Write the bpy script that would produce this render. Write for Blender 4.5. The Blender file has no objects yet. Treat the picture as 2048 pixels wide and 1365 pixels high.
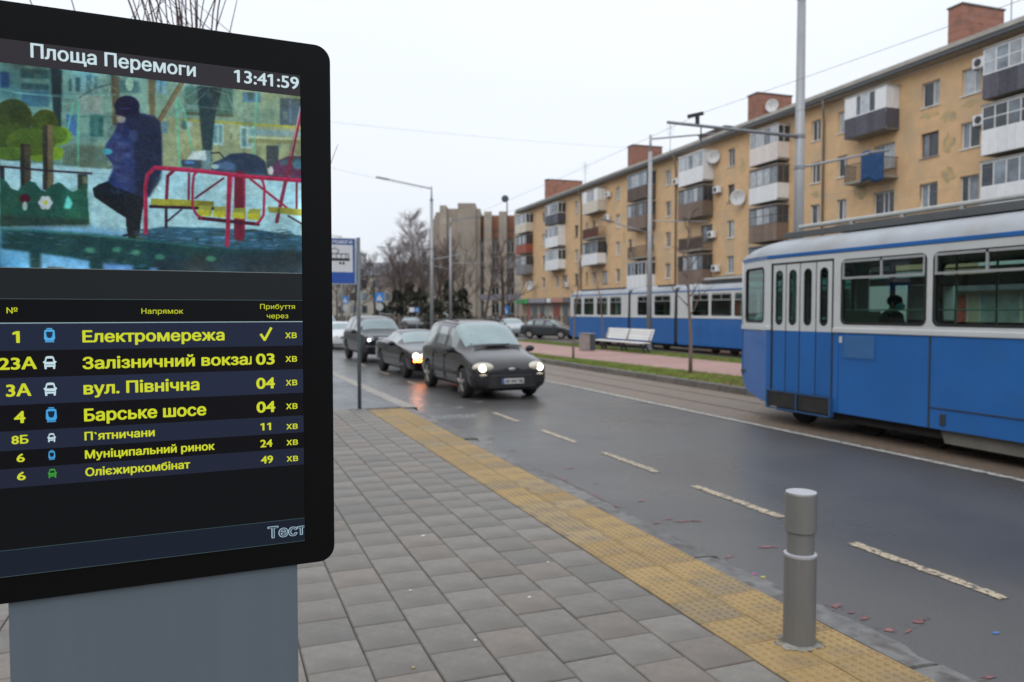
import bpy, bmesh, math, random
import numpy as np
from mathutils import Vector, Matrix
from mathutils.geometry import delaunay_2d_cdt
random.seed(7)
rad = math.radians
SC = bpy.context.scene
COL = SC.collection

# ---------------------------------------------------------------- camera
cam_d = bpy.data.cameras.new("camera")
cam = bpy.data.objects.new("camera", cam_d)
COL.objects.link(cam)
YAW, PITCH = 0.36878596, 0.0386924
cam.location = (0, 0, 2.0)
cam.rotation_euler = (math.pi/2 - PITCH, 0, -YAW)
cam_d.sensor_width = 36
cam_d.lens = 1537.0/2048*36
cam_d.clip_start = 0.05
cam_d.clip_end = 2000
cam_d.dof.use_dof = True
cam_d.dof.focus_distance = 2.1
cam_d.dof.aperture_fstop = 3.7
SC.camera = cam

# ---------------------------------------------------------------- sky and sun (overcast)
EXPO = 0.0
W = bpy.data.worlds.new("World")
SC.world = W
W.use_nodes = True
nt = W.node_tree
nt.nodes.clear()
wo = nt.nodes.new("ShaderNodeOutputWorld")
bg = nt.nodes.new("ShaderNodeBackground")
sky = nt.nodes.new("ShaderNodeTexSky")
sky.sky_type = 'NISHITA'
sky.sun_disc = False
SUN_EL, SUN_AZ = rad(42), rad(232)     # azimuth clockwise from +Y
sky.sun_elevation = SUN_EL
sky.sun_rotation = SUN_AZ
sky.dust_density = 6.0
sky.air_density = 1.5
tc = nt.nodes.new("ShaderNodeTexCoord")
nz = nt.nodes.new("ShaderNodeTexNoise")
nz.inputs['Scale'].default_value = 1.6
nz.inputs['Detail'].default_value = 4
mp = nt.nodes.new("ShaderNodeMapping")
mp.inputs['Scale'].default_value = (1, 1, 3)
sepz = nt.nodes.new("ShaderNodeSeparateXYZ")
ramp = nt.nodes.new("ShaderNodeMapRange")      # overcast deck: brighter overhead, as real cloud layers are
ramp.inputs['From Min'].default_value = -0.05
ramp.inputs['From Max'].default_value = 1.0
ramp.inputs['To Min'].default_value = 9.0
ramp.inputs['To Max'].default_value = 13.5
nr = nt.nodes.new("ShaderNodeMapRange")
nr.inputs['From Min'].default_value = 0.3
nr.inputs['From Max'].default_value = 0.7
nr.inputs['To Min'].default_value = 0.97
nr.inputs['To Max'].default_value = 1.04
mul = nt.nodes.new("ShaderNodeMath"); mul.operation = 'MULTIPLY'
cloud = nt.nodes.new("ShaderNodeMixRGB"); cloud.blend_type = 'MULTIPLY'; cloud.inputs['Fac'].default_value = 1
cloud.inputs['Color1'].default_value = (0.935, 0.985, 1.065, 1)
mix = nt.nodes.new("ShaderNodeMixRGB"); mix.inputs['Fac'].default_value = 0.93
L = nt.links.new
L(tc.outputs['Generated'], mp.inputs['Vector']); L(mp.outputs['Vector'], nz.inputs['Vector'])
L(nz.outputs['Fac'], nr.inputs['Value'])
L(tc.outputs['Generated'], sepz.inputs['Vector']); L(sepz.outputs['Z'], ramp.inputs['Value'])
L(ramp.outputs['Result'], mul.inputs[0]); L(nr.outputs['Result'], mul.inputs[1])
L(mul.outputs['Value'], cloud.inputs['Color2'])
L(sky.outputs['Color'], mix.inputs['Color1']); L(cloud.outputs['Color'], mix.inputs['Color2'])
L(mix.outputs['Color'], bg.inputs['Color'])
bg.inputs['Strength'].default_value = 0.1
L(bg.outputs['Background'], wo.inputs['Surface'])

sd = bpy.data.lights.new("sun", 'SUN')
sd.energy = 0.9
sd.angle = rad(45)
sd.color = (1.0, 0.975, 0.94)
sun = bpy.data.objects.new("sun", sd)
COL.objects.link(sun)
v = Vector((math.sin(SUN_AZ)*math.cos(SUN_EL), math.cos(SUN_AZ)*math.cos(SUN_EL), math.sin(SUN_EL)))
sun.rotation_euler = v.to_track_quat('Z', 'Y').to_euler()
sun.location = (-20, -20, 40)

SC.view_settings.view_transform = 'Standard'
SC.view_settings.look = 'None'
SC.view_settings.gamma = 1
SC.view_settings.exposure = EXPO
SC.view_settings.use_curve_mapping = False
SC.cycles.max_bounces = 6
SC.cycles.transparent_max_bounces = 12
SC.cycles.caustics_reflective = True
SC.cycles.use_denoising = True
SC.cycles.sample_clamp_indirect = 6

# ---------------------------------------------------------------- helpers
def lin(c):
    return tuple(((x/255)/12.92 if x/255 <= .04045 else ((x/255+.055)/1.055)**2.4) for x in c)

MATS = {}
def mat(name, col=(.5, .5, .5), rough=.6, metal=0, var=.12, scale=4, bump=0, bscale=40, emit=None, es=1,
        coat=0, spec=.5, stain=None, stf=(.5, .7), sts=1.2, stretch=(1, 1, 1), rvar=0):
    if name in MATS:
        return MATS[name]
    m = bpy.data.materials.new(name); m.use_nodes = True
    t = m.node_tree; b = t.nodes['Principled BSDF']; k = t.links.new
    b.inputs['Roughness'].default_value = rough
    b.inputs['Metallic'].default_value = metal
    b.inputs['Specular IOR Level'].default_value = spec
    b.inputs['Coat Weight'].default_value = coat
    c = t.nodes.new('ShaderNodeTexCoord')
    mp = t.nodes.new('ShaderNodeMapping'); mp.inputs['Scale'].default_value = stretch
    k(c.outputs['Object'], mp.inputs['Vector'])
    n = t.nodes.new('ShaderNodeTexNoise'); n.inputs['Scale'].default_value = scale; n.inputs['Detail'].default_value = 6
    n.inputs['Roughness'].default_value = .65
    k(mp.outputs['Vector'], n.inputs['Vector'])
    r = t.nodes.new('ShaderNodeMapRange'); r.inputs['From Min'].default_value = .3; r.inputs['From Max'].default_value = .7
    r.inputs['To Min'].default_value = 1-var; r.inputs['To Max'].default_value = 1+var
    k(n.outputs['Fac'], r.inputs['Value'])
    # objects that share the material differ a little in tone
    oi = t.nodes.new('ShaderNodeObjectInfo')
    r2 = t.nodes.new('ShaderNodeMapRange'); r2.inputs['To Min'].default_value = 1-var*.7; r2.inputs['To Max'].default_value = 1+var*.7
    k(oi.outputs['Random'], r2.inputs['Value'])
    mm = t.nodes.new('ShaderNodeMath'); mm.operation = 'MULTIPLY'
    k(r.outputs['Result'], mm.inputs[0]); k(r2.outputs['Result'], mm.inputs[1])
    x = t.nodes.new('ShaderNodeMixRGB'); x.blend_type = 'MULTIPLY'; x.inputs['Fac'].default_value = 1
    x.inputs['Color1'].default_value = (*col, 1)
    k(mm.outputs['Value'], x.inputs['Color2'])
    out = x.outputs['Color']
    if stain:
        n2 = t.nodes.new('ShaderNodeTexNoise'); n2.inputs['Scale'].default_value = sts; n2.inputs['Detail'].default_value = 8
        k(mp.outputs['Vector'], n2.inputs['Vector'])
        r3 = t.nodes.new('ShaderNodeMapRange'); r3.inputs['From Min'].default_value = stf[0]; r3.inputs['From Max'].default_value = stf[1]
        k(n2.outputs['Fac'], r3.inputs['Value'])
        y = t.nodes.new('ShaderNodeMixRGB'); y.inputs['Color2'].default_value = (*stain, 1)
        k(r3.outputs['Result'], y.inputs['Fac']); k(out, y.inputs['Color1']); out = y.outputs['Color']
    k(out, b.inputs['Base Color'])
    if rvar:
        r4 = t.nodes.new('ShaderNodeMapRange'); r4.inputs['From Min'].default_value = .35; r4.inputs['From Max'].default_value = .65
        r4.inputs['To Min'].default_value = max(.03, rough-rvar); r4.inputs['To Max'].default_value = rough+rvar
        n4 = t.nodes.new('ShaderNodeTexNoise'); n4.inputs['Scale'].default_value = .45; n4.inputs['Detail'].default_value = 5
        k(mp.outputs['Vector'], n4.inputs['Vector'])
        k(n4.outputs['Fac'], r4.inputs['Value']); k(r4.outputs['Result'], b.inputs['Roughness'])
    if bump:
        nb = t.nodes.new('ShaderNodeTexNoise'); nb.inputs['Scale'].default_value = bscale; nb.inputs['Detail'].default_value = 4
        k(mp.outputs['Vector'], nb.inputs['Vector'])
        bp = t.nodes.new('ShaderNodeBump'); bp.inputs['Strength'].default_value = bump; bp.inputs['Distance'].default_value = .01
        k(nb.outputs['Fac'], bp.inputs['Height']); k(bp.outputs['Normal'], b.inputs['Normal'])
    if emit:
        b.inputs['Emission Color'].default_value = (*emit, 1); b.inputs['Emission Strength'].default_value = es
    MATS[name] = m
    return m

def emat(rgb, rough=.25):          # a lit pixel colour of the display
    n = 'screen_%d_%d_%d' % rgb
    if n in MATS: return MATS[n]
    m = bpy.data.materials.new(n); m.use_nodes = True
    b = m.node_tree.nodes['Principled BSDF']
    b.inputs['Base Color'].default_value = (.004, .004, .005, 1)
    b.inputs['Roughness'].default_value = rough
    b.inputs['Specular IOR Level'].default_value = .06
    b.inputs['Emission Color'].default_value = (*lin(rgb), 1)
    b.inputs['Emission Strength'].default_value = 1/2**EXPO
    MATS[n] = m
    return m

def glass(name, tint=(.75, .85, .82), alpha=.5, rough=.02):
    if name in MATS: return MATS[name]
    m = bpy.data.materials.new(name); m.use_nodes = True
    t = m.node_tree; t.nodes.clear()
    o = t.nodes.new('ShaderNodeOutputMaterial'); tr = t.nodes.new('ShaderNodeBsdfTransparent'); gl = t.nodes.new('ShaderNodeBsdfGlossy')
    lw = t.nodes.new('ShaderNodeLayerWeight'); lw.inputs['Blend'].default_value = .5
    pw_ = t.nodes.new('ShaderNodeMath'); pw_.operation = 'POWER'; pw_.inputs[1].default_value = 5
    fr = t.nodes.new('ShaderNodeMath'); fr.operation = 'MULTIPLY_ADD'; fr.inputs[1].default_value = .92; fr.inputs[2].default_value = .07
    t.links.new(lw.outputs['Facing'], pw_.inputs[0]); t.links.new(pw_.outputs[0], fr.inputs[0])
    mx = t.nodes.new('ShaderNodeMixShader')
    tr.inputs['Color'].default_value = (*[c*alpha for c in tint], 1)
    gl.inputs['Roughness'].default_value = rough
    t.links.new(fr.outputs[0], mx.inputs['Fac']); t.links.new(tr.outputs[0], mx.inputs[1]); t.links.new(gl.outputs[0], mx.inputs[2])
    t.links.new(mx.outputs[0], o.inputs['Surface'])
    MATS[name] = m
    return m

class MB:
    def __init__(s, xf=None): s.v = []; s.f = []; s.m = []; s.xf = xf
    def add(s, vs, fs, mi=0):
        n = len(s.v); s.v += [tuple(p) for p in vs]; s.f += [tuple(i+n for i in f) for f in fs]; s.m += [mi]*len(fs)
    def box(s, x0, x1, y0, y1, z0, z1, mi=0):
        s.add([(x0,y0,z0),(x1,y0,z0),(x1,y1,z0),(x0,y1,z0),(x0,y0,z1),(x1,y0,z1),(x1,y1,z1),(x0,y1,z1)],
              [(0,3,2,1),(4,5,6,7),(0,1,5,4),(1,2,6,5),(2,3,7,6),(3,0,4,7)], mi)
        return s
    def obox(s, c, size, rz=0, rx=0, ry=0, mi=0):
        R = Matrix.Rotation(rz, 3, 'Z') @ Matrix.Rotation(ry, 3, 'Y') @ Matrix.Rotation(rx, 3, 'X')
        a, b, d = [q/2 for q in size]
        P = [(-a,-b,-d),(a,-b,-d),(a,b,-d),(-a,b,-d),(-a,-b,d),(a,-b,d),(a,b,d),(-a,b,d)]
        s.add([tuple(R @ Vector(p)+Vector(c)) for p in P], [(0,3,2,1),(4,5,6,7),(0,1,5,4),(1,2,6,5),(2,3,7,6),(3,0,4,7)], mi)
        return s
    def tube(s, path, r, seg=8, mi=0, cap=True):
        path = [Vector(p) for p in path]; n = len(path)
        rs = r if isinstance(r, (list, tuple)) else [r]*n
        vs = []; fs = []
        prev = None
        for i, p in enumerate(path):
            d = (path[min(i+1, n-1)]-path[max(i-1, 0)])
            if d.length < 1e-9: d = Vector((0, 0, 1))
            d.normalize()
            if prev is None:
                a = Vector((0, 0, 1)) if abs(d.z) < .9 else Vector((1, 0, 0))
                u = d.cross(a).normalized()
            else:
                u = (prev - d*prev.dot(d))
                u = u.normalized() if u.length > 1e-6 else d.cross(Vector((0, 0, 1))).normalized()
            prev = u; w = d.cross(u)
            for j in range(seg):
                t = 2*math.pi*j/seg
                vs.append(p + (u*math.cos(t)+w*math.sin(t))*rs[i])
        for i in range(n-1):
            for j in range(seg):
                a = i*seg+j; b = i*seg+(j+1) % seg
                fs.append((a, b, b+seg, a+seg))
        if cap: fs += [tuple(range(seg))[::-1], tuple((n-1)*seg+j for j in range(seg))]
        s.add(vs, fs, mi)
        return s
    def lathe(s, prof, c=(0, 0, 0), seg=24, axis='Z', mi=0):
        vs = []; fs = []
        for r, h in prof:
            for j in range(seg):
                t = 2*math.pi*j/seg; a, b = r*math.cos(t), r*math.sin(t)
                p = (a, b, h) if axis == 'Z' else ((h, a, b) if axis == 'X' else (b, h, a))
                vs.append((p[0]+c[0], p[1]+c[1], p[2]+c[2]))
        for i in range(len(prof)-1):
            for j in range(seg):
                a = i*seg+j; b = i*seg+(j+1) % seg
                fs.append((a, b, b+seg, a+seg))
        fs += [tuple(range(seg))[::-1], tuple((len(prof)-1)*seg+j for j in range(seg))]
        s.add(vs, fs, mi)
        return s
    def ell(s, c, r, seg=12, rings=8, rz=0, rx=0, mi=0):
        vs = []; fs = []; R = Matrix.Rotation(rz, 3, 'Z') @ Matrix.Rotation(rx, 3, 'X')
        for i in range(rings+1):
            ph = math.pi*i/rings
            for j in range(seg):
                t = 2*math.pi*j/seg
                p = Vector((r[0]*math.sin(ph)*math.cos(t), r[1]*math.sin(ph)*math.sin(t), r[2]*math.cos(ph)))
                vs.append(tuple(R @ p + Vector(c)))
        for i in range(rings):
            for j in range(seg):
                a = i*seg+j; b = i*seg+(j+1) % seg
                fs.append((a, a+seg, b+seg, b))
        s.add(vs, fs, mi)
        return s
    def poly(s, pts, mi=0):
        s.add(pts, [tuple(range(len(pts)))], mi); return s
    def mesh(s, name, smooth=False, fix=False):
        me = bpy.data.meshes.new(name)
        vs = [s.xf(*p) for p in s.v] if s.xf else s.v
        me.from_pydata(vs, [], s.f)
        me.polygons.foreach_set('material_index', s.m)
        if smooth: me.polygons.foreach_set('use_smooth', [True]*len(s.f))
        if fix or s.xf:
            b = bmesh.new(); b.from_mesh(me); bmesh.ops.recalc_face_normals(b, faces=b.faces); b.to_mesh(me); b.free()
        me.update()
        return me
    def build(s, name, mats, parent=None, loc=None, smooth=False, bevel=0, label=None, fix=False, rz=0):
        me = s.mesh(name, smooth, fix)
        return link(name, me, mats, parent, loc, bevel, label, rz)

def link(name, me, mats, parent=None, loc=None, bevel=0, label=None, rz=0):
    if not isinstance(mats, (list, tuple)): mats = [mats]
    if not me.materials:
        for m in mats: me.materials.append(m)
    o = bpy.data.objects.new(name, me); COL.objects.link(o)
    if parent: o.parent = parent
    if loc: o.location = loc
    if rz: o.rotation_euler.z = rz
    if label: o['label'] = label
    if bevel:
        bv = o.modifiers.new('edge', 'BEVEL'); bv.width = bevel; bv.segments = 2; bv.limit_method = 'ANGLE'
        bv.angle_limit = rad(40)
    return o

def tag(o, label, cat, group=None):
    o['label'] = label; o['category'] = cat
    if group: o['group'] = group
    return o
def thing(name, label, cat, loc=(0, 0, 0), rz=0, group=None):
    o = bpy.data.objects.new(name, None); COL.objects.link(o); o.empty_display_size = .2
    o.location = loc; o.rotation_euler.z = rz
    return tag(o, label, cat, group)
def struct(o, k='structure'):
    o['kind'] = k; return o
def dup(root, loc, rz, label, group=None):
    r = root.copy(); COL.objects.link(r); r.location = loc; r.rotation_euler.z = rz; r['label'] = label
    if group: r['group'] = group
    for ch in list(root.children):
        c = ch.copy(); COL.objects.link(c); c.parent = r
        for g in list(ch.children):
            d = g.copy(); COL.objects.link(d); d.parent = c
    return r

def rr(u0, v0, u1, v1, r, n=5):
    P = []
    for cx, cy, a0 in ((u1-r, v1-r, 0), (u0+r, v1-r, 90), (u0+r, v0+r, 180), (u1-r, v0+r, 270)):
        for i in range(n+1):
            a = rad(a0+90*i/n); P.append((cx+r*math.cos(a), cy+r*math.sin(a)))
    return P
def plate_mesh(name, outer, holes, t, fn, bevel=0):
    """a flat plate with holes; fn maps (u, v, w), w from 0 to t"""
    c = bpy.data.curves.new(name, 'CURVE'); c.dimensions = '2D'; c.fill_mode = 'BOTH'; c.extrude = t/2
    for pts in [outer]+holes:
        sp = c.splines.new('POLY'); sp.points.add(len(pts)-1)
        for i, (a, b) in enumerate(pts): sp.points[i].co = (a, b, 0, 1)
        sp.use_cyclic_u = True
    o = bpy.data.objects.new(name, c); COL.objects.link(o)
    dg = bpy.context.evaluated_depsgraph_get(); dg.update()
    me = bpy.data.meshes.new_from_object(o.evaluated_get(dg)); me.name = name
    bpy.data.objects.remove(o); bpy.data.curves.remove(c)
    for p in me.vertices: p.co = fn(p.co.x, p.co.y, p.co.z+t/2)
    b = bmesh.new(); b.from_mesh(me); bmesh.ops.remove_doubles(b, verts=b.verts, dist=1e-5)
    bmesh.ops.recalc_face_normals(b, faces=b.faces); b.to_mesh(me); b.free()
    me.materials.clear()
    return me
def glyph_tris(body):
    c = bpy.data.curves.new('lettering', 'FONT'); c.body = body; c.resolution_u = 4; c.fill_mode = 'NONE'
    o = bpy.data.objects.new('lettering', c); COL.objects.link(o)
    dg = bpy.context.evaluated_depsgraph_get(); dg.update()
    m = bpy.data.meshes.new_from_object(o.evaluated_get(dg))
    bpy.data.objects.remove(o); bpy.data.curves.remove(c)
    adj = {}
    for e in m.edges:
        a, b_ = e.vertices; adj.setdefault(a, []).append(b_); adj.setdefault(b_, []).append(a)
    co = [v_.co.copy() for v_ in m.vertices]
    seen = set(); loops = []
    for s_ in sorted(adj):
        if s_ in seen: continue
        Lp = [s_]; seen.add(s_); p = s_
        while True:
            nx = [q for q in adj[p] if q not in seen]
            if not nx: break
            p = nx[0]; seen.add(p); Lp.append(p)
        loops.append(Lp)
    for Lp in loops: Lp.sort()          # vertex order runs along each contour
    if '1' in body:                     # give the plain 1 its flag
        for Lp in list(loops):
            ys = [co[i].y for i in Lp]; xs = [co[i].x for i in Lp]
            if len(Lp) == 4 and max(ys)-min(ys) > .68 and max(xs)-min(xs) < .13:
                n = len(co); x0, t_ = min(xs), max(ys)
                co += [Vector((x0-.001, t_-.001, 0)), Vector((x0-.15, t_-.09, 0)), Vector((x0-.15, t_-.18, 0)), Vector((x0-.001, t_-.12, 0))]; loops.append([n, n+1, n+2, n+3])
    E_ = [(Lp[i], Lp[(i+1) % len(Lp)]) for Lp in loops for i in range(len(Lp))]
    r = delaunay_2d_cdt([Vector((p.x, p.y)) for p in co], E_, [], 0, 1e-6)
    Q = np.array([(p.x, p.y) for p in r[0]]); C_ = np.array([Q[list(f_)].mean(0) for f_ in r[2]])
    W_ = np.zeros(len(C_))
    for a, b_ in E_:
        ax, ay, bx, by = co[a].x, co[a].y, co[b_].x, co[b_].y
        if ay == by: continue
        up = (ay <= C_[:, 1]) & (by > C_[:, 1]); dn = (by <= C_[:, 1]) & (ay > C_[:, 1])
        xx = ax+(C_[:, 1]-ay)*(bx-ax)/(by-ay); W_ += (up & (C_[:, 0] < xx)); W_ -= (dn & (C_[:, 0] < xx))
    if '1' in body:     # the flag may run against the stroke: count it by presence
        pass
    P = [Vector((a, b_, 0)) for a, b_ in Q]; F = [tuple(f_) for f_, w_ in zip(r[2], W_) if abs(w_) > .5]
    bpy.data.meshes.remove(m)
    return P, F
def text_mesh(body, fn, w=None, cap=None, off=0.0, depth=0):
    P, F = glyph_tris(body)
    x0, x1 = min(p.x for p in P), max(p.x for p in P)
    d = abs(off)*cap if off > 0 else 0          # stroke weight: a few shifted layers
    sx = (w-2*d)/(x1-x0); sy = (cap-1.2*d)/0.73
    V = []; FF = []
    sh = [(0, 0)] if d == 0 else [(0, 0), (d, 0), (-d, 0), (0, d*.6), (0, -d*.6), (d*.7, d*.5), (-d*.7, d*.5), (d*.7, -d*.5), (-d*.7, -d*.5)]
    for k_, (a, b_) in enumerate(sh):
        n = len(V)
        for p in P: 
            q = fn((p.x-x0)*sx+d+a, p.y*sy+.6*d+b_, 0); V.append((q[0], q[1]-k_*.00002, q[2]) if len(sh) > 1 else q)
        FF += [tuple(i+n for i in f) for f in F]
    m2 = bpy.data.meshes.new('lettering'); m2.from_pydata(V, [], FF); m2.update()
    return m2

# ---------------------------------------------------------------- materials
asphalt = mat('asphalt', (.108, .104, .100), .33, var=.24, scale=55, bump=.18, bscale=110, stain=(.055, .054, .055), stf=(.45, .8), sts=.35, rvar=.09)
asphalt_bay = mat('asphalt_bay', (.06, .062, .07), .3, var=.15, scale=2, bump=.3, bscale=90, rvar=.2)
gtile = mat('paving_grey', (.190, .175, .153), .60, var=.17, scale=16, bump=.5, bscale=90, stain=(.13, .115, .10), stf=(.45, .75), sts=2.2, rvar=.1)
gtile2 = mat('paving_brown_grey', (.186, .160, .135), .58, var=.17, scale=16, bump=.5, bscale=90, stain=(.13, .11, .095), stf=(.45, .75), sts=2.2, rvar=.1)
gtile3 = mat('paving_dark_grey', (.162, .151, .134), .58, var=.17, scale=16, bump=.5, bscale=90, stain=(.12, .11, .10), stf=(.45, .75), sts=2.2, rvar=.1)
joint = mat('joint_sand', (.055, .048, .040), .9, var=.3, scale=30)
yel = mat('tactile_yellow', (.34, .23, .095), .6, var=.15, scale=7, bump=.4, bscale=100, stain=(.20, .15, .09), stf=(.5, .75), sts=4)
yel2 = mat('tactile_worn', (.32, .235, .12), .6, var=.2, scale=7, bump=.4, bscale=100, stain=(.215, .165, .105), stf=(.42, .66), sts=5)
kerbm = mat('kerb_concrete', (.15, .145, .14), .6, var=.3, scale=8, bump=.8, bscale=50, stain=(.07, .062, .055), stf=(.5, .7), sts=6)
paintw = mat('road_paint', (.46, .44, .40), .5, var=.25, scale=20, stain=(.12, .115, .11), stf=(.52, .62), sts=14)
painty = mat('road_paint_worn', (.44, .36, .25), .5, var=.25, scale=20, stain=(.10, .095, .09), stf=(.5, .58), sts=24)
steel = mat('satin_steel', (.22, .22, .215), .45, .35, var=.06, scale=6, stretch=(6, 6, .6))
steel_l = mat('steel_rim', (.45, .46, .48), .5, .4, var=.08)
galv = mat('galvanised_steel', (.36, .37, .385), .5, .35, var=.12, scale=3, stretch=(1, 1, .3))
galv_d = mat('galvanised_dull', (.24, .25, .27), .5, .4, var=.12, scale=3)
polegrey = mat('sign_pole_grey', (.13, .16, .18), .5, .3, var=.1)
blackp = mat('black_plastic', (.012, .012, .012), .45, var=.2)
bezelm = mat('display_bezel', (.005, .005, .0055), .35, var=.1, spec=.12)
screenm = emat((15, 16, 18))
pedm = mat('pedestal_paint', (.120, .150, .180), .42, .0, var=.05, scale=1.5, stretch=(8, 8, .4))
rubber = mat('rubber', (.014, .014, .015), .75, var=.2)
grassm = mat('grass', (.13, .15, .035), .8, var=.45, scale=3, stain=(.16, .12, .05), stf=(.5, .7), sts=2)
soil = mat('soil', (.07, .055, .035), .95, var=.3, scale=3, bump=.6, bscale=20, stain=(.085, .10, .03), stf=(.4, .6), sts=1)
blue = mat('tram_blue', (.016, .118, .37), .36, var=.09, scale=1.2, coat=.2, stain=(.030, .11, .26), stf=(.6, .8), sts=1.5)
blue_l = mat('tram_blue_faded', (.045, .14, .33), .4, var=.1, scale=3)
cream = mat('tram_white', (.56, .575, .575), .42, var=.06, scale=2, coat=.2, stain=(.42, .41, .38), stf=(.6, .8), sts=2)
roofm = mat('tram_roof', (.33, .355, .385), .45, var=.1, scale=1.5, stain=(.3, .3, .3), stf=(.5, .75), sts=1.4)
tdark = mat('tram_dark', (.03, .032, .035), .6, var=.2)
underm = mat('undercarriage', (.018, .016, .015), .85, var=.3, scale=6)
rackm = mat('roof_rack_grey', (.09, .095, .10), .5, var=.12)
rackl = mat('roof_rail_light', (.42, .43, .42), .5, var=.1)
alu = mat('aluminium_trim', (.55, .56, .57), .35, .7, var=.08)
rust = mat('rail_steel', (.20, .15, .12), .4, .7, var=.3, scale=8)
ochre = mat('plaster_ochre', (.64, .425, .235), .85, var=.10, scale=1.6, bump=.3, bscale=25, stain=(.50, .37, .23), stf=(.48, .66), sts=.5)
brick = mat('chimney_brick', (.30, .14, .10), .85, var=.15, scale=5, stain=(.20, .10, .07), stf=(.5, .7), sts=1.5)
slate = mat('corrugated_roof', (.27, .265, .25), .8, var=.2, scale=1, stretch=(12, 1, 1))
dkwood = mat('dark_timber', (.10, .07, .055), .7, var=.25, scale=5)
brwood = mat('brown_timber', (.18, .13, .10), .7, var=.2, scale=6)
whitep = mat('white_pvc', (.72, .73, .74), .45, var=.07, scale=3)
greyp = mat('grey_cladding', (.20, .20, .21), .7, var=.2, scale=4)
slatep = mat('dark_shingle_cladding', (.075, .075, .095), .6, var=.4, scale=9)
redp = mat('red_brown_cladding', (.28, .07, .045), .6, var=.15)
creamp = mat('cream_cladding', (.58, .53, .44), .6, var=.1)
pinkp = mat('pale_pink_cladding', (.66, .60, .56), .6, var=.08)
conc = mat('concrete', (.30, .29, .27), .85, var=.2, scale=2, bump=.3, bscale=20)
wpane = [mat('window_pane_dark', (.045, .055, .065), .12, var=.4, scale=1.0), mat('window_pane_mid', (.16, .19, .22), .15, var=.5, scale=1.5),
         mat('window_pane_curtain', (.36, .39, .42), .25, var=.3, scale=3)]

# ================================================================= SETTING
gm = MB(); gm.box(-500, 700, -300, 900, -1.0, -.03)
struct(gm.build('ground', mat('ground_earth', (.11, .105, .09), .9, var=.2, scale=.15, stain=(.08, .085, .04), stf=(.45, .6), sts=.05)))
rm = MB(); rm.poly([(3.0, -40, 0), (11.9, -40, 0), (11.9, 260, 0), (3.0, 260, 0)])
struct(rm.build('road', asphalt))
rm = MB(); rm.poly([(18.9, -40, -.004), (31, -40, -.004), (31, 260, -.004), (18.9, 260, -.004)])
rm.poly([(-60, 50, -.008), (60, 50, -.008), (60, 76, -.008), (-60, 76, -.008)])
rm.poly([(11.9, 45, -.012), (18.9, 45, -.012), (18.9, 260, -.012), (11.9, 260, -.012)])
struct(rm.build('far_road', asphalt))

# brown paved tram bed beside the lane
bm_ = bpy.data.materials.new('tram_bed_paving'); bm_.use_nodes = True
t = bm_.node_tree; b = t.nodes['Principled BSDF']; c = t.nodes.new('ShaderNodeTexCoord'); br = t.nodes.new('ShaderNodeTexBrick')
br.inputs['Scale'].default_value = 1; br.inputs['Brick Width'].default_value = .22; br.inputs['Row Height'].default_value = .11
br.inputs['Mortar Size'].default_value = .008
br.inputs['Color1'].default_value = (.27, .18, .12, 1); br.inputs['Color2'].default_value = (.17, .125, .092, 1); br.inputs['Mortar'].default_value = (.05, .042, .036, 1)
n = t.nodes.new('ShaderNodeTexNoise'); n.inputs['Scale'].default_value = .7; n.inputs['Detail'].default_value = 6
x = t.nodes.new('ShaderNodeMixRGB'); x.inputs['Color2'].default_value = (.15, .125, .10, 1)
t.links.new(c.outputs['Object'], br.inputs['Vector']); t.links.new(c.outputs['Object'], n.inputs['Vector'])
t.links.new(n.outputs['Fac'], x.inputs['Fac']); t.links.new(br.outputs['Color'], x.inputs['Color1']); t.links.new(x.outputs['Color'], b.inputs['Base Color'])
b.inputs['Roughness'].default_value = .5
bp = t.nodes.new('ShaderNodeBump'); bp.inputs['Strength'].default_value = .4; bp.inputs['Distance'].default_value = .01
t.links.new(br.outputs['Fac'], bp.inputs['Height']); bp.invert = True; t.links.new(bp.outputs['Normal'], b.inputs['Normal'])
tb = MB(); tb.poly([(8.98, -40, .006), (11.75, -40, .006), (11.75, 45, .006), (8.98, 45, .006)])
struct(tb.build('tram_track_bed', bm_))
for xr in (9.88, 10.92):
    r_ = MB(); r_.box(xr-.035, xr+.035, -40, 120, -.02, .014); r_.box(xr+.035, xr+.07, -40, 120, -.02, .011, 1)
    struct(r_.build('tram_rail', [rust, tdark]))
for xr in (21.9, 22.9):
    r_ = MB(); r_.box(xr-.035, xr+.035, -40, 120, -.02, .012)
    struct(r_.build('tram_rail', rust))

# road markings
def stripe(name, pts, w, z, m, jag=0):
    b_ = MB()
    P = []
    n = max(2, int((Vector(pts[1])-Vector(pts[0])).length/.07)) if jag else 1
    a, e = Vector(pts[0]), Vector(pts[1]); d = (e-a).normalized(); nn = Vector((-d.y, d.x))
    Lf = [a+(e-a)*i/n+nn*(w/2+random.uniform(-jag, jag)) for i in range(n+1)]
    Rt = [a+(e-a)*i/n-nn*(w/2+random.uniform(-jag, jag)) for i in range(n+1)]
    for i in range(n): b_.poly([(*Lf[i], z), (*Rt[i], z), (*Rt[i+1], z), (*Lf[i+1], z)])
    return b_.build(name, m, fix=True)
struct(stripe('lane_line', [(8.87, -30), (8.87, 70)], .13, .009, paintw))
for (ya, yb) in [(3.68, 5.06), (5.94, 7.4), (8.19, 9.63), (10.5, 11.82), (12.9, 14.2)]:
    struct(stripe('dashed_line', [(5.10, ya), (5.10, yb)], .108, .006, painty, .012))
for (ya, yb) in [(1.4, 2.8), (20, 21.4), (24, 25.4), (28, 29.4)]:
    struct(stripe('dashed_line', [(5.10, ya), (5.10, yb)], .108, .006, painty, .012))
pink = mat('spray_paint_red', (.27, .10, .098), .5, var=.3, scale=40, stain=(.12, .08, .08), stf=(.45, .6), sts=30)
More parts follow.
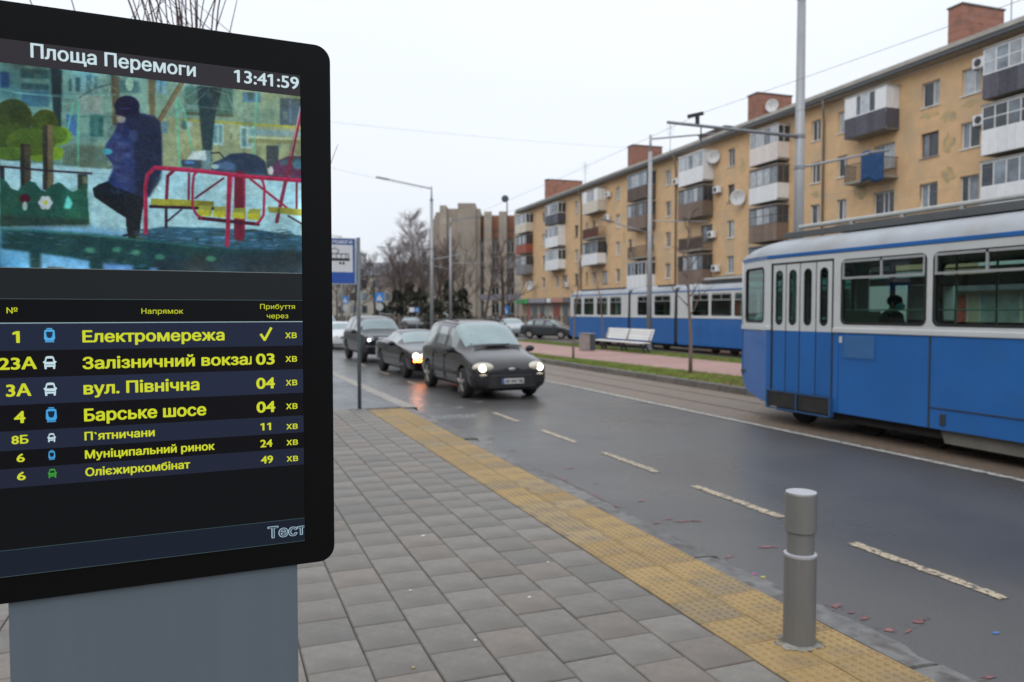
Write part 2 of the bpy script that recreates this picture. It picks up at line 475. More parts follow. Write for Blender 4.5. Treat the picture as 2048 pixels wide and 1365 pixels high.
magen = mat('spray_magenta', (.6, .05, .4), .5); sprayy = mat('spray_yellow', (.6, .55, .08), .5); spb = mat('spray_blue', (.08, .2, .5), .5)
def splat(x, y, sx, sy, m, rz=0, n=11):
    b_ = MB(); P = []
    for i in range(n):
        a = 2*math.pi*i/n; q = random.uniform(.45, 1.25)
        px_, py_ = math.cos(a)*sx*q, math.sin(a)*sy*q
        P.append((x+px_*math.cos(rz)-py_*math.sin(rz), y+px_*math.sin(rz)+py_*math.cos(rz), .005))
    b_.poly(P)
    for i in range(5):      # overspray flecks round the mark
        cx, cy = x+random.uniform(-1.8, 1.8)*sx, y+random.uniform(-3, 3)*sy; q = random.uniform(.08, .22)
        b_.poly([(cx+sx*q*math.cos(a_), cy+sy*q*1.2*math.sin(a_), .0052) for a_ in (0, 1.2, 2.4, 3.7, 5.0)])
    o = b_.build('paint_mark', m, fix=True); struct(o, 'stuff')
for a in [(3.82, 6.89, .05, .04), (4.16, 6.99, .07, .025), (4.13, 6.17, .12, .025), (4.25, 6.13, .05, .02), (4.05, 6.28, .05, .02), (3.86, 6.21, .05, .02),
          (4.35, 5.23, .09, .03), (3.88, 5.13, .05, .02), (3.91, 4.0, .07, .03), (3.91, 3.88, .04, .02), (3.92, 3.77, .05, .02), (4.2, 3.6, .07, .025),
          (3.92, 3.58, .05, .025), (4.02, 3.52, .06, .012), (3.92, 2.91, .05, .02), (4.25, 3.62, .04, .012), (3.86, 8.2, .05, .02), (4.2, 8.8, .07, .02), (4.1, 7.9, .05, .015),
          (3.95, 10.2, .08, .03), (4.0, 11.3, .09, .03), (3.9, 12.6, .1, .03)]:
    splat(*a, pink, random.uniform(-.5, .5))
for i in range(16):
    yy = 7.1+i*.1; splat(3.82+random.uniform(-.01, .01), yy, .012, .05, pink)
splat(3.71, 5.7, .02, .02, magen); splat(3.82, 4.64, .02, .018, sprayy); splat(3.8, 4.72, .015, .015, magen); splat(4.5, 3.3, .03, .012, spb)
scr = MB()
for i in range(9):
    cx = 3.75+i*.11; scr.tube([(cx+.07*math.cos(a/2.0), 13.9+.22*math.sin(a/2.0), .004) for a in range(0, 11)], .009, 4)
struct(scr.build('chalk_scribble', mat('faded_white_spray', (.30, .30, .30), .6)))
for x_, y_ in ((4.7, 15.2), (5.4, 16.0), (4.45, 15.8)):
    splat(x_, y_, .16, .05, mat('faded_white_spray'), .3)

# ---- sidewalk: base, single tiles
sb = MB(); sb.poly([(-6, -12, .112), (2.7, -12, .112), (2.7, 14.85, .112), (-6, 14.85, .112)]); sb.box(-6, 2.7, -12, 14.85, -.05, .108)
sidewalk = struct(sb.build('sidewalk', joint))
def tile_mesh(name, w, l, h=.045, bv=.006):
    b_ = MB(); a, c_ = w/2, l/2
    vs = [(-a, -c_, -h), (a, -c_, -h), (a, c_, -h), (-a, c_, -h), (-a, -c_, -bv), (a, -c_, -bv), (a, c_, -bv), (-a, c_, -bv),
          (-a+bv, -c_+bv, 0), (a-bv, -c_+bv, 0), (a-bv, c_-bv, 0), (-a+bv, c_-bv, 0)]
    fs = [(0,1,5,4),(1,2,6,5),(2,3,7,6),(3,0,4,7),(4,5,9,8),(5,6,10,9),(6,7,11,10),(7,4,8,11),(8,9,10,11)]
    b_.add(vs, fs); return b_.mesh(name)
TW, TL = .325, .345
tmeshes = []
for m_ in (gtile, gtile, gtile, gtile2, gtile3):
    me = tile_mesh('paving_tile', TW-.008, TL-.008, bv=.006); me.materials.append(m_); tmeshes.append(me)
rest = MB(); single = []
for i in range(24):
    x_ = 2.69-TW*(i+.5)
    off = (TL/2 if i % 2 else 0)
    for j in range(-26, 44):
        y_ = 3.83+.02+TL*j+off
        if y_ > 14.85-.1: continue
        vis = y_ > 2.6 and x_ > (.21/2.06)*y_*.98-.05 and (x_ < y_*.9+.5)
        d = math.hypot(x_, y_)
        single.append((0 if vis else 1, d, x_, y_))
single.sort()
for k_, (hid, d, x_, y_) in enumerate(single):
    dz = random.uniform(-.0025, .0025)
    if k_ < 292 and not hid:
        o = link('paving_tile', random.choice(tmeshes), [gtile], sidewalk, (x_, y_, .121+dz)); o.rotation_euler = (random.uniform(-.004, .004), random.uniform(-.004, .004), random.uniform(-.006, .006))
    else:
        a, c_ = TW/2-.0035, min(TL/2-.0035, 14.85-y_)
        mi = random.choice((0, 0, 0, 1, 2))
        rest.add([(x_-a, y_-TL/2+.0035, .114), (x_+a, y_-TL/2+.0035, .114), (x_+a, y_+c_, .114), (x_-a, y_+c_, .114),
                  (x_-a+.004, y_-TL/2+.008, .121+dz), (x_+a-.004, y_-TL/2+.008, .121+dz), (x_+a-.004, y_+c_-.004, .121+dz), (x_-a+.004, y_+c_-.004, .121+dz)],
                 [(0,1,5,4),(1,2,6,5),(2,3,7,6),(3,0,4,7),(4,5,6,7)], mi)
struct(rest.build('paving_tile', [gtile, gtile2, gtile3], sidewalk), 'stuff')
# tactile strip
def tact(name, m_):
    b_ = MB(); a, c_ = .1705, .1655; h = .045; bv = .005
    vs = [(-a, -c_, -h), (a, -c_, -h), (a, c_, -h), (-a, c_, -h), (-a, -c_, -bv), (a, -c_, -bv), (a, c_, -bv), (-a, c_, -bv),
          (-a+bv, -c_+bv, 0), (a-bv, -c_+bv, 0), (a-bv, c_-bv, 0), (-a+bv, c_-bv, 0)]
    b_.add(vs, [(0,1,5,4),(1,2,6,5),(2,3,7,6),(3,0,4,7),(4,5,9,8),(5,6,10,9),(6,7,11,10),(7,4,8,11),(8,9,10,11)])
    for i in range(6):
        for j in range(6):
            cx, cy = -a+.0285+i*.057, -c_+.0276+j*.0552
            ring = [(cx+.014*math.cos(q*math.pi/3), cy+.017*math.sin(q*math.pi/3), 0) for q in range(6)]
            top = [(cx+.009*math.cos(q*math.pi/3), cy+.011*math.sin(q*math.pi/3), .008) for q in range(6)]
            b_.add(ring+top, [(q, (q+1) % 6, 6+(q+1) % 6, 6+q) for q in range(6)]+[(6, 7, 8, 9, 10, 11)])
    me = b_.mesh(name); me.materials.append(m_); return me
tys = [tact('tactile_tile', yel), tact('tactile_tile', yel), tact('tactile_tile', yel2)]
ybase = struct(MB().box(2.69, 3.405, -12, 14.85, -.05, .108).build('tactile_strip_bed', joint))
for i in range(2):
    for j in range(-40, 36):
        y_ = 3.17+.337*(j+.5)+(.17 if i else 0)*0
        if y_ > 14.7: continue
        mt = tys[2] if random.random() < .3 else random.choice(tys[:2])
        o = link('tactile_tile', mt, [yel], ybase, (2.70+.1735+i*.350, y_, .1205+random.uniform(-.002, .002)))
        o.rotation_euler = (random.uniform(-.006, .006), random.uniform(-.006, .006), random.uniform(-.008, .008))
# kerb stones, chipped
kroot = struct(MB().box(3.405, 3.66, -12, 14.8, -.05, .02).build('kerb_bed', joint))
for j in range(-12, 12):
    y0 = 3.0+j*.98+random.uniform(-.02, .02); L_ = .97
    b_ = MB(); n = 9
    prof = []
    xo = 3.67+random.uniform(-.015, .015); h = random.uniform(.085, .112)
    for i in range(n+1):
        yy = y0+L_*i/n; ch = random.uniform(0, .03) if random.random() < .5 else 0
        xx = -.06 if False else 0
        sh = -.0*max(0, yy-14)
        prof.append([(3.408+sh, yy, -.02), (3.408+sh, yy, h+.004), (3.55+sh, yy, h-ch*.1), (xo-.03-ch+sh, yy, h-.008-ch*.4), (xo-ch*.3+sh, yy, h-.04-ch*.5), (xo+.012+sh, yy, -.02)])
    vs = [p for pr in prof for p in pr]; fs = []
    for i in range(n):
        for q in range(5):
            a = i*6+q; fs.append((a, a+1, a+7, a+6))
    fs += [(0, 1, 2, 3, 4, 5), tuple(n*6+q for q in (5, 4, 3, 2, 1, 0))]
    b_.add(vs, fs); b_.build('kerb_stone', kerbm, kroot, fix=True)
# asphalt bay beyond the paving
bay = MB(); bay.poly([(-8, 14.85, .116), (3.40, 14.85, .116), (3.38, 16, .116), (3.28, 20, .116), (3.1, 27, .116), (2.8, 60, .116), (-8, 60, .116)])
struct(bay.build('asphalt_walkway', asphalt_bay))
kk = MB()
P_ = [(3.408, 14.74), (3.38, 16), (3.28, 20), (3.1, 27), (2.8, 60)]
for (a, b2) in zip(P_[:-1], P_[1:]):
    kk.add([(a[0]-.005, a[1], .119), (a[0]+.28, a[1], .113), (b2[0]+.28, b2[1], .113), (b2[0]-.005, b2[1], .119), (a[0]+.3, a[1], 0), (b2[0]+.3, b2[1], 0)], [(0, 1, 2, 3), (1, 4, 5, 2)])
struct(kk.build('far_kerb', mat('kerb_pale', (.28, .26, .23), .6, var=.2), fix=True))
# litter and cracks: small white spots and leaves on the paving
for (x_, y_, s_, m_) in [(.62, 3.75, .012, 0), (.86, 3.72, .01, 0), (1.36, 4.1, .012, 0), (1.0, 3.55, .016, 1), (1.9, 4.6, .014, 0), (.95, 3.9, .01, 1), (.55, 3.55, .02, 2), (1.2, 5.0, .012, 0), (1.6, 6.2, .02, 0), (2.3, 5.2, .012, 0), (.72, 3.6, .012, 2)]:
    b_ = MB(); b_.ell((0, 0, 0), (s_, s_*.7, .005), 7, 4)
    o = b_.build('litter', [mat('litter_white', (.6, .6, .58), .6), mat('litter_tan', (.5, .4, .18), .7), mat('dead_leaf', (.2, .08, .04), .7)][m_], None, (x_, y_, .1255))
    tag(o, ['tiny white speck of litter lying on the grey paving', 'tiny yellowish crumb lying on the grey paving', 'tiny reddish brown leaf lying on the grey paving'][m_], 'litter', 'specks of litter on the paving')
# strip left of sidewalk with soil
so = MB(); so.poly([(-30, -20, .126), (-1.35, -20, .126), (-1.35, 60, .126), (-30, 60, .126)])
struct(so.build('soil_strip', soil))
# ---- median
def slab(name, pts, z0, z1, m):
    b_ = MB(); n = len(pts)
    b_.add([(x, y, z0) for x, y in pts]+[(x, y, z1) for x, y in pts], [tuple(range(n))[::-1], tuple(range(n, 2*n))]+[(i, (i+1) % n, (i+1) % n+n, i+n) for i in range(n)])
    return struct(b_.build(name, m, fix=True))
slab('median', [(11.95, -30), (18.9, -30), (18.9, 46), (17.5, 47.5), (13.4, 47.5), (11.95, 46)], -.05, .14, soil)
slab('grass_verge_near', [(11.98, -30), (14.45, -30), (13.72, 18), (12.95, 28), (12.6, 46), (12.0, 46)], .10, .155, grassm)
slab('grass_verge_far', [(17.35, -30), (18.86, -30), (18.86, 46), (17.25, 46)], .10, .156, grassm)
mk = MB()
mkr = struct(MB().box(11.80, 11.95, -30, 46, -.05, .05).build('median_kerb_bed', joint))
for j in range(-5, 46):
    y_ = j*1.0
    b_ = MB(); b_.box(11.75, 11.96, y_+.01, y_+.99, -.02, .16+random.uniform(-.005, .005)); b_.build('kerb_stone', mat('median_kerb', (.13, .12, .11), .8, var=.3, scale=6), mkr, bevel=.012)
p1, p2 = mat('path_pink', (.40, .22, .18), .65, var=.15, scale=4), mat('path_grey', (.25, .19, .19), .65, var=.15, scale=4)
proot = struct(MB().poly([(13.1, -30, .145), (17.3, -30, .145), (17.3, 46, .145), (12.7, 46, .145)]).build('median_path', joint))
for j in range(0, 40):
    y0 = 6+j*1.0
    def xl(y): return 14.45-(y)*.041 if y < 18 else (13.72-(y-18)*.077 if y < 28 else 12.95-(y-28)*.02)
    w_ = .72
    for (ya, yb, m_) in ((y0, y0+w_-.01, p1), (y0+w_, y0+.99, p2)):
        b_ = MB(); b_.add([(xl(ya), ya, .12), (17.24, ya, .12), (17.24, yb, .12), (xl(yb), yb, .12), (xl(ya), ya, .162), (17.24, ya, .162), (17.24, yb, .162), (xl(yb), yb, .162)],
                         [(0,3,2,1),(4,5,6,7),(0,1,5,4),(1,2,6,5),(2,3,7,6),(3,0,4,7)])
        b_.build('paving_band', m_, proot)
# grass blades
rng = np.random.default_rng(3)
def grass_patch(n, xf, y0, y1, name):
    y = y0+(y1-y0)*rng.random(n)**1.3; lo, hi = xf(y); x = lo+(hi-lo)*rng.random(n)
    h = .03+.05*rng.random(n); a = rng.random(n)*6.28; w = .010+.008*rng.random(n)
    V = np.zeros((n, 3, 3)); V[:, 0] = np.c_[x-w*np.cos(a), y-w*np.sin(a), np.full(n, .15)]; V[:, 1] = np.c_[x+w*np.cos(a), y+w*np.sin(a), np.full(n, .15)]
    V[:, 2] = np.c_[x+.03*np.sin(a*3), y+.03*np.cos(a*3), .155+h]
    me = bpy.data.meshes.new(name); me.vertices.add(n*3); me.vertices.foreach_set('co', V.reshape(-1)); me.loops.add(n*3)
    me.loops.foreach_set('vertex_index', np.arange(n*3)); me.polygons.add(n); me.polygons.foreach_set('loop_start', np.arange(0, n*3, 3)); me.polygons.foreach_set('loop_total', np.full(n, 3))
    me.update(); me.validate()
    return struct(link(name, me, [mat('grass_blade', (.16, .22, .038), .7, var=.5, scale=2.5, stain=(.22, .17, .07), stf=(.5, .65), sts=1.2)]), 'stuff')
def xnear(y): return (np.full_like(y, 12.0), np.where(y < 18, 14.45-y*.041, np.where(y < 28, 13.72-(y-18)*.077, 12.95-(y-28)*.02)))
grass_patch(45000, xnear, 9, 45, 'grass')
grass_patch(30000, lambda y: (np.full_like(y, 17.3), np.full_like(y, 18.85)), 12, 45, 'grass')
# far pavement in front of the apartment block
slab('far_pavement', [(31, -30), (60, -30), (60, 110), (31, 110)], -.05, .12, mat('far_paving', (.21, .195, .18), .7, var=.2, scale=2))

# ================================================================= INFORMATION DISPLAY
A_ = Vector((.21242, 2.06207)); DU = Vector((.99817, .06053)).normalized(); DN = Vector((DU.y, -DU.x))  # DN faces the camera
disp = thing('information_display', 'black framed electronic departure board on a blue grey pedestal', 'display', (A_.x-.34*DU.x, A_.y-.34*DU.y, .121), math.atan2(DU.y, DU.x))
# local: x = u+.34, y = away from the camera, z = height-.121
def dl(u, z, w=0.0): return (u+.34, -w, z-.121)
pm = plate_mesh('pedestal', rr(-.663, .121, -.018, 1.36, .004, 1), [], .20, lambda u, v_, w: dl(u, v_, -.012-w))
ped = link('pedestal', pm, [pedm], disp)
bm2 = MB(); bm2.box(.34-.663-.05, .34-.018+.05, .0, .25, 0, .015); bm2.build('base_plate', galv_d, disp, bevel=.003)
hm = plate_mesh('housing', rr(-.758, 1.335, .078, 2.69, .04, 8), [], .11, lambda u, v_, w: dl(u, v_, -.002-w))
hs = link('housing', hm, [bezelm], disp, bevel=.004)
sm_ = plate_mesh('screen', [(-.681, 1.396), (.0, 1.396), (.0, 2.605), (-.681, 2.605)], [], .002, lambda u, v_, w: dl(u, v_, .0-w+.0005))
scn = link('screen', sm_, [screenm], disp)
def flat(name, u0, z0, u1, z1, rgb, w=.0009):
    b_ = MB(); b_.poly([dl(u0, z0, w), dl(u1, z0, w), dl(u1, z1, w), dl(u0, z1, w)]); return b_.build(name, emat(rgb), scn)
flat('header_bar', -.681, 2.552, 0, 2.605, (50, 48, 53))
flat('blank_band', -.681, 2.030, 0, 2.098, (33, 36, 39))
flat('rule_line', -.681, 2.0975, 0, 2.0990, (110, 120, 122), .0012)
flat('rule_line', -.681, 2.0275, 0, 2.0290, (70, 84, 92), .0012)
flat('rule_line', -.681, 1.9722, 0, 1.9742, (150, 175, 180), .0014)
for (za, zb_, c_) in [(1.911, 1.972, (34, 41, 60)), (1.8494, 1.911, (17, 17, 20)), (1.788, 1.8494, (36, 42, 62)), (1.7285, 1.788, (16, 16, 19)), (1.6843, 1.7285, (34, 40, 58)), (1.6431, 1.6843, (15, 15, 18)), (1.5995, 1.6431, (33, 38, 55)), (1.3975, 1.4576, (24, 31, 44))]:
    flat('row_band', -.681, za, 0, zb_, c_)
flat('rule_line', -.681, 1.4572, 0, 1.4583, (60, 85, 88), .0012); flat('rule_line', -.681, 1.3970, 0, 1.3980, (70, 90, 92), .0012)
Yc, Wc = (203, 212, 46), (200, 222, 228)
TX = [('Площа Перемоги', -.592, 2.5705, .344, .0325, Wc, .03), ('13:41:59', -.160, 2.5690, .157, .0325, Wc, .03), ('№', -.650, 1.9952, .021, .0133, Yc, 0), ('Напрямок', -.377, 1.9941, .092, .0128, Yc, .0),
      ('Прибуття', -.105, 2.0059, .086, .0125, Yc, 0), ('через', -.089, 1.9821, .053, .0125, Yc, 0),
      ('1', -.640, 1.9285, .014, .0285, Yc, .045), ('Електромережа', -.502, 1.9273, .311, .0285, Yc, .045), ('хв', -.044, 1.9305, .029, .0195, Yc, .02),
      ('23А', -.668, 1.8683, .074, .0285, Yc, .045), ('03', -.117, 1.8639, .046, .030, Yc, .045), ('хв', -.044, 1.8693, .029, .0195, Yc, .02),
      ('3А', -.655, 1.8073, .049, .0290, Yc, .045), ('вул. Північна', -.502, 1.8054, .251, .0295, Yc, .045), ('04', -.117, 1.8022, .046, .030, Yc, .045), ('хв', -.044, 1.8080, .029, .0195, Yc, .02),
      ('4', -.641, 1.7461, .022, .029, Yc, .045), ('Барське шосе', -.502, 1.7422, .266, .0300, Yc, .045), ('04', -.117, 1.7412, .046, .030, Yc, .045), ('хв', -.044, 1.7466, .029, .0195, Yc, .02),
      ('8Б', -.647, 1.6990, .033, .0200, Yc, .04), ('П`ятничани', -.502, 1.6976, .149, .0200, Yc, .04), ('11', -.108, 1.6953, .026, .0200, Yc, .04), ('хв', -.044, 1.6942, .029, .0185, Yc, .02),
      ('6', -.638, 1.6574, .016, .0200, Yc, .04), ('Муніципальний ринок', -.502, 1.6543, .284, .0200, Yc, .04), ('24', -.109, 1.6519, .030, .0205, Yc, .04), ('хв', -.044, 1.6525, .029, .0185, Yc, .02),
      ('6', -.638, 1.6158, .017, .0200, Yc, .04), ('Олієжиркомбінат', -.502, 1.6128, .227, .0200, Yc, .04), ('49', -.108, 1.6099, .030, .0205, Yc, .04), ('хв', -.044, 1.6100, .029, .0185, Yc, .02)]
for body, u, z, w_, cap, col_, off in TX:
    me = text_mesh(body, lambda a, b_, c_, u=u, z=z: dl(u+a, z+b_, .0020), w_, cap, off)
    link('lettering', me, [emat(col_)], scn)
# the long name runs under the minutes column, cut off there
def clipped(body, u, z, w_, cap, off, col_, wz, ucut):
    me = text_mesh(body, lambda a, b_, c_: dl(u+a, z+b_, wz), w_, cap, off)
    b_ = bmesh.new(); b_.from_mesh(me)
    bmesh.ops.bisect_plane(b_, geom=b_.verts[:]+b_.edges[:]+b_.faces[:], plane_co=(ucut+.34, 0, 0), plane_no=(1, 0, 0), clear_outer=True)
    b_.to_mesh(me); b_.free()
    link('lettering', me, [emat(col_)], scn)
clipped('Залізничний вокзал', -.503, 1.8649, .390, .0285, .045, Yc, .0020, -.1275)
clipped('Тесто', -.0938, 1.4140, .1196, .0312, .062, (165, 190, 205), .0020, -.001)
clipped('Тесто', -.0915, 1.4154, .115, .0282, 0, (48, 62, 78), .0024, -.001)
# tick
def ribbon(pts, w_, rgb, name='tick_mark', wz=.002):
    b_ = MB()
    for (a, c_) in zip(pts[:-1], pts[1:]):
        a, c_ = Vector(a), Vector(c_); d = (c_-a).normalized(); n = Vector((-d.y, d.x))*w_/2; e = d*w_*.25
        b_.poly([dl(*(a-e+n), wz), dl(*(c_+e+n), wz), dl(*(c_+e-n), wz), dl(*(a-e-n), wz)]); wz += .00005
    return b_.build(name, emat(rgb), scn)
ribbon([(-.104, 1.941), (-.095, 1.927), (-.079, 1.957)], .0062, Yc)
# vehicle pictograms
def pic(kind, u0, z0, u1, z1, rgb, bgc):
    w_, h = u1-u0, z1-z0
    q = lambda a, b_: (u0+a*w_, z0+b_*h)
    def pl(name, P, c_, wz):
        b2 = MB(); b2.poly([dl(*q(*p), wz) for p in P]); return b2
    bb = MB(); cc = MB()
    if kind == 'tram':
        bb.poly([dl(*q(*p), .0018) for p in [(.12, .10), (.88, .10), (1, .28), (.96, .82), (.80, .90), (.20, .90), (.04, .82), (0, .28)]])
        bb.poly([dl(*q(*p), .0018) for p in [(.3, .93), (.7, .93), (.78, 1.0), (.22, 1.0)]])
        bb.poly([dl(*q(*p), .0018) for p in [(.05, 0), (.95, 0), (.85, .07), (.15, .07)]])
        cc.poly([dl(*q(*p), .0022) for p in [(.25, .40), (.38, .30), (.62, .30), (.75, .40), (.82, .74), (.18, .74)]])
    else:
        bb.poly([dl(*q(*p), .0018) for p in [(.08, .16), (.92, .16), (.92, .55), (.80, .94), (.68, 1), (.32, 1), (.2, .94), (.08, .55)]])
        bb.poly([dl(*q(*p), .0019) for p in [(.10, 0), (.26, 0), (.26, .2), (.10, .2)]]); bb.poly([dl(*q(*p), .0019) for p in [(.74, 0), (.90, 0), (.90, .2), (.74, .2)]])
        bb.poly([dl(*q(*p), .0018) for p in [(0, .5), (.1, .44), (.1, .62), (0, .6)]]); bb.poly([dl(*q(*p), .0018) for p in [(1, .5), (.9, .44), (.9, .62), (1, .6)]])
        cc.poly([dl(*q(*p), .0022) for p in [(.22, .56), (.78, .56), (.72, .82), (.28, .82)]])
        cc.poly([dl(*q(*p), .0022) for p in [(.16, .30), (.84, .30), (.84, .34), (.16, .34)]])
    ic = bb.build('vehicle_icon', emat(rgb), scn); cc.v = cc.v; o = cc.build('vehicle_icon', emat(bgc), scn)
    o.name = 'icon_window'
pic('tram', -.579, 1.9290, -.557, 1.9615, (85, 170, 225), (30, 50, 75)); pic('bus', -.5818, 1.8675, -.5556, 1.897, (195, 220, 228), (17, 17, 20))
pic('bus', -.5818, 1.806, -.5556, 1.836, (195, 220, 228), (36, 42, 62)); pic('tram', -.579, 1.745, -.557, 1.779, (70, 160, 220), (18, 40, 60))
pic('bus', -.577, 1.6985, -.560, 1.719, (190, 215, 222), (34, 40, 58)); pic('tram', -.5757, 1.6575, -.562, 1.680, (70, 150, 205), (15, 30, 45))
pic('bus', -.5778, 1.6152, -.5595, 1.6365, (60, 150, 50), (25, 50, 45))

# ---- the playground picture on the screen, painted into vertex colours of a fine grid (flat print)
NU, NV = 540, 384
U0, U1, Z0, Z1 = -.681, 0.0, 2.099, 2.552
uu, zz = np.meshgrid(np.linspace(U0, U1, NU), np.linspace(Z0, Z1, NV))
H = [2103.72938, -45.56178, 1485.35191, 298.94575, -1802.33652, 5041.15176, .20039, -.01845, 1]
den = H[6]*uu+H[7]*zz+H[8]; PX = (H[0]*uu+H[1]*zz+H[2])/den; PY = (H[3]*uu+H[4]*zz+H[5])/den   # drawing units of the picture
img = np.zeros((NV, NU, 3)); img[:] = (96, 138, 130)
def blur(a, k):
    if k < 1: return a
    g_ = np.exp(-.5*(np.arange(-3*k, 3*k+1)/k)**2); g_ /= g_.sum()
    for ax in (0, 1): a = np.apply_along_axis(lambda r_: np.convolve(np.pad(r_, 3*k, mode='edge'), g_, 'valid'), ax, a)
    return a
def ppoly(P, c_, al=1, k=0):
    x = PX; y = PY; ins = np.zeros(x.shape, bool); n = len(P)
    for i in range(n):
        x1, y1 = P[i]; x2, y2 = P[(i+1) % n]
        if y1 == y2: continue
        cond = ((y1 > y) != (y2 > y)) & (x < (x2-x1)*(y-y1)/(y2-y1)+x1); ins ^= cond
    m_ = ins.astype(float)
    if k: m_ = blur(m_, k)
    m_ = m_[..., None]*al; img[:] = img*(1-m_)+np.array(c_)*m_
def prect(x0, y0, x1, y1, c_, al=1, k=0): ppoly([(x0, y0), (x1, y0+(x1-x0)*.05), (x1, y1+(x1-x0)*.03), (x0, y1)], c_, al, k)
def pline(P, w_, c_, al=1, soft=2.5):
    dm = np.full(PX.shape, 1e9)
    for (x1, y1), (x2, y2) in zip(P[:-1], P[1:]):
        dx, dy = x2-x1, y2-y1; t_ = np.clip(((PX-x1)*dx+(PY-y1)*dy)/(dx*dx+dy*dy+1e-9), 0, 1)
        dm = np.minimum(dm, np.hypot(PX-x1-t_*dx, PY-y1-t_*dy))
    m_ = np.clip((w_/2-dm)/soft+.5, 0, 1)[..., None]*al; img[:] = img*(1-m_)+np.array(c_)*m_
    return dm
def pell(cx, cy, rx, ry, c_, al=1, soft=.06):
    d = np.hypot((PX-cx)/rx, (PY-cy)/ry); m_ = np.clip((1-d)/soft+.5, 0, 1)[..., None]*al; img[:] = img*(1-m_)+np.array(c_)*m_
img += np.clip((PX-300)/1100, -.3, 1)[..., None]*np.array((28, 12, -6))
ppoly([(760, 560), (1447, 610), (1447, 870), (760, 820)], (142, 150, 108), .8, 3)
ppoly([(0, 300), (250, 320), (250, 500), (0, 470)], (52, 92, 96), .6, 4)
for a in [(0, 345, 45, 420, (30, 55, 95)), (100, 330, 235, 375, (38, 70, 72)), (100, 378, 235, 398, (88, 128, 118)), (100, 400, 235, 430, (42, 72, 78)), (105, 435, 235, 510, (45, 85, 105)), (330, 380, 345, 440, (45, 75, 80)), (362, 372, 385, 440, (42, 68, 75)), (385, 350, 470, 455, (100, 140, 140)), (412, 360, 440, 450, (60, 98, 105)), (450, 365, 470, 450, (64, 100, 104)),
          (385, 460, 492, 545, (122, 142, 134)), (430, 550, 495, 655, (42, 88, 84)), (452, 560, 472, 650, (62, 110, 100)), (570, 385, 665, 445, (66, 104, 104)), (745, 385, 800, 450, (100, 150, 165)), (765, 388, 778, 445, (66, 106, 120)), (318, 550, 368, 650, (52, 92, 150)), (775, 580, 800, 640, (86, 130, 150)),
          (885, 415, 950, 545, (72, 108, 96)), (890, 500, 960, 525, (100, 140, 138)), (1025, 420, 1115, 545, (62, 96, 88)), (1055, 430, 1075, 540, (80, 120, 112)), (1160, 440, 1250, 490, (66, 110, 140)), (1185, 445, 1215, 480, (42, 70, 82)), (1340, 470, 1447, 600, (58, 76, 88)), (1385, 475, 1393, 590, (85, 110, 130)),
          (1015, 592, 1070, 697, (160, 200, 196)), (1020, 600, 1040, 685, (88, 128, 134)), (1047, 602, 1064, 685, (90, 130, 132)), (1148, 605, 1215, 712, (160, 196, 192)), (1158, 615, 1178, 700, (88, 124, 120)), (1186, 618, 1210, 700, (130, 170, 168)), (1200, 618, 1447, 650, (118, 150, 152)), (1185, 652, 1447, 664, (165, 180, 150)), (1190, 664, 1447, 685, (120, 125, 80)), (1275, 697, 1333, 805, (48, 56, 62)), (868, 575, 895, 620, (66, 96, 96)), (895, 578, 918, 612, (150, 170, 172))]: prect(*a[:4], a[4], .9, 1)
for y_ in (625, 645, 665): pline([(1018, y_), (1066, y_+3)], 3, (130, 160, 160), .6)
pline([(360, 560), (560, 560)], 7, (60, 110, 100), .8); pline([(880, 575), (1447, 612)], 9, (150, 152, 52), .9); pline([(885, 545), (1110, 555)], 14, (70, 78, 58), .8)
prect(300, 690, 520, 800, (92, 112, 96), .8, 2)
for i in range(18): pline([(305+i*12, 705), (305+i*12, 800)], 3, (52, 78, 72), .8)
ppoly([(240, 325), (298, 335), (292, 640), (262, 640)], (24, 42, 48), 1, 1); ppoly([(533, 360), (572, 372), (568, 600), (540, 600)], (88, 82, 60), 1, 1); ppoly([(708, 380), (745, 385), (740, 560), (716, 560)], (92, 86, 62), 1, 1); ppoly([(533, 360), (545, 362), (548, 600), (540, 600)], (58, 60, 48), .7, 1)
pline([(765, 575), (870, 400)], 24, (104, 94, 70)); pline([(758, 570), (860, 398)], 7, (66, 70, 58), .7)
pline([(530, 405), (450, 425), (380, 470)], 7, (48, 62, 62), .8); pell(620, 405, 20, 32, (150, 190, 160), .9, .2)
ppoly([(942, 412), (1062, 425), (1030, 560), (1015, 720), (1012, 830), (968, 830), (968, 700), (955, 560)], (42, 60, 62), 1, 1); ppoly([(968, 720), (1013, 722), (1012, 830), (968, 830)], (108, 140, 142), .8, 1)
for P in ([(1000, 430), (930, 500)], [(1020, 430), (1090, 455), (1115, 520)], [(960, 425), (890, 470)], [(1040, 425), (1120, 440)]): pline(P, 4, (140, 170, 150), .6)
pline([(0, 430), (120, 450), (360, 462), (560, 455)], 4, (120, 180, 175), .6); pline([(60, 445), (380, 475)], 4, (120, 180, 175), .5); pline([(890, 505), (1115, 530)], 3, (140, 175, 170), .6)
for P, w_ in (([(350, 500), (318, 650)], 9), ([(376, 490), (373, 800)], 9), ([(845, 490), (862, 860)], 10), ([(848, 470), (885, 540), (950, 870)], 8), ([(1228, 450), (1214, 840)], 7)): pline(P, w_, (88, 178, 148), .85)
for i in range(150):
    x_, y_ = random.uniform(0, 1440), random.uniform(320, 790); y_ += x_*.06*(y_ < 500)
    c0 = random.choice([(58, 92, 96), (120, 158, 146), (76, 112, 104), (142, 160, 130), (44, 76, 84)])
    prect(x_, y_, x_+random.uniform(4, 34), y_+random.uniform(4, 40), c0, random.uniform(.12, .32), 1)
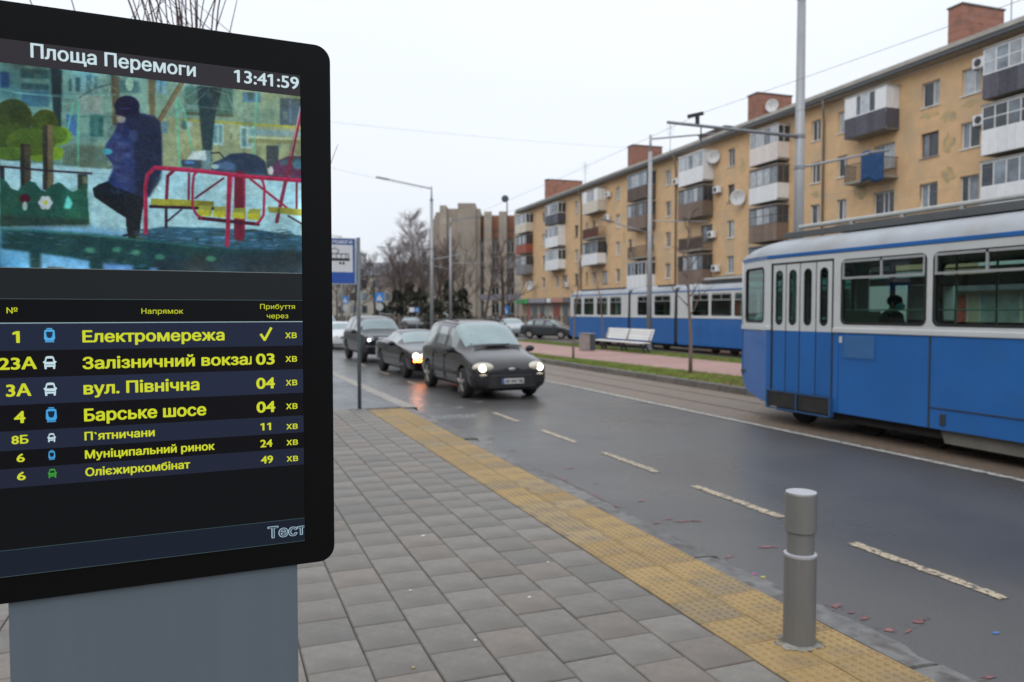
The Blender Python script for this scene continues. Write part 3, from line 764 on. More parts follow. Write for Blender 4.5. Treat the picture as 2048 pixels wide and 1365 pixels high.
for i in range(40):
    x_ = random.choice((random.uniform(820, 1160), random.uniform(380, 560))); y_ = random.uniform(330, 450)
    pline([(x_, y_), (x_+random.uniform(-45, 45), y_+random.uniform(10, 60)), (x_+random.uniform(-70, 70), y_+random.uniform(60, 110))], 2.5, random.choice([(50, 66, 62), (150, 172, 150), (84, 96, 80)]), .4)
# cars behind
ppoly([(895, 765), (925, 725), (985, 722), (990, 770)], (175, 195, 195), 1, 1); ppoly([(868, 765), (965, 770), (965, 810), (868, 800)], (52, 66, 78), 1, 1); prect(885, 772, 930, 785, (70, 120, 175))
pline([(1010, 735), (1050, 732), (1070, 755), (1070, 790)], 6, (34, 46, 50))
ppoly([(1012, 815), (1020, 780), (1070, 760), (1100, 738), (1170, 733), (1230, 745), (1270, 775), (1285, 845), (1100, 845)], (38, 52, 72), 1, 1); ppoly([(1030, 785), (1090, 770), (1130, 790), (1120, 820), (1040, 810)], (74, 104, 140), .8, 2); pell(1030, 800, 18, 12, (150, 185, 180), .8, .3)
ppoly([(1285, 860), (1288, 815), (1330, 770), (1380, 750), (1447, 748), (1447, 880)], (84, 46, 70), 1, 1); ppoly([(1335, 775), (1385, 756), (1447, 755), (1447, 790), (1340, 792)], (62, 86, 92), .9, 1); pell(1297, 820, 12, 22, (195, 205, 200), .9, .3); pell(1425, 790, 22, 24, (70, 120, 135), .8, .3)
pline([(770, 800), (1447, 850)], 5, (66, 84, 84), .8)
# snow
ppoly([(0, 768), (300, 795), (520, 812), (780, 800), (980, 832), (1447, 872), (1447, 1340), (0, 1340)], (150, 196, 206), 1, 1)
ppoly([(0, 1090), (400, 1080), (800, 1150), (1447, 1250), (1447, 1340), (0, 1340)], (84, 142, 186), .85, 6)
for i in range(150):
    x_, y_ = random.uniform(0, 1440), random.uniform(820, 1150); pell(x_, y_, random.uniform(6, 40), random.uniform(1.5, 4), random.choice([(120, 168, 184), (176, 212, 216), (100, 140, 160)]), .3, .6)
# cloud shaped tree of the playground
for a in [(60, 570, 95, 95, (46, 58, 26)), (215, 592, 66, 66, (50, 66, 26)), (278, 652, 66, 46, (98, 140, 42)), (262, 648, 60, 44, (72, 102, 34)), (270, 735, 36, 34, (104, 142, 40)), (180, 738, 40, 40, (92, 126, 40)), (60, 680, 130, 90, (52, 68, 28)), (150, 680, 120, 66, (62, 84, 30)), (40, 735, 90, 30, (70, 96, 34))]: pell(*a)
ppoly([(98, 690), (145, 690), (148, 910), (98, 905)], (62, 58, 44), 1, 0); ppoly([(98, 690), (118, 690), (118, 905), (98, 905)], (34, 36, 32), .9); ppoly([(205, 600), (255, 600), (256, 912), (206, 910)], (92, 84, 60), 1); ppoly([(205, 600), (228, 600), (228, 912), (206, 910)], (40, 40, 36), .9)
prect(0, 800, 22, 870, (32, 40, 42)); prect(372, 835, 420, 905, (42, 52, 46)); prect(395, 845, 420, 880, (130, 140, 110), .6, 1)
pline([(0, 798), (220, 818), (438, 832)], 9, (40, 34, 44))
sc_ = [(0, 850), (30, 868), (55, 905), (85, 915), (112, 888), (140, 868), (168, 875), (195, 910), (215, 917), (248, 888), (285, 874), (312, 895), (340, 918), (362, 918), (395, 888), (412, 880), (418, 920), (428, 1075), (0, 1085)]
ppoly(sc_, (30, 72, 60), 1, 0); ppoly([(300, 915), (418, 900), (426, 1070), (320, 1075)], (36, 104, 82), .5, 6); ppoly([(0, 1030), (426, 1050), (430, 1085), (0, 1095)], (34, 46, 40), .7, 3)
pell(120, 952, 26, 22, (64, 20, 34)); pell(120, 988, 12, 22, (150, 182, 182), 1, .2)
for i in range(6): pell(218+20*math.cos(i*1.047), 972+20*math.sin(i*1.047), 15, 15, (176, 190, 196), 1, .2)
pell(218, 972, 20, 20, (176, 190, 196)); pell(219, 971, 10, 10, (168, 178, 46), 1, .3)
ppoly([(325, 938), (338, 955), (348, 975), (335, 1003), (305, 998), (312, 975), (317, 950)], (96, 208, 198), 1, 1)
# child
ppoly([(443, 905), (470, 885), (520, 868), (600, 900), (690, 940), (690, 985), (650, 1020), (598, 1042), (560, 1018), (452, 945)], (20, 24, 28), 1, 0)
ppoly([(592, 930), (700, 930), (684, 1000), (672, 1080), (668, 1150), (640, 1160), (616, 1155), (606, 1090)], (24, 29, 33), 1, 0); ppoly([(582, 1128), (612, 1120), (612, 1132), (590, 1136)], (25, 28, 34))
ppoly([(600, 545), (640, 540), (690, 545), (740, 560), (768, 590), (772, 640), (776, 780), (770, 830), (735, 860), (715, 945), (640, 930), (560, 900), (515, 872), (545, 800), (500, 735), (508, 690), (545, 640), (560, 600)], (40, 50, 92), 1, 1)
ppoly([(660, 548), (740, 560), (770, 590), (776, 780), (770, 860), (715, 945), (650, 940), (640, 700)], (28, 34, 52), .9, 2)
for a in [(560, 650, 24, 14), (590, 690, 30, 14), (570, 760, 26, 12), (610, 740, 22, 18), (640, 650, 20, 30), (555, 800, 22, 10), (580, 860, 40, 16)]: pell(*a, (62, 78, 124), .55, .7)
for a in [(600, 720, 22, 10), (545, 700, 16, 12), (600, 630, 16, 24), (565, 820, 14, 8)]: pell(*a, (26, 34, 66), .6, .7)
for i in range(90):
    x_ = random.uniform(515, 765); y_ = random.uniform(590, 920); k_ = (x_ < 650)
    pline([(x_, y_), (x_+random.uniform(-26, 26), y_+random.uniform(-12, 22))], random.uniform(4, 12), random.choice([(64, 80, 130), (22, 28, 54), (48, 60, 104)]) if k_ and PX is not None else random.choice([(20, 26, 42), (36, 44, 68)]), .35, 8)
ppoly([(440, 560), (545, 560), (500, 700), (490, 860), (440, 860)], (0, 0, 0), 0)
pell(580, 572, 22, 18, (150, 150, 140), .8, .3); pell(608, 508, 60, 48, (24, 24, 48)); ppoly([(552, 500), (664, 500), (668, 555), (620, 570), (552, 548)], (24, 24, 46), 1, 1); pell(600, 522, 30, 4, (60, 50, 110), .6, .5); pell(640, 585, 40, 40, (28, 32, 54), .9, .3); pell(515, 728, 22, 15, (56, 146, 160), .9, .4)
# carousel
ppoly([(650, 1140), (700, 1100), (790, 1086), (1000, 1092), (1250, 1105), (1447, 1130), (1447, 1210), (1000, 1200), (720, 1180)], (44, 84, 104), 1, 1)
rs = np.random.default_rng(5)
for i in range(150):
    x_, y_ = rs.uniform(680, 1447), rs.uniform(1100, 1195); pell(x_, y_, rs.uniform(6, 34), rs.uniform(2, 5), [(84, 128, 168), (30, 52, 60), (66, 100, 130), (44, 60, 52)][i % 4], .7, .5)
pline([(655, 1135), (720, 1165), (850, 1190)], 12, (72, 80, 48), .9); pline([(650, 1150), (760, 1185)], 5, (190, 195, 190), .7)
RD = (142, 32, 60); RD2 = (100, 28, 44)
pline([(1447, 505), (1325, 1062)], 17, (112, 40, 58)); pline([(1440, 505), (1390, 750)], 4, (196, 196, 196), .8)
pline([(905, 832), (903, 955)], 10, RD2); pline([(832, 818), (803, 845), (797, 955)], 15, RD2); pline([(1420, 870), (1420, 1000)], 9, RD2)
pline([(1070, 855), (935, 950)], 9, (86, 26, 40)); pline([(1200, 860), (1375, 998)], 10, (130, 30, 52))
pline([(796, 985), (795, 1088)], 13, (40, 28, 36)); pline([(868, 1005), (800, 1062)], 8, (44, 28, 38)); pline([(1380, 1035), (1447, 1075)], 8, (60, 40, 50))
pline([(720, 990), (1020, 1000)], 14, (42, 24, 34)); ppoly([(722, 952), (880, 958), (1022, 965), (1025, 990), (940, 992), (722, 982)], (132, 136, 46), 1, 0); prect(945, 965, 1022, 990, (110, 106, 40), .7)
ppoly([(1280, 992), (1447, 1002), (1447, 1035), (1290, 1018)], (130, 132, 52), 1, 0); prect(1330, 998, 1340, 1026, (70, 66, 40), .8)
pline([(1148, 845), (1146, 1130)], 52, RD2); pline([(1168, 845), (1168, 1090)], 10, (150, 36, 60), .8); pline([(1110, 850), (1095, 990)], 14, (150, 60, 130), .8)
pline([(955, 1046), (1235, 1075)], 16, (62, 22, 34))
for x0_, x1_ in ((945, 1012), (1018, 1080), (1112, 1175), (1184, 1245)):
    o_ = (x0_-945)*.07; ppoly([(x0_+8, 985+o_), (x1_, 985+o_), (x1_, 1035+o_), (x0_, 1030+o_)], (140, 146, 60), 1, 0); ppoly([(x0_, 1006+o_), (x1_-6, 1008+o_), (x1_-6, 1040+o_), (x0_+2, 1034+o_)], (172, 176, 46), .9, 0)
pline([(950, 815), (928, 840), (922, 900), (922, 990), (938, 1025), (965, 1048)], 11, RD); pline([(1225, 848), (1256, 862), (1266, 900), (1262, 1030), (1242, 1062), (1225, 1074)], 11, RD)
pline([(1098, 850), (1094, 1000), (1088, 1175)], 20, RD)
pline([(698, 1118), (696, 900), (706, 838), (740, 804), (960, 820), (1200, 848), (1447, 866)], 20, RD); pline([(740, 799), (960, 815), (1200, 843), (1447, 861)], 5, (205, 50, 100), .6); pline([(691, 1110), (690, 900), (700, 840)], 4, (205, 80, 110), .6)
# blurred rail in front
ppoly([(0, 1092), (400, 1118), (800, 1160), (1100, 1192), (1447, 1203), (1447, 1345), (0, 1345), ], (26, 58, 60), 1, 3)
ppoly([(760, 1240), (1447, 1200), (1447, 1345), (700, 1345)], (36, 46, 54), .8, 8)
ppoly([(0, 1192), (142, 1208), (145, 1310), (0, 1310)], (92, 158, 196), 1, 2); ppoly([(196, 1215), (428, 1250), (432, 1316), (196, 1312)], (96, 156, 196), 1, 2); ppoly([(494, 1262), (640, 1272), (628, 1318), (494, 1318)], (84, 136, 196), 1, 2); ppoly([(715, 1282), (760, 1286), (742, 1320), (725, 1320)], (90, 140, 205), 1, 2)
prect(228, 1278, 300, 1312, (74, 68, 60), .9, 1); pline([(0, 1096), (400, 1122), (1000, 1186)], 8, (44, 110, 96), .7, 8)
for x_, y_ in ((432, 1198), (560, 1196), (650, 1210), (765, 1232), (1010, 1240)): pell(x_, y_, 22, 13, (66, 140, 108), .75, .8)
for i in range(60): pell(rs.uniform(0, 700), rs.uniform(1085, 1180) if i % 2 else rs.uniform(1200, 1300), rs.uniform(10, 30), 3, (120, 165, 205) if i % 3 else (60, 110, 150), .25, .6)
def fbm():
    a = 0
    for k_, w_ in ((1, .45), (3, .5), (8, .6), (20, .9)):
        q_ = blur(rs.normal(0, 1, (NV, NU)), k_); a = a+q_/q_.std()*w_
    return a/a.std()
f1 = fbm(); img *= (1+.085*f1)[..., None]
img += (fbm()*3)[..., None]*np.array((1, .2, -.8))
img = img*.93+np.array((4, 6, 8))
img = blur(img[..., 0], 1)[..., None]*[1, 0, 0]+blur(img[..., 1], 1)[..., None]*[0, 1, 0]+blur(img[..., 2], 1)[..., None]*[0, 0, 1]
img *= (1-.18*np.clip((1310-PY)/1310, 0, 1)*0)[..., None]
nz_ = rs.normal(0, 1, (NV, NU)); img += (blur(nz_, 1)*8)[..., None]
img = np.clip(img, 0, 255)/255
linimg = np.where(img <= .04045, img/12.92, ((img+.055)/1.055)**2.4)
pmesh = bpy.data.meshes.new('playground_picture')
vco = np.stack([uu+.34, np.full_like(uu, -.0011), zz-.121], -1).reshape(-1, 3)
idx = np.arange(NU*NV).reshape(NV, NU)
fcs = np.stack([idx[:-1, :-1], idx[:-1, 1:], idx[1:, 1:], idx[1:, :-1]], -1).reshape(-1, 4)
pmesh.vertices.add(len(vco)); pmesh.vertices.foreach_set('co', vco.reshape(-1)); pmesh.loops.add(fcs.size); pmesh.loops.foreach_set('vertex_index', fcs.reshape(-1))
pmesh.polygons.add(len(fcs)); pmesh.polygons.foreach_set('loop_start', np.arange(0, fcs.size, 4)); pmesh.polygons.foreach_set('loop_total', np.full(len(fcs), 4)); pmesh.update()
ca = pmesh.color_attributes.new('picture', 'FLOAT_COLOR', 'POINT')
ca.data.foreach_set('color', np.concatenate([linimg.reshape(-1, 3), np.ones((NU*NV, 1))], 1).reshape(-1))
pmt = bpy.data.materials.new('screen_picture'); pmt.use_nodes = True
b = pmt.node_tree.nodes['Principled BSDF']; vc = pmt.node_tree.nodes.new('ShaderNodeVertexColor'); vc.layer_name = 'picture'
pmt.node_tree.links.new(vc.outputs['Color'], b.inputs['Emission Color']); b.inputs['Emission Strength'].default_value = 1/2**EXPO
b.inputs['Base Color'].default_value = (.004, .004, .005, 1); b.inputs['Roughness'].default_value = .25; b.inputs['Specular IOR Level'].default_value = .1
link('playground_picture', pmesh, [pmt], scn)

# ================================================================= BOLLARD, SIGN POST
bo = thing('bollard', 'brushed steel bollard with a stepped neck standing on the yellow tactile strip', 'bollard', (3.07, 3.42, .119))
MB().lathe([(.088, 0), (.088, .50), (.086, .508)], seg=96).build('lower_sleeve', steel, bo)
MB().lathe([(.0865, .500), (.0895, .505), (.0895, .516), (.074, .521)], seg=96).build('collar_ring', steel_l, bo)
MB().lathe([(.0745, .50), (.0745, .66)], seg=96).build('neck', steel, bo)
MB().lathe([(.075, .640), (.086, .643), (.0865, .648), (.0865, .855), (.084, .862)], seg=96).build('upper_sleeve', steel, bo, bevel=.001)
MB().lathe([(.0835, .859), (.0835, .8655)], seg=96).build('top_cap', steel_l, bo, bevel=.001)
gb = MB(); n = 30
ri = [(.086*math.cos(2*math.pi*i/n), .086*math.sin(2*math.pi*i/n), .004) for i in range(n)]
ro = [((.125+random.uniform(-.02, .028))*math.cos(2*math.pi*i/n), (.125+random.uniform(-.02, .028))*math.sin(2*math.pi*i/n), .0045) for i in range(n)]
gb.add([(a, b_, .012) for a, b_, _ in ri]+ro, [(i, (i+1) % n, n+(i+1) % n, n+i) for i in range(n)])
gb.build('mortar_ring', mat('mortar', (.36, .35, .33), .9, var=.35, scale=25, bump=1, bscale=60, stain=(.13, .11, .08), stf=(.45, .6), sts=12), bo, fix=True)

sp = thing('stop_sign_post', 'grey post with a blue tram stop sign at the far end of the paving', 'stop sign', (2.60, 14.95, .118))
MB().tube([(0, 0, 0), (0, 0, 3.30)], .036, 12).build('post', polegrey, sp, smooth=True)
pb = MB(); pb.box(-.83, -.045, -.03, .03, 2.395, 3.285); pan = pb.build('sign_panel', mat('sign_frame_grey', (.42, .43, .50), .4, .3), sp, bevel=.006)
def face(nm, x0, x1, z0, z1, m_, w_=-.034):
    b_ = MB(); b_.box(x0, x1, w_, w_+.003, z0, z1); return b_.build(nm, m_, pan)
sblue = mat('sign_blue', (.018, .085, .38), .4); sblue2 = mat('sign_blue_dark', (.02, .09, .26), .4); swhite = mat('sign_white', (.62, .63, .66), .5, var=.04)
face('blue_face', -.80, -.075, 2.415, 3.265, sblue2); face('blue_field', -.795, -.08, 2.42, 2.62, sblue, -.0365)
face('white_field', -.76, -.115, 2.63, 3.15, swhite, -.0365)
me = text_mesh('ПЛ.ПЕРЕМОГИ', lambda a, b_, c_: (-.765+a, -.0385, 3.175+b_), .64, .062, .05); link('lettering', me, [mat('sign_lettering', (.6, .62, .75), .5)], pan)
ic = MB()
ic.box(-.72, -.175, -.040, -.038, 2.845, 2.895)
for x_ in (-.70, -.61, -.52, -.43, -.34, -.25, -.20): ic.box(x_, x_+.012, -.040, -.038, 2.895, 2.975)
ic.box(-.70, -.19, -.0405, -.0385, 2.972, 2.985)
for a_, b_ in (((-.50, 2.985), (-.55, 3.04)), ((-.42, 2.985), (-.37, 3.04)), ((-.55, 3.04), (-.46, 3.09)), ((-.37, 3.04), (-.46, 3.09))):
    ic.tube([(a_[0], -.039, a_[1]), (b_[0], -.039, b_[1])], .006, 4)
for x_ in (-.65, -.59, -.35, -.29): ic.lathe([(.024, -.0405), (.024, -.0385)], (x_, 0, 2.80), 12, 'Y')
ic.build('tram_pictogram', mat('sign_black', (.02, .02, .025), .5), pan)

# ================================================================= TRAMS
gl_tram = glass('tram_glass', (.48, .84, .72), .50)
gl_end = glass('tram_glass_end', (.62, .9, .82), .7)
intm = mat('tram_interior', (.16, .20, .17), .6, var=.15); intl = mat('tram_interior_light', (.34, .42, .38), .5, var=.15)
intd = mat('tram_interior_dark', (.05, .06, .055), .6); seatm = mat('tram_seat', (.12, .09, .06), .6); hand = mat('handrail', (.45, .5, .48), .35, .4)
ZB, ZW0, ZW1, ZS = .37, 1.70, 2.93, 2.995
def sideplate(nm, y0, y1, z0, z1, holes, t_, m_, par, x=0.0, side=1, bevel=0, outer=None):
    fn = (lambda u, v_, w: (x+w, u, v_)) if side == 1 else (lambda u, v_, w: (x-w, u, v_))
    me = plate_mesh(nm, outer or [(y0, z0), (y1, z0), (y1, z1), (y0, z1)], holes, t_, fn)
    return link(nm, me, [m_], par, bevel=bevel)
def tram_car(root, y0, y1, wins, door=None, taper=None, detail=True, panels=None):
    """one car body, side plane x = 0 facing -x, 2.2 m wide. y0 < y1 are local."""
    Wd = 2.2
    yw = y1
    dr = door
    # upper white walls
    hs_ = [rr(a, 1.79, b_, 2.82, .10) for a, b_ in wins]
    segs = [(y0, dr[0]), (dr[1], y1)] if dr else [(y0, y1)]
    for a, b_ in segs:
        hh = [rr(p, 1.79, q, 2.82, .10) for p, q in wins if p > a and q < b_]
        sideplate('upper_wall', a, b_, ZW0, ZW1, hh, .035, cream, root)
    if dr: sideplate('upper_wall', dr[0], dr[1], 2.83, ZW1, [], .035, cream, root)
    sideplate('upper_wall', y0, y1, ZW0, ZW1, [rr(p, 1.79, q, 2.82, .10) for p, q in wins]+([rr(dr[0]+.1, 1.79, dr[1]-.1, 2.82, .1)] if dr else []), .035, cream, root, Wd, -1)
    pl = panels or [(y0, y1)]
    for a, b_ in pl: sideplate('side_panel', a+.006, b_-.006, ZB, ZW0-.045, [], .03, blue, root, bevel=.006)
    sideplate('side_panel', y0, y1, ZB, ZW0-.045, [], .03, blue, root, Wd, -1)
    inn = MB(); inn.box(.031, .05, y0, dr[0] if dr else y1, ZB+.02, ZW0); inn.box(Wd-.05, Wd-.031, y0, y1, ZB+.02, ZW0); inn.build('inner_wall', tdark, root)
    # belt rail and blue stripe
    for a, b_ in segs:
        bl = MB(); bl.box(-.022, .03, a, b_, 1.658, 1.738); bl.build('belt_rail', cream, root, bevel=.012)
        sb_ = MB(); sb_.box(-.012, .03, a, b_, 2.935, 2.998); sb_.build('blue_stripe', blue, root, bevel=.006)
    if dr: sb_ = MB(); sb_.box(-.012, .03, dr[0], dr[1], 2.935, 2.998); sb_.build('blue_stripe', blue, root, bevel=.006)
    sb_ = MB(); sb_.box(Wd-.03, Wd+.012, y0, y1, 2.935, 2.998); sb_.build('blue_stripe', blue, root)
    # windows
    for a, b_ in wins:
        for sd_, x_ in ((1, -.006), (-1, Wd+.006)):
            if sd_ == -1 and not detail: continue
            fr_ = sideplate('window_frame', 0, 0, 0, 0, [rr(a+.035, 1.825, b_-.035, 2.785, .08)], .045, rubber if sd_ == 1 else tdark, root, x_, sd_, outer=rr(a, 1.79, b_, 2.82, .10))
            if sd_ == 1:
                tr = MB(); tr.box(-.014, .012, a+.03, b_-.03, 2.505, 2.54); mid = (a+b_)/2; tr.box(-.010, .012, mid-.018, mid+.018, 2.54, 2.80)
                tr.box(-.010, .012, a+.035, b_-.035, 2.765, 2.80); tr.box(-.009, .012, a+.03, a+.062, 2.54, 2.77); tr.box(-.009, .012, b_-.062, b_-.03, 2.54, 2.77)
                tr.build('window_trim', alu, fr_)
                pn = MB(); pn.poly([(.022, a+.02, 1.81), (.022, b_-.02, 1.81), (.022, b_-.02, 2.80), (.022, a+.02, 2.80)]); pn.build('pane', gl_tram, fr_)
                gr = MB(); gr.tube([(.10, a, 2.02), (.10, b_, 2.02)], .012, 6); gr.build('window_guard_bar', hand, fr_)
            else:
                tr = MB(); tr.box(Wd-.012, Wd+.01, a, b_, 2.42, 2.50); tr.build('window_trim', tdark, fr_)
    # floor, ceiling, roof
    fl = MB(); fl.box(.05, Wd-.05, y0, y1, .82, .88); fl.box(.05, Wd-.05, y0, y1, 2.86, 2.90, 1); fl.build('floor_and_ceiling', [intd, intm], root)
    prof = [(0, 2.998), (.02, 3.06), (.08, 3.14), (.20, 3.22), (.42, 3.29), (.75, 3.335), (1.1, 3.35)]
    prof = prof+[(Wd-a, z) for a, z in prof[-2::-1]]
    st = [(y0, 1, 0), (y1-.3, 1, 0)]
    if taper: st += [(y1, 1, .005), (y1+.45, .91, .03), (y1+.85, .80, .09), (y1+1.1, .72, .18), (y1+1.22, .66, .29), (y1+1.245, .60, .352)]
    else: st += [(y1-.12, 1, .01), (y1, .97, .10)]
    rf = MB(); n = len(prof)
    for (yy, k_, dz) in st:
        for (a, z) in prof: rf.v.append((1.1+(a-1.1)*(1-(1-k_)*1.1 if taper else k_), yy, 2.998+max(0, (z-2.998))*max(0, (1-dz/.353))))
    for i in range(len(st)-1):
        for j in range(n-1):
            a = i*n+j; rf.f.append((a, a+1, a+n+1, a+n)); rf.m.append(0)
    rf.f.append(tuple(range(n))[::-1]); rf.m.append(0)
    rf.build('roof', roofm, root, smooth=True, fix=True)
    # under body
    ub = MB(); ub.box(.16, Wd-.16, y0, y1-.1, .22, .82); ub.build('undercarriage', underm, root)
    if detail:
        rk = MB(); rk.box(.42, .50, y0, y1+.05, 3.315, 3.425); rk.box(Wd-.5, Wd-.42, y0, y1+.05, 3.315, 3.425); rk.build('roof_rack', rackm, root, bevel=.01)
        rl = MB(); rl.tube([(.50, y0, 3.50), (.50, y1-.25, 3.50)], .04, 10); rl.tube([(1.7, y0, 3.50), (1.7, y1-.25, 3.50)], .04, 10)
        for k_ in range(int(y1-y0)): rl.box(.47, .53, y0+k_+.4, y0+k_+.46, 3.34, 3.48)
        rl.build('roof_pipe', rackl, root, smooth=False)
        bx_ = MB(); bx_.box(.55, 1.65, y0+.5, y1-1.0, 3.34, 3.46); bx_.build('roof_equipment_box', rackm, root, bevel=.02)
def door_leaves(root, bounds, z0=.60):
    mb_ = MB(); mb_.box(.035, .06, bounds[0]-.03, bounds[-1]+.03, z0-.02, 2.85); mb_.v = mb_.v
    fr = MB(); fr.box(-.004, .05, bounds[0]-.035, bounds[0]-.006, z0, 2.84); fr.box(-.004, .05, bounds[-1]+.006, bounds[-1]+.035, z0, 2.84); fr.box(-.004, .05, bounds[0]-.035, bounds[-1]+.035, 2.825, 2.85)
    fr.build('door_frame', tdark, root)
    for a, b_ in zip(bounds[:-1], bounds[1:]):
        c_ = (a+b_)/2
        up = sideplate('door_leaf', 0, 0, 0, 0, [rr(c_-.085, 1.765, c_+.085, 2.715, .085, 8)], .028, cream, root, .006, 1, outer=[(a+.012, 1.66), (b_-.012, 1.66), (b_-.012, 2.815), (a+.012, 2.815)], bevel=.004)
        lo = MB(); lo.box(.006, .034, a+.012, b_-.012, z0, 1.657); lo.build('lower_panel', blue, up, bevel=.005)
        gk = sideplate('window_gasket', 0, 0, 0, 0, [rr(c_-.068, 1.785, c_+.068, 2.695, .068, 8)], .03, rubber, up, .001, 1, outer=rr(c_-.09, 1.76, c_+.09, 2.72, .09, 8))
        pn = MB(); pn.poly([(.02, c_-.08, 1.77), (.02, c_+.08, 1.77), (.02, c_+.08, 2.71), (.02, c_-.08, 2.71)]); pn.build('pane', gl_tram, up)
        rb = MB(); rb.box(.012, .03, b_-.012, b_+.012, z0, 2.82); rb.build('door_seal', rubber, up)

TX0 = 9.3
tr1 = thing('tram', 'blue and white tram passing close on the right with folding doors and one passenger', 'tram', (TX0, 4, 0), 0)
W1 = [(6.26-4, 7.86-4), (7.96-4, 9.54-4), (4.56-4, 6.16-4), (2.86-4, 4.46-4), (1.16-4, 2.76-4), (-.54-4, 1.06-4), (-2.24-4, -.64-4)]
tram_car(tr1, -2.6-4, 11.30-4, W1, door=(9.70-4, 11.18-4), taper=True, panels=[(7.89-4, 9.58-4), (9.58-4, 9.70-4), (4.0-4, 7.89-4), (-2.6-4, 4.0-4)])
door_leaves(tr1, [9.73-4, 10.09-4, 10.47-4, 10.81-4, 11.15-4])
o_ = MB(); o_.box(-.004, .03, 11.18-4, 11.30-4, .36, 1.655); o_.build('corner_post', blue, tr1); 
# tapered end: facets
FA, FB = (0, 7.30), (.36, 8.44)
fd = Vector((FB[0]-FA[0], FB[1]-FA[1])); FL = fd.length; fd.normalize(); fnrm = Vector((fd.y, -fd.x))   # points inwards
def facet(nm, outer, holes, t_, m_, par, off=0.0, mirror=False):
    def fn(u, v_, w):
        q = Vector(FA)+fd*u+fnrm*(w+off); x_ = q.x if not mirror else 2.2-q.x
        return (x_, q.y, v_)
    return link(nm, plate_mesh(nm, outer, holes, t_, fn), [m_], par)
for mi in (False, True):
    facet('end_wall', [(0, ZW0-.04), (FL, ZW0-.04), (FL, 2.94), (0, 2.94)], [rr(.14, 1.80, FL*.86, 2.80, .10)], .035, cream, tr1, 0, mi)
    facet('side_panel', [(0, .36), (FL*.15, .36), (FL*.80, .48), (FL*.93, .62), (FL, .80), (FL, 1.655), (0, 1.655)], [], .03, blue, tr1, 0.001, mi)
    facet('belt_rail', [(0, 1.658), (FL+.01, 1.658), (FL+.01, 1.738), (0, 1.738)], [], .05, cream, tr1, -.022, mi)
    facet('blue_stripe', [(0, 2.935), (FL+.01, 2.935), (FL+.01, 2.998), (0, 2.998)], [], .04, blue, tr1, -.010, mi)
    fw = facet('window_frame', rr(.13, 1.79, FL*.87, 2.81, .10), [rr(.17, 1.83, FL*.84, 2.77, .08)], .05, rubber, tr1, -.008, mi)
    facet('pane', rr(.15, 1.81, FL*.86, 2.79, .08), [], .004, gl_end, fw, .018, mi)
ex = MB(); y_ = 8.44
ex.box(.34, 1.86, y_-.03, y_, .75, 1.66); ex.build('end_panel', blue, tr1, bevel=.02)
me = plate_mesh('end_wall', [(.34, 1.66), (1.86, 1.66), (1.86, 2.96), (.34, 2.96)], [rr(.48, 1.80, 1.72, 2.80, .1)], .035, lambda u, v_, w: (u, y_-w, v_)); link('end_wall', me, [cream], tr1)
b_ = MB(); b_.poly([(.45, y_-.02, 1.78), (1.75, y_-.02, 1.78), (1.75, y_-.02, 2.82), (.45, y_-.02, 2.82)]); b_.build('rear_window', gl_end, tr1)
b_ = MB(); b_.box(.5, 1.7, y_-.02, y_+.06, .48, .74); b_.build('bumper', tdark, tr1, bevel=.02)
b_ = MB(); b_.box(.3, 1.9, 7.25, 8.4, .82, .87); b_.build('end_floor', intd, tr1)
# steps
st_ = MB(); st_.box(-.06, -.045, 5.70, 7.20, .585, .605); st_.box(-.075, -.055, 5.70, 7.20, .275, .30); st_.box(-.07, -.05, 6.44, 6.465, .30, .59); st_.box(-.07, .02, 5.67, 5.70, .28, .60); st_.box(-.07, .02, 7.19, 7.22, .28, .60)
st_.build('step_frame', mat('step_blue', (.02, .07, .17), .5, var=.2), tr1, bevel=.004)
st_ = MB(); st_.box(-.045, -.005, 5.71, 6.43, .32, .575); st_.box(-.045, -.005, 6.475, 7.18, .32, .575); st_.build('step_board', underm, tr1)
# panels, hatch, handle, apron
b_ = MB(); b_.box(-.012, 0, 8.86-4, 9.45-4, 1.27, 1.61); b_.build('access_hatch', blue_l, tr1, bevel=.005)
b_ = MB(); b_.box(-.006, 0, 8.83-4, 9.48-4, 1.24, 1.64); b_.build('hatch_rim', blue, tr1, bevel=.002)
b_ = MB(); b_.box(-.014, 0, -2.6-4, 7.86-4, .655, .668); b_.box(-.008, 0, 7.872-4, 7.90-4, .37, 1.655); b_.build('panel_seam', tdark, tr1)
b_ = MB(); b_.box(-.018, 0, 7.62-4, 7.70-4, .43, .59); b_.build('latch', tdark, tr1, bevel=.006)
b_ = MB(); b_.box(-.010, 0, 9.50-4, 9.555-4, 1.50, 1.60); b_.build('number_plate', cream, tr1)
apm = mat('apron_beige', (.17, .16, .135), .6, var=.2)
b_ = MB(); b_.add([(.12, 7.80-4, .36), (.12, 7.72-4, .17), (.12, -2.6-4, .17), (.12, -2.6-4, .36), (.3, 7.80-4, .36), (.3, 7.72-4, .17), (.3, -2.6-4, .17), (.3, -2.6-4, .36)],
                  [(0,1,2,3),(4,7,6,5),(0,4,5,1),(1,5,6,2),(3,2,6,7),(0,3,7,4)]); b_.build('apron', apm, tr1)
for yy in (9.4, 8.2, 10.9, 1.0, -.4):
    b_ = MB(); b_.lathe([(.10, -.06), (.30, -.06), (.30, .06), (.10, .06)], (.55, yy-4, .30), 20, 'X'); b_.build('wheel', underm, tr1)
b_ = MB(); b_.box(.30, .42, 8.0-4, 9.7-4, .18, .36); b_.lathe([(.06, -.05), (.06, .05)], (.4, 8.8-4, .2), 10, 'X'); b_.build('bogie_frame', underm, tr1, bevel=.02)
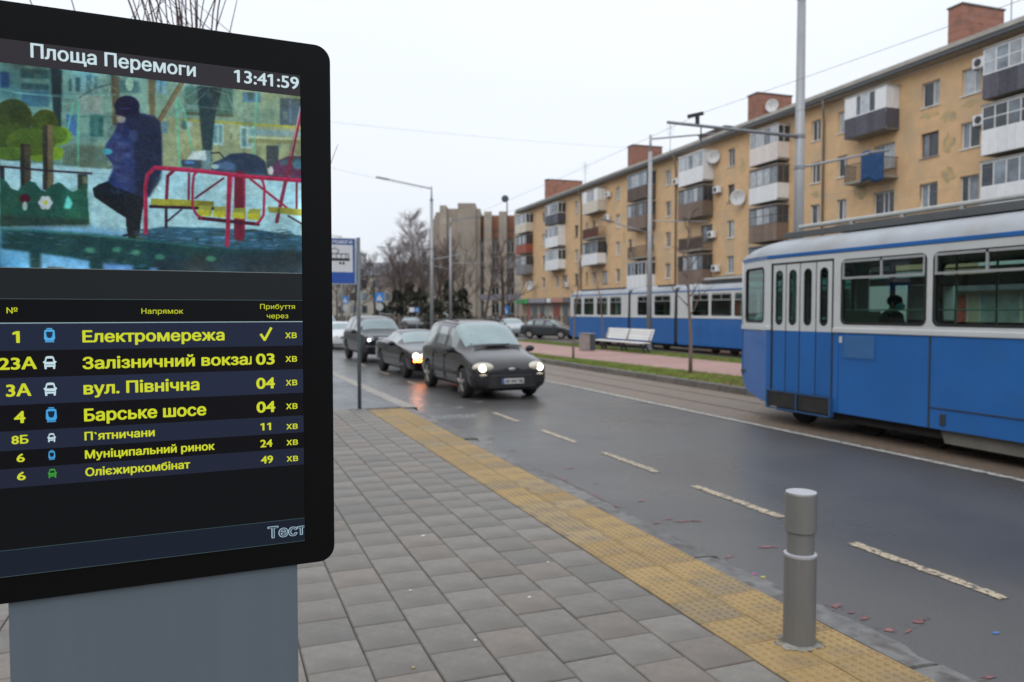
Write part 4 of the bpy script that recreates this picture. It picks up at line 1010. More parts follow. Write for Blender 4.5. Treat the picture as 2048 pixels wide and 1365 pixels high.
# interior: seats, poles, ceiling lamps box
for yy in [8.2, 9.05, 7.2, 6.3, 5.3, 4.2, 3.1, 2.0]:
    for xx in (.35, 1.55):
        b_ = MB(); b_.box(xx-.2, xx+.22, yy-4-.2, yy-4+.22, 1.22, 1.28); b_.box(xx-.2, xx+.22, yy-4+.20, yy-4+.25, 1.25, 1.82); b_.tube([(xx, yy-4, .88), (xx, yy-4, 1.22)], .03, 8); b_.build('passenger_seat', seatm, tr1, bevel=.02)
for yy in (9.85, 8.0, 6.75, 5.0, 3.4):
    for xx in (.62, 1.45):
        b_ = MB(); b_.tube([(xx, yy-4, .88), (xx, yy-4, 2.86)], .018, 8); b_.build('handrail', hand, tr1, smooth=True)
b_ = MB(); b_.box(2.10, 2.14, -6, 7, 2.46, 2.60); b_.tube([(.7, -6, 2.62), (.7, 7, 2.62)], .016, 6); b_.tube([(1.5, -6, 2.62), (1.5, 7, 2.62)], .016, 6); b_.build('overhead_rail', intl, tr1)
b_ = MB(); b_.box(1.2, 1.24, 9.62-4, 9.70-4, .88, 2.86); b_.box(.06, .9, 9.60-4, 9.64-4, .88, 2.0); b_.build('partition', intm, tr1)
b_ = MB(); b_.box(2.12, 2.135, 7.2-4, 8.05-4, 1.86, 2.10); b_.build('window_advert', mat('advert_green', (.16, .26, .08), .6, var=.4, scale=6), tr1)

# passenger in the tram
def figure(name, label, loc, rz, pose='stand', coat=None, legs=None, skin=None, hat=None, cat='person', group=None, mask=None, scale=1.0):
    root = thing(name, label, cat, loc, rz, group)
    if pose == 'stand':
        J = {'pel': (0, 0, .92), 'waist': (0, 0, 1.08), 'chest': (0, .01, 1.33), 'neck': (0, .0, 1.50), 'head': (0, -.02, 1.62), 'top': (0, -.01, 1.72),
             'shl': (-.19, 0, 1.43), 'ell': (-.25, .03, 1.15), 'hal': (-.22, -.10, .92), 'shr': (.19, 0, 1.43), 'elr': (.25, .03, 1.15), 'har': (.22, -.10, .92),
             'hil': (-.10, 0, .88), 'knl': (-.11, -.05, .48), 'anl': (-.11, .06, .09), 'tol': (-.12, -.10, .04), 'hir': (.10, 0, .88), 'knr': (.11, .04, .48), 'anr': (.11, .14, .10), 'tor': (.12, .0, .04)}
    else:
        J = {'pel': (0, 0, .48), 'waist': (0, .02, .66), 'chest': (0, .03, .92), 'neck': (0, .0, 1.10), 'head': (0, -.05, 1.22), 'top': (0, -.04, 1.32),
             'shl': (-.20, .02, 1.03), 'ell': (-.27, -.02, .76), 'hal': (-.16, -.24, .62), 'shr': (.20, .02, 1.03), 'elr': (.27, -.02, .76), 'har': (.16, -.24, .62),
             'hil': (-.10, 0, .46), 'knl': (-.12, -.42, .47), 'anl': (-.12, -.42, .09), 'tol': (-.12, -.56, .04), 'hir': (.10, 0, .46), 'knr': (.12, -.42, .47), 'anr': (.12, -.42, .09), 'tor': (.12, -.56, .04)}
    R_ = dict(pel=.16, waist=.165, chest=.19, neck=.065, head=.098, top=.06, shl=.10, ell=.065, hal=.038, shr=.10, elr=.065, har=.038, hil=.11, knl=.075, anl=.05, tol=.04, hir=.11, knr=.075, anr=.05, tor=.04)
    E_ = [('pel', 'waist'), ('waist', 'chest'), ('chest', 'neck'), ('neck', 'head'), ('head', 'top'), ('chest', 'shl'), ('shl', 'ell'), ('ell', 'hal'), ('chest', 'shr'), ('shr', 'elr'), ('elr', 'har'),
          ('pel', 'hil'), ('hil', 'knl'), ('knl', 'anl'), ('anl', 'tol'), ('pel', 'hir'), ('hir', 'knr'), ('knr', 'anr'), ('anr', 'tor')]
    ks = list(J); me = bpy.data.meshes.new('body'); me.from_pydata([tuple(c_*scale for c_ in J[k_]) for k_ in ks], [(ks.index(a), ks.index(b2)) for a, b2 in E_], [])
    o = bpy.data.objects.new('body', me); COL.objects.link(o)
    sk = o.modifiers.new('skin', 'SKIN'); 
    if not me.skin_vertices:
        bpy.context.view_layer.objects.active = o
        with bpy.context.temp_override(object=o, active_object=o): bpy.ops.mesh.customdata_skin_add()
    for i, k_ in enumerate(ks):
        r_ = R_[k_]*scale; me.skin_vertices[0].data[i].radius = (r_, r_*(.8 if k_ in ('pel', 'waist', 'chest') else 1)); me.skin_vertices[0].data[i].use_root = (k_ == 'pel')
    ss = o.modifiers.new('sub', 'SUBSURF'); ss.levels = 1; ss.render_levels = 1
    dg = bpy.context.evaluated_depsgraph_get(); dg.update(); m2 = bpy.data.meshes.new_from_object(o.evaluated_get(dg)); bpy.data.objects.remove(o)
    m2.materials.clear()
    for q in (coat, legs, skin, hat): m2.materials.append(q)
    hz = J['neck'][2]*scale; pz = J['pel'][2]*scale-.06
    for p in m2.polygons:
        c_ = p.center; k_ = 0
        if c_.z > hz+.12*scale: k_ = 3
        elif c_.z > hz-.01: k_ = 2
        elif c_.z < pz-.12 or (pose == 'sit' and c_.y < -.2 and abs(c_.x) < .2 and c_.z < .60): k_ = 1
        p.material_index = k_; p.use_smooth = True
    b2 = bpy.data.objects.new('body', m2); COL.objects.link(b2); b2.parent = root
    hd = J['head']
    f_ = MB(); f_.ell((hd[0], hd[1]-.09, hd[2]-.01), (.015, .02, .02), 6, 5)
    for sx_ in (-1, 1): f_.ell((hd[0]+sx_*.035, hd[1]-.082, hd[2]+.02), (.012, .008, .008), 6, 4); f_.ell((hd[0]+sx_*.10, hd[1], hd[2]), (.015, .025, .035), 6, 5)
    f_.v = [tuple(c_*scale for c_ in p) for p in f_.v]
    f_.build('face', skin, root, smooth=True)
    ht = MB(); ht.ell((hd[0], hd[1]+.02, hd[2]+.055), (.112, .122, .098), 14, 8); ht.v = [tuple(c_*scale for c_ in p) for p in ht.v]; ht.build('hat', hat, root, smooth=True)
    if mask:
        mk_ = MB(); mk_.ell((hd[0], hd[1]-.072, hd[2]-.035), (.085, .065, .06), 12, 8); mk_.build('face_mask', mask, root, smooth=True)
    return root
skn = mat('skin', (.42, .24, .16), .6, var=.05); ct1 = mat('dark_olive_coat', (.035, .032, .022), .9, var=.2); ct2 = mat('navy_coat', (.018, .022, .035), .8, var=.2); ct3 = mat('black_trousers', (.015, .015, .018), .8)
ht1 = mat('dark_knit_hat', (.018, .017, .018), .95); ct4 = mat('brown_coat', (.09, .05, .035), .85); ct5 = mat('red_jacket', (.28, .03, .03), .7)
figure('person', 'passenger in dark coat, knit hat and blue face mask seated inside the near tram', (10.05, 9.22, .89), rad(14), 'sit', ct1, ct3, skn, ht1, mask=mat('mask_blue', (.25, .50, .58), .8))

# second tram, standing beyond the median
T2X = 21.3
tr2 = thing('tram', 'blue and white articulated tram farther off beyond the white bench', 'tram', (T2X, 35, 0), 0)
def t2(a): return a-35
tram_car(tr2, t2(37.35), t2(44.6), [(t2(41.45), t2(42.75)), (t2(39.75), t2(41.05)), (t2(38.1), t2(39.4)), (t2(43.1), t2(44.2))], detail=False, taper=None, panels=[(t2(41.0), t2(44.6)), (t2(37.35), t2(41.0))])
tram_car(tr2, t2(32.75), t2(37.05), [(t2(35.05), t2(36.3)), (t2(33.1), t2(34.6))], detail=False, panels=[(t2(32.75), t2(37.05))])
tram_car(tr2, t2(19.0), t2(32.45), [(t2(29.9), t2(31.2)), (t2(28.2), t2(29.7)), (t2(26.5), t2(28.0)), (t2(24.8), t2(26.3)), (t2(23.1), t2(24.6)), (t2(21.4), t2(22.9))], detail=False, panels=[(t2(27.0), t2(32.45)), (t2(19.0), t2(27.0))])
for a, b_ in ((32.45, 32.75), (37.05, 37.35)):
    q = MB(); q.box(.05, 2.15, t2(a)-.02, t2(b_)+.02, .45, 3.15); q.build('articulation_bellows', tdark, tr2, bevel=.05)
q = MB(); q.box(.0, 2.2, t2(44.6), t2(44.9), .45, 1.65); q.build('end_panel', blue, tr2, bevel=.08)
q = MB(); q.box(.03, 2.17, t2(44.6), t2(44.85), 1.66, 2.98); q.build('end_wall', cream, tr2, bevel=.1)
q = MB(); q.box(.3, .4, t2(38.2), t2(43.8), 3.27, 3.36); q.box(.3, .4, t2(33.2), t2(34.8), 3.27, 3.36); q.box(.35, .5, t2(20), t2(31), 3.30, 3.42); q.box(.6, 1.6, t2(21), t2(30.5), 3.34, 3.62); q.build('roof_rack', mat('roof_dark', (.05, .05, .055), .6), tr2, bevel=.01)
q = MB(); q.box(.28, .5, t2(21), t2(30.7), 3.46, 3.56); q.build('roof_pipe', rackl, tr2, bevel=.02)
for yy in (40.5, 42.0, 34.2, 35.8, 30, 28.6):
    q = MB(); q.lathe([(.08, -.06), (.30, -.06), (.30, .06), (.08, .06)], (.5, t2(yy), .31), 16, 'X'); q.build('wheel', underm, tr2)

# ================================================================= POLES
def near_pole(x, y, label, lamp=True):
    r = thing('lighting_mast', label, 'lamp post', (x, y, .15), 0, 'tall grey steel masts along the median')
    MB().tube([(0, 0, 0), (0, 0, 9.5)], [.135, .10], 10).build('mast', galv, r, smooth=True)
    MB().tube([(0, 0, 9.5), (0, 0, 10.35)], [.06, .055], 8).build('mast_top', galv, r, smooth=True)
    MB().lathe([(.21, 0), (.21, .03), (.15, .05), (.145, .28)], seg=12).build('base_flange', galv_d, r)
    MB().tube([(0, 0, 10.2), (-3.0, 0, 10.65)], .045, 6).build('lamp_arm', galv, r, smooth=True)
    q = MB(); q.obox((-3.35, 0, 10.70), (.9, .26, .07), ry=rad(8)); q.build('lamp_head', galv_d, r, bevel=.02)
    MB().tube([(0, 0, 5.35), (2.2, 0, 5.85)], .035, 6).build('path_lamp_arm', galv, r, smooth=True)
    q = MB(); q.obox((2.5, 0, 5.92), (.65, .2, .06), ry=rad(-10)); q.build('path_lamp_head', galv_d, r, bevel=.02)
    for z_ in (9.45, 6.1, 5.35):
        MB().lathe([(.13, z_-.04), (.13, z_+.04)], seg=10).build('clamp_band', galv_d, r)
    MB().tube([(0, 0, 6.1), (-3.75, 0, 6.12)], [.045, .035], 6).build('wire_bracket', galv_d, r, smooth=True)
    q = MB(); q.tube([(-2.95, 0, 6.15), (-2.95, 0, 6.32)], .05, 8); q.obox((-3.0, 0, 6.35), (.4, .08, .08), ry=rad(-15)); q.tube([(-2.85, 0, 6.1), (-2.85, 0, 5.75)], .015, 6); q.build('insulator', tdark, r)
    return r
def far_pole(x, y, label):
    r = thing('lighting_mast', label, 'lamp post', (x, y, .15), 0, 'tall grey steel masts along the median')
    MB().tube([(0, 0, 0), (0, 0, 9.5)], [.135, .095], 10).build('mast', galv, r, smooth=True)
    MB().tube([(0, 0, 9.5), (0, 0, 10.3)], [.06, .055], 8).build('mast_top', galv, r, smooth=True)
    MB().lathe([(.21, 0), (.21, .03), (.15, .05), (.145, .28)], seg=12).build('base_flange', galv_d, r)
    MB().tube([(0, 0, 10.1), (2.9, 0, 10.55)], .04, 6).build('lamp_arm', galv_d, r, smooth=True)
    q = MB(); q.obox((3.2, 0, 10.6), (.8, .24, .07), ry=rad(-8)); q.build('lamp_head', galv_d, r, bevel=.02)
    MB().tube([(0, 0, 5.6), (-2.0, 0, 6.05)], .03, 6).build('path_lamp_arm', galv, r, smooth=True)
    q = MB(); q.obox((-2.3, 0, 6.12), (.65, .2, .06), ry=rad(10)); q.build('path_lamp_head', galv_d, r, bevel=.02)
    MB().tube([(0, 0, 6.2), (3.3, 0, 6.3)], .03, 6).build('wire_bracket', galv, r, smooth=True)
    return r
near_pole(13.35, 15.1, 'nearest tall grey mast rising behind the near tram roof')
near_pole(13.9, 51.2, 'grey mast behind the grey minivan with a long lamp arm reaching left')
near_pole(13.4, 88, 'thin distant mast left of the dark birch, carrying a blue crossing sign')
far_pole(19.6, 32.3, 'grey mast beside the white bench, in front of the farther tram')
far_pole(20.0, 67.2, 'slim distant mast in front of the concrete panel building')

# overhead wires
def wire(a, b_, label, sag=.3, r_=.0042, group='overhead tram wires'):
    P = []
    for i in range(13):
        t_ = i/12; P.append((a[0]+(b_[0]-a[0])*t_, a[1]+(b_[1]-a[1])*t_, a[2]+(b_[2]-a[2])*t_-sag*4*t_*(1-t_)))
    o = MB().tube(P, r_, 4).build('overhead_wire', mat('wire', (.20, .20, .21), .6), None)
    tag(o, label, 'wire', group)
for (y0, y1) in ((-20, 15.1), (15.1, 51.2), (51.2, 88)):
    wh = {-20: 'from behind the camera to the nearest mast', 15.1: 'between the nearest mast and the second', 51.2: 'beyond the second mast, far away'}[y0]
    wire((10.4, y0, 5.85), (10.4, y1, 5.85), 'thin contact wire '+wh, .12)
    wire((10.5, y0, 6.55), (10.5, y1, 6.55), 'thin carrier wire '+wh, .35)
for (y0, y1) in ((-4, 32.3), (32.3, 67.2)):
    wire((22.6, y0, 6.2), (22.6, y1, 6.2), 'thin wire over the far track '+('near the bench mast' if y0 < 0 else 'past the bench mast'), .2)
    wire((22.7, y0, 6.8), (22.7, y1, 6.8), 'thin upper wire over the far track '+('near the bench mast' if y0 < 0 else 'past the bench mast'), .3)
wire((13.3, 51.2, 10.3), (-20, 40, 14.5), 'faint span wire crossing the sky towards the display',   .3, .006, 'span wires in the sky')
wire((-12, 44, 13.2), (40, 62, 17.0), 'faint span wire running from the display to the block roof',   .5, .006, 'span wires in the sky')

# ================================================================= BENCH, BIN
be = thing('bench', 'long white bench with two slatted backs and dark legs on the median path', 'bench', (17.35, 31.1, .162), 0)
wb = mat('bench_white', (.70, .69, .66), .6, var=.07, scale=4, stretch=(3, .4, 3)); lg = mat('bench_leg', (.03, .035, .045), .5)
for k_ in range(4):
    q = MB(); q.box(-.22+k_*.125, -.22+k_*.125+.11, -2.2, 2.45, .43, .475); q.build('seat_slat', wb, be, bevel=.008)
for (a, b_) in ((-2.15, -.10), (.02, 2.0)):
    for k_ in range(4):
        z_ = .56+k_*.125; xo = .34+k_*.045
        q = MB(); q.obox((xo, (a+b_)/2, z_+.05), (.03, b_-a, .115), ry=rad(18)); q.build('back_slat', wb, be, bevel=.006)
for y_ in (-2.0, -.05, 1.9):
    q = MB(); q.tube([(-.12, y_, .43), (.12, y_, 0)], .04, 6); q.tube([(.10, y_, .43), (.33, y_, 0)], .045, 6); q.tube([(.25, y_, .42), (.50, y_, 1.02)], .03, 6); q.box(-.2, .3, y_-.03, y_+.03, .38, .43); q.build('leg', lg, be)
bi = thing('litter_bin', 'low square bin with concrete sides left of the white bench', 'bin', (16.2, 32.2, .162), 0)
q = MB(); q.box(-.28, .02, -.28, .28, 0, .78); q.build('bin_body', mat('bin_concrete', (.26, .23, .21), .8, var=.2), bi, bevel=.02)
q = MB(); q.box(.02, .30, -.28, .28, .02, .76); q.build('bin_liner', mat('bin_dark', (.05, .055, .06), .6), bi, bevel=.01)
q = MB(); q.box(-.30, .32, -.30, .30, .78, .82); q.build('bin_rim', galv_d, bi, bevel=.01)

# ================================================================= APARTMENT BLOCK
LXY, RXY = Vector((40.3, 100.2)), Vector((37.3, 26.3)); dS = (LXY-RXY).normalized()
ap = thing('apartment_building', 'long five storey ochre apartment block with mixed balconies and brick chimneys', 'building', (RXY.x, RXY.y, 0), math.atan2(-dS.y, -dS.x))
# local x = -s, y = depth into the block, z up
def FB_(): return MB(xf=lambda s_, d, z: (-s_, d, z))
S0, S1 = -16.0, 74.3
EAVE = 15.72
tops = [14.85, 12.03, 9.21, 6.39]; WH = 1.38
cols = [(65.2, 66.3), (54.7, 55.7), (44.0, 44.95), (41.35, 42.2), (33.9, 34.85), (24.2, 25.15), (21.45, 22.25), (14.6, 15.5), (12.15, 13.0), (5.25, 6.45), (2.7, 3.85), (-3.2, -2.0), (-5.6, -4.4), (-12.2, -11), (48.9, 49.7), (58.9, 59.8)]
wins_ = []
for (a, b_) in cols[:14]:
    for k_, tp in enumerate(tops):
        wins_.append((a, b_, tp-WH, tp, k_))
for (a, b_) in ((49.9, 50.8), (52.0, 52.6)):
    for k_ in (1, 3): wins_.append((a, b_, tops[k_]-WH, tops[k_], k_))
for (a, b_) in ((8.3, 9.9),): 
    for k_ in (1, 2, 3): wins_.append((a, b_, tops[k_]-WH-.1, tops[k_], k_))
for (a, b_) in ((27.2, 29.0), (37.0, 38.6), (46.9, 48.3), (57.9, 59.5), (60.6, 61.6), (69.5, 71), (18, 19.6)):
    for k_ in (2, 3) if a not in (57.9, 60.6) else (3,): wins_.append((a, b_, tops[k_]-WH-.05, tops[k_], k_))
holes = [[(a, z0), (b_, z0), (b_, z1), (a, z1)] for a, b_, z0, z1, k_ in wins_]
me = plate_mesh('facade_wall', [(S0, 3.7), (S1, 3.7), (S1, EAVE), (S0, EAVE)], holes, .38, lambda u, v_, w: (-u, w, v_))
link('facade_wall', me, [ochre], ap)
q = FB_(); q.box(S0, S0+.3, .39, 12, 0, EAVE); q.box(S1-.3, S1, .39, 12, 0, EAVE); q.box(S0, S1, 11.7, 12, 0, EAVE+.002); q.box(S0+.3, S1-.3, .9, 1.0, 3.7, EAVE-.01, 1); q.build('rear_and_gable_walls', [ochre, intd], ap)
wfr = mat('window_frame_white', (.62, .63, .62), .5, var=.1); wfd = mat('window_frame_brown', (.13, .09, .07), .6, var=.2)
sur = mat('window_surround', (.42, .33, .2), .85, var=.25)
for i, (a, b_, z0, z1, k_) in enumerate(wins_):
    dkf = random.random() < .22; f_ = wfd if dkf else wfr
    q = FB_(); t_ = .07; m0 = (a+b_)/2+random.choice((-.0, .12, -.12)) if b_-a < 1.3 else a+(b_-a)*.55
    q.box(a, a+t_, .14, .22, z0, z1); q.box(b_-t_, b_, .14, .22, z0, z1); q.box(a+t_, b_-t_, .14, .22, z0, z0+t_); q.box(a+t_, b_-t_, .14, .22, z1-t_, z1); q.box(m0-.035, m0+.035, .15, .21, z0+t_, z1-t_)
    if b_-a > 1.5: q.box(a+.5, a+.56, .15, .21, z0+t_, z1-t_)
    wo_ = q.build('window', f_, ap)
    pmx = random.choices([0, 1, 2], [.45, .35, .2])[0]
    q = FB_(); q.box(a+t_, m0-.035, .175, .185, z0+t_, z1-t_); q.build('pane', wpane[pmx], wo_)
    q = FB_(); q.box(m0+.035, b_-t_, .175, .185, z0+t_, z1-t_); q.build('pane', wpane[random.choices([pmx, 0, 1, 2], [.4, .3, .2, .1])[0]], wo_)
    q = FB_(); q.box(a-.06, b_+.06, -.07, .14, z0-.05, z0-.003); q.build('sill', whitep if not dkf else conc, wo_)
# worn plaster patches around a few windows
pat = mat('patched_plaster', (.30, .27, .23), .9, var=.3, scale=3); 
def patch(s_, z_, rs_, rz_, d=-.004):
    q = FB_(); n = 13; P = []
    for i in range(n):
        a = 2*math.pi*i/n; k_ = random.uniform(.5, 1.2); P.append((s_+rs_*k_*math.cos(a), d, z_+rz_*k_*math.sin(a)))
    q.poly(P); q.build('plaster_patch', mat('plaster_faded', (.40, .32, .19), .9, var=.2, scale=2, stain=(.56, .37, .17), stf=(.45, .6), sts=2.5), ap)
for a in [(4.55, 9.4, .55, .5), (4.6, 12.6, .6, .35)][:2]+[(6.9, 7.4, .4, .5)]: patch(*a)
for a in [(4.6, 7.3, 1.2, .3), (4.6, 11.2, .4, .7), (11.0, 9.6, .6, .6), (3.3, 13.0, .6, .22), (15.05, 9.9, .5, .3), (23.2, 13.2, .5, .8), (5.9, 13.0, .7, .2), (11.2, 6.9, .6, .5), (43.0, 9.5, .4, 1.0), (30.7, 15.1, .8, .2)]: patch(*a)
# eaves and roof
q = FB_(); q.box(S0-.4, S1+.4, -.62, .3, EAVE, EAVE+.10); q.build('eaves_board', mat('eaves_soffit', (.36, .32, .27), .8, var=.2), ap)
q = FB_(); q.box(S0-.4, S1+.4, -.80, -.63, EAVE+.26, EAVE+.50); q.build('roof_edge', mat('roof_edge_pale', (.42, .40, .36), .8, var=.2, scale=1), ap)
q = FB_(); q.box(S0-.4, S1+.4, -.76, -.64, EAVE+.02, EAVE+.25); q.build('gutter', mat('gutter_dark', (.07, .075, .08), .5), ap, bevel=.02)
q = FB_(); q.add([(S0-.4, -.66, EAVE+.45), (S1+.4, -.66, EAVE+.45), (S1+.4, 6.1, EAVE+2.9), (S0-.4, 6.1, EAVE+2.9), (S1+.4, 12.8, EAVE+.14), (S0-.4, 12.8, EAVE+.14)], [(0, 1, 2, 3), (3, 2, 4, 5), (0, 3, 5), (1, 4, 2), (0, 5, 4, 1)]); q.build('roof', slate, ap)
for nm, (sa, sb, d0, d1, zt, m_) in enumerate([(4.8, 5.7, 1.0, 4.1, 18.85, brick), (22.8, 24.0, 1.0, 4.2, 18.8, brick), (43.2, 44.3, 1.0, 4.4, 18.95, brick), (67.0, 68.0, 1.0, 6.0, 19.3, brick), (29.0, 33.0, 2.3, 3.6, 17.75, mat('dark_brick', (.07, .045, .05), .8, var=.3))]):
    q = FB_(); q.box(sa, sb, d0, d1, EAVE+.35, zt); ch = q.build('chimney', m_, ap)
    q = FB_(); q.box(sa-.06, sb+.06, d0-.06, d1+.06, zt, zt+.09); q.build('chimney_cap', mat('chimney_cap', (.10, .095, .09), .8), ch)
    for k_ in range(6):      # brick courses: thin proud bands read as courses
        zz_ = zt-.5-k_*.42
        if zz_ < EAVE+1: break
        q = FB_(); q.box(sa-.006, sb+.006, d0-.006, d1+.006, zz_, zz_+.012); q.build('mortar_course', mat('mortar_dark', (.16, .09, .065), .9), ch)
for s_ in (14.2, 32.85, 53.6):
    q = FB_(); q.tube([(s_-.6, -.7, EAVE+.05), (s_-.25, -.35, EAVE-.7), (s_, -.12, EAVE-1.3), (s_, -.12, .2)], .075, 8); q.build('downpipe', mat('downpipe_grey', (.22, .20, .17), .6, .2), ap, smooth=True)
# shop floor
q = FB_(); q.box(S0+.3, S1-.0, .02, .32, 0, 3.7); q.build('ground_floor_wall', mat('shop_wall', (.42, .33, .22), .8, var=.25, scale=.6), ap)
q = FB_(); q.box(S0, S1, -.9, .02, 3.05, 3.62); q.build('shop_canopy', mat('canopy_grey', (.16, .16, .18), .6, var=.3, scale=.7), ap, bevel=.02)
q = FB_(); q.box(69.3, 74.2, -1.02, -.9, 3.06, 3.62); q.build('shop_sign', mat('sign_green', (.03, .42, .10), .4), ap)
q = FB_(); q.box(63.0, 69.0, -.98, -.9, 3.1, 3.58); q.build('shop_sign', mat('sign_lilac', (.40, .38, .46), .5, var=.3, scale=1), ap)
q = FB_(); q.box(57.0, 60.5, -.98, -.9, 3.1, 3.6); q.build('shop_sign', mat('sign_salmon', (.50, .25, .20), .5, var=.3), ap)
q = FB_(); q.box(61.0, 62.2, -1.0, -.9, 3.1, 3.6); q.build('shop_sign', whitep, ap)
cc_ = [(.06, .15, .28), (.5, .42, .3), (.1, .12, .14), (.35, .4, .42), (.5, .36, .05), (.4, .08, .06), (.05, .2, .3), (.3, .33, .3)]
s_ = S0+1
while s_ < S1-2:
    w_ = random.uniform(1.2, 2.6)
    q = FB_(); q.box(s_, s_+w_, -.02, .015, .35 if random.random() < .6 else .14, 2.85); wv = q.build('shop_window', mat('shopglass_%d' % random.randrange(8), random.choice(cc_), .25, var=.4, scale=1.5), ap)
    q = FB_(); q.box(s_-.05, s_, -.04, .018, .14, 2.9); q.box(s_+w_, s_+w_+.05, -.04, .018, .14, 2.9); q.build('frame', wfr, wv)
    s_ += w_+random.uniform(.25, .9)

# balconies
def balcony(s0, s1, zt, style, slabz=True):
    """zt: window top of that floor; style = (parapet material or None, glazing frame material or None, options)"""
    pmt_, gmt, opt = style
    zf = zt-2.02; dp = -1.0; zp = zf+1.05; ztop = zt+.32
    q = FB_(); q.box(s0, s1, dp, -.001, zf-.16, zf); bal = q.build('balcony', mat('balcony_slab', (.26, .24, .21), .85, var=.25), ap)
    if 'rail' in opt:
        q = FB_()
        n = int((s1-s0)/.14)
        for i in range(n+1): q.box(s0+(s1-s0-.03)*i/n, s0+(s1-s0-.03)*i/n+.025, dp+.03, dp+.055, zf, zp-.04)
        for i in range(7): q.box(s0+.02, s0+.045, dp+.06+i*.13, dp+.085+i*.13, zf, zp-.04); q.box(s1-.045, s1-.02, dp+.06+i*.13, dp+.085+i*.13, zf, zp-.04)
        q.box(s0, s1, dp+.02, dp+.065, zp-.04, zp); q.box(s0+.01, s0+.055, dp+.065, -.01, zp-.04, zp); q.box(s1-.055, s1-.01, dp+.065, -.01, zp-.04, zp)
        q.build('railing', mat('railing_rusty', (.10, .08, .07), .7, var=.3), bal)
        if pmt_:
            q = FB_(); q.box(s0+.1, s1-.1, dp+.07, dp+.09, zf+.05, zp-.1); q.build('parapet', pmt_, bal)
    else:
        bow = .12 if 'bow' in opt else 0
        n = max(4, int((s1-s0)/.45))
        for i in range(n):        # cladding boards, one by one
            a = s0+(s1-s0)*i/n; b2 = s0+(s1-s0)*(i+1)/n
            q = FB_(); q.box(a+.006, b2-.006, dp-.03-bow, dp+.03-bow*0, zf-.14, zp); q.build('parapet_panel', pmt_, bal)
        for sx_ in (s0, s1-.06):
            q = FB_(); q.box(sx_-.0, sx_+.06, dp+.035, -.01, zf-.14, zp); q.build('parapet_side', pmt_, bal)
    if gmt:
        full = 'box' in opt
        q = FB_(); n = max(3, round((s1-s0)/.72)); t_ = .05
        q.box(s0, s1, dp-.01, dp+.05, zp, zp+.06); q.box(s0, s1, dp-.01, dp+.05, ztop-.1, ztop)
        for i in range(n+1):
            a = s0+(s1-s0-t_)*i/n; q.box(a, a+t_, dp-.008, dp+.048, zp+.06, ztop-.1)
        if 'transom' in opt: q.box(s0+.05, s1-.05, dp, dp+.04, zt-.35, zt-.30)
        for sx_ in (s0, s1-t_): q.box(sx_, sx_+t_, dp+.05, -.01, ztop-.1, ztop); q.box(sx_, sx_+t_, dp+.05, -.01, zp, zp+.06); q.box(sx_, sx_+t_, dp*.5-.03, dp*.5+.03, zp+.06, ztop-.1)
        q.build('glazing_frame', gmt, bal)
        if 'solidends' in opt:
            for (a, b2) in ((s0, s0+(s1-s0)*.26), (s1-(s1-s0)*.30, s1)):
                q = FB_(); q.box(a, b2, dp-.02, dp-.011, zp-.3, ztop); q.build('end_cladding', whitep, bal)
        for sx_ in (s0+.02, s1-.045):
            q = FB_(); q.box(sx_, sx_+.02, dp+.055, -.02, zp+.06, ztop-.1); q.build('side_glazing' , whitep if (full or 'solidends' in opt) else wpane[0], bal)
        for i in range(n):
            a = s0+(s1-s0-t_)*i/n+t_; b2 = s0+(s1-s0-t_)*(i+1)/n
            m_ = random.choices(wpane+[whitep], [.3, .4, .25, .35 if full else 0])[0]
            if 'cur' in opt: m_ = wpane[2] if random.random() < .6 else wpane[1]
            q = FB_(); q.box(a, b2, dp+.015, dp+.025, zp+.06, ztop-.1); q.build('pane', m_, bal)
        q = FB_(); q.box(s0-.05, s1+.05, dp-.08, -.005, ztop, ztop+.06); q.build('balcony_roof', gmt if full else conc, bal)
    return bal
T5, T4, T3, T2 = tops
BS = [  # (s0, s1) -> styles for floors 5, 4, 3, 2
    ((69.7, 74.0), [(creamp, whitep, ''), (redp, dkwood, ''), (greyp, brwood, 'cur'), None]),
    ((58.4, 62.6), [(slatep, whitep, ''), (whitep, whitep, 'box'), (whitep, whitep, 'cur'), None]),
    ((47.2, 51.2), [(creamp, creamp, 'solidends'), (redp, None, 'rail'), (whitep, dkwood, 'bow'), None]),
    ((36.6, 40.4), [(dkwood, mat('blue_grey_frame', (.25, .33, .38), .5), 'cur'), (brwood, brwood, ''), (None, None, 'rail'), (whitep, whitep, '')]),
    ((27.1, 30.9), [(whitep, whitep, 'box cur'), (brwood, dkwood, 'cur'), (dkwood, None, 'rail'), (brwood, dkwood, '')]),
    ((17.7, 20.9), [(pinkp, pinkp, 'cur'), (whitep, brwood, 'cur'), (brwood, dkwood, 'transom cur'), (brwood, dkwood, '')]),
    ((8.0, 11.3), [(slatep, whitep, 'solidends'), (None, None, 'rail'), None, None]),
    ((-2.4, 1.75), [(slatep, whitep, 'transom'), (whitep, whitep, 'transom'), (whitep, whitep, ''), (whitep, whitep, '')]),
    ((-11.0, -7.0), [(whitep, whitep, ''), (brwood, dkwood, ''), (whitep, whitep, 'cur'), (greyp, brwood, '')])]
for (a, b_), stl in BS:
    for tp, s_ in zip(tops, stl):
        if s_: balcony(a, b_, tp, s_)
tg = mat('blue_cloth', (.02, .075, .20), .85, var=.3, scale=3)
q = FB_(); N = 14
P = []
for i in range(N+1):
    for j in range(9):
        P.append((8.05+1.75*i/N, -1.06-.05*math.sin(i*1.1)-(.02*j/8), 9.75+1.75*j/8-.14*math.sin(i*.45)))
q.add(P, [(i*9+j, (i+1)*9+j, (i+1)*9+j+1, i*9+j+1) for i in range(N) for j in range(8)])
cl = q.mesh('blanket', True); co = bpy.data.objects.new('blanket', cl); COL.objects.link(co); cl.materials.append(tg)
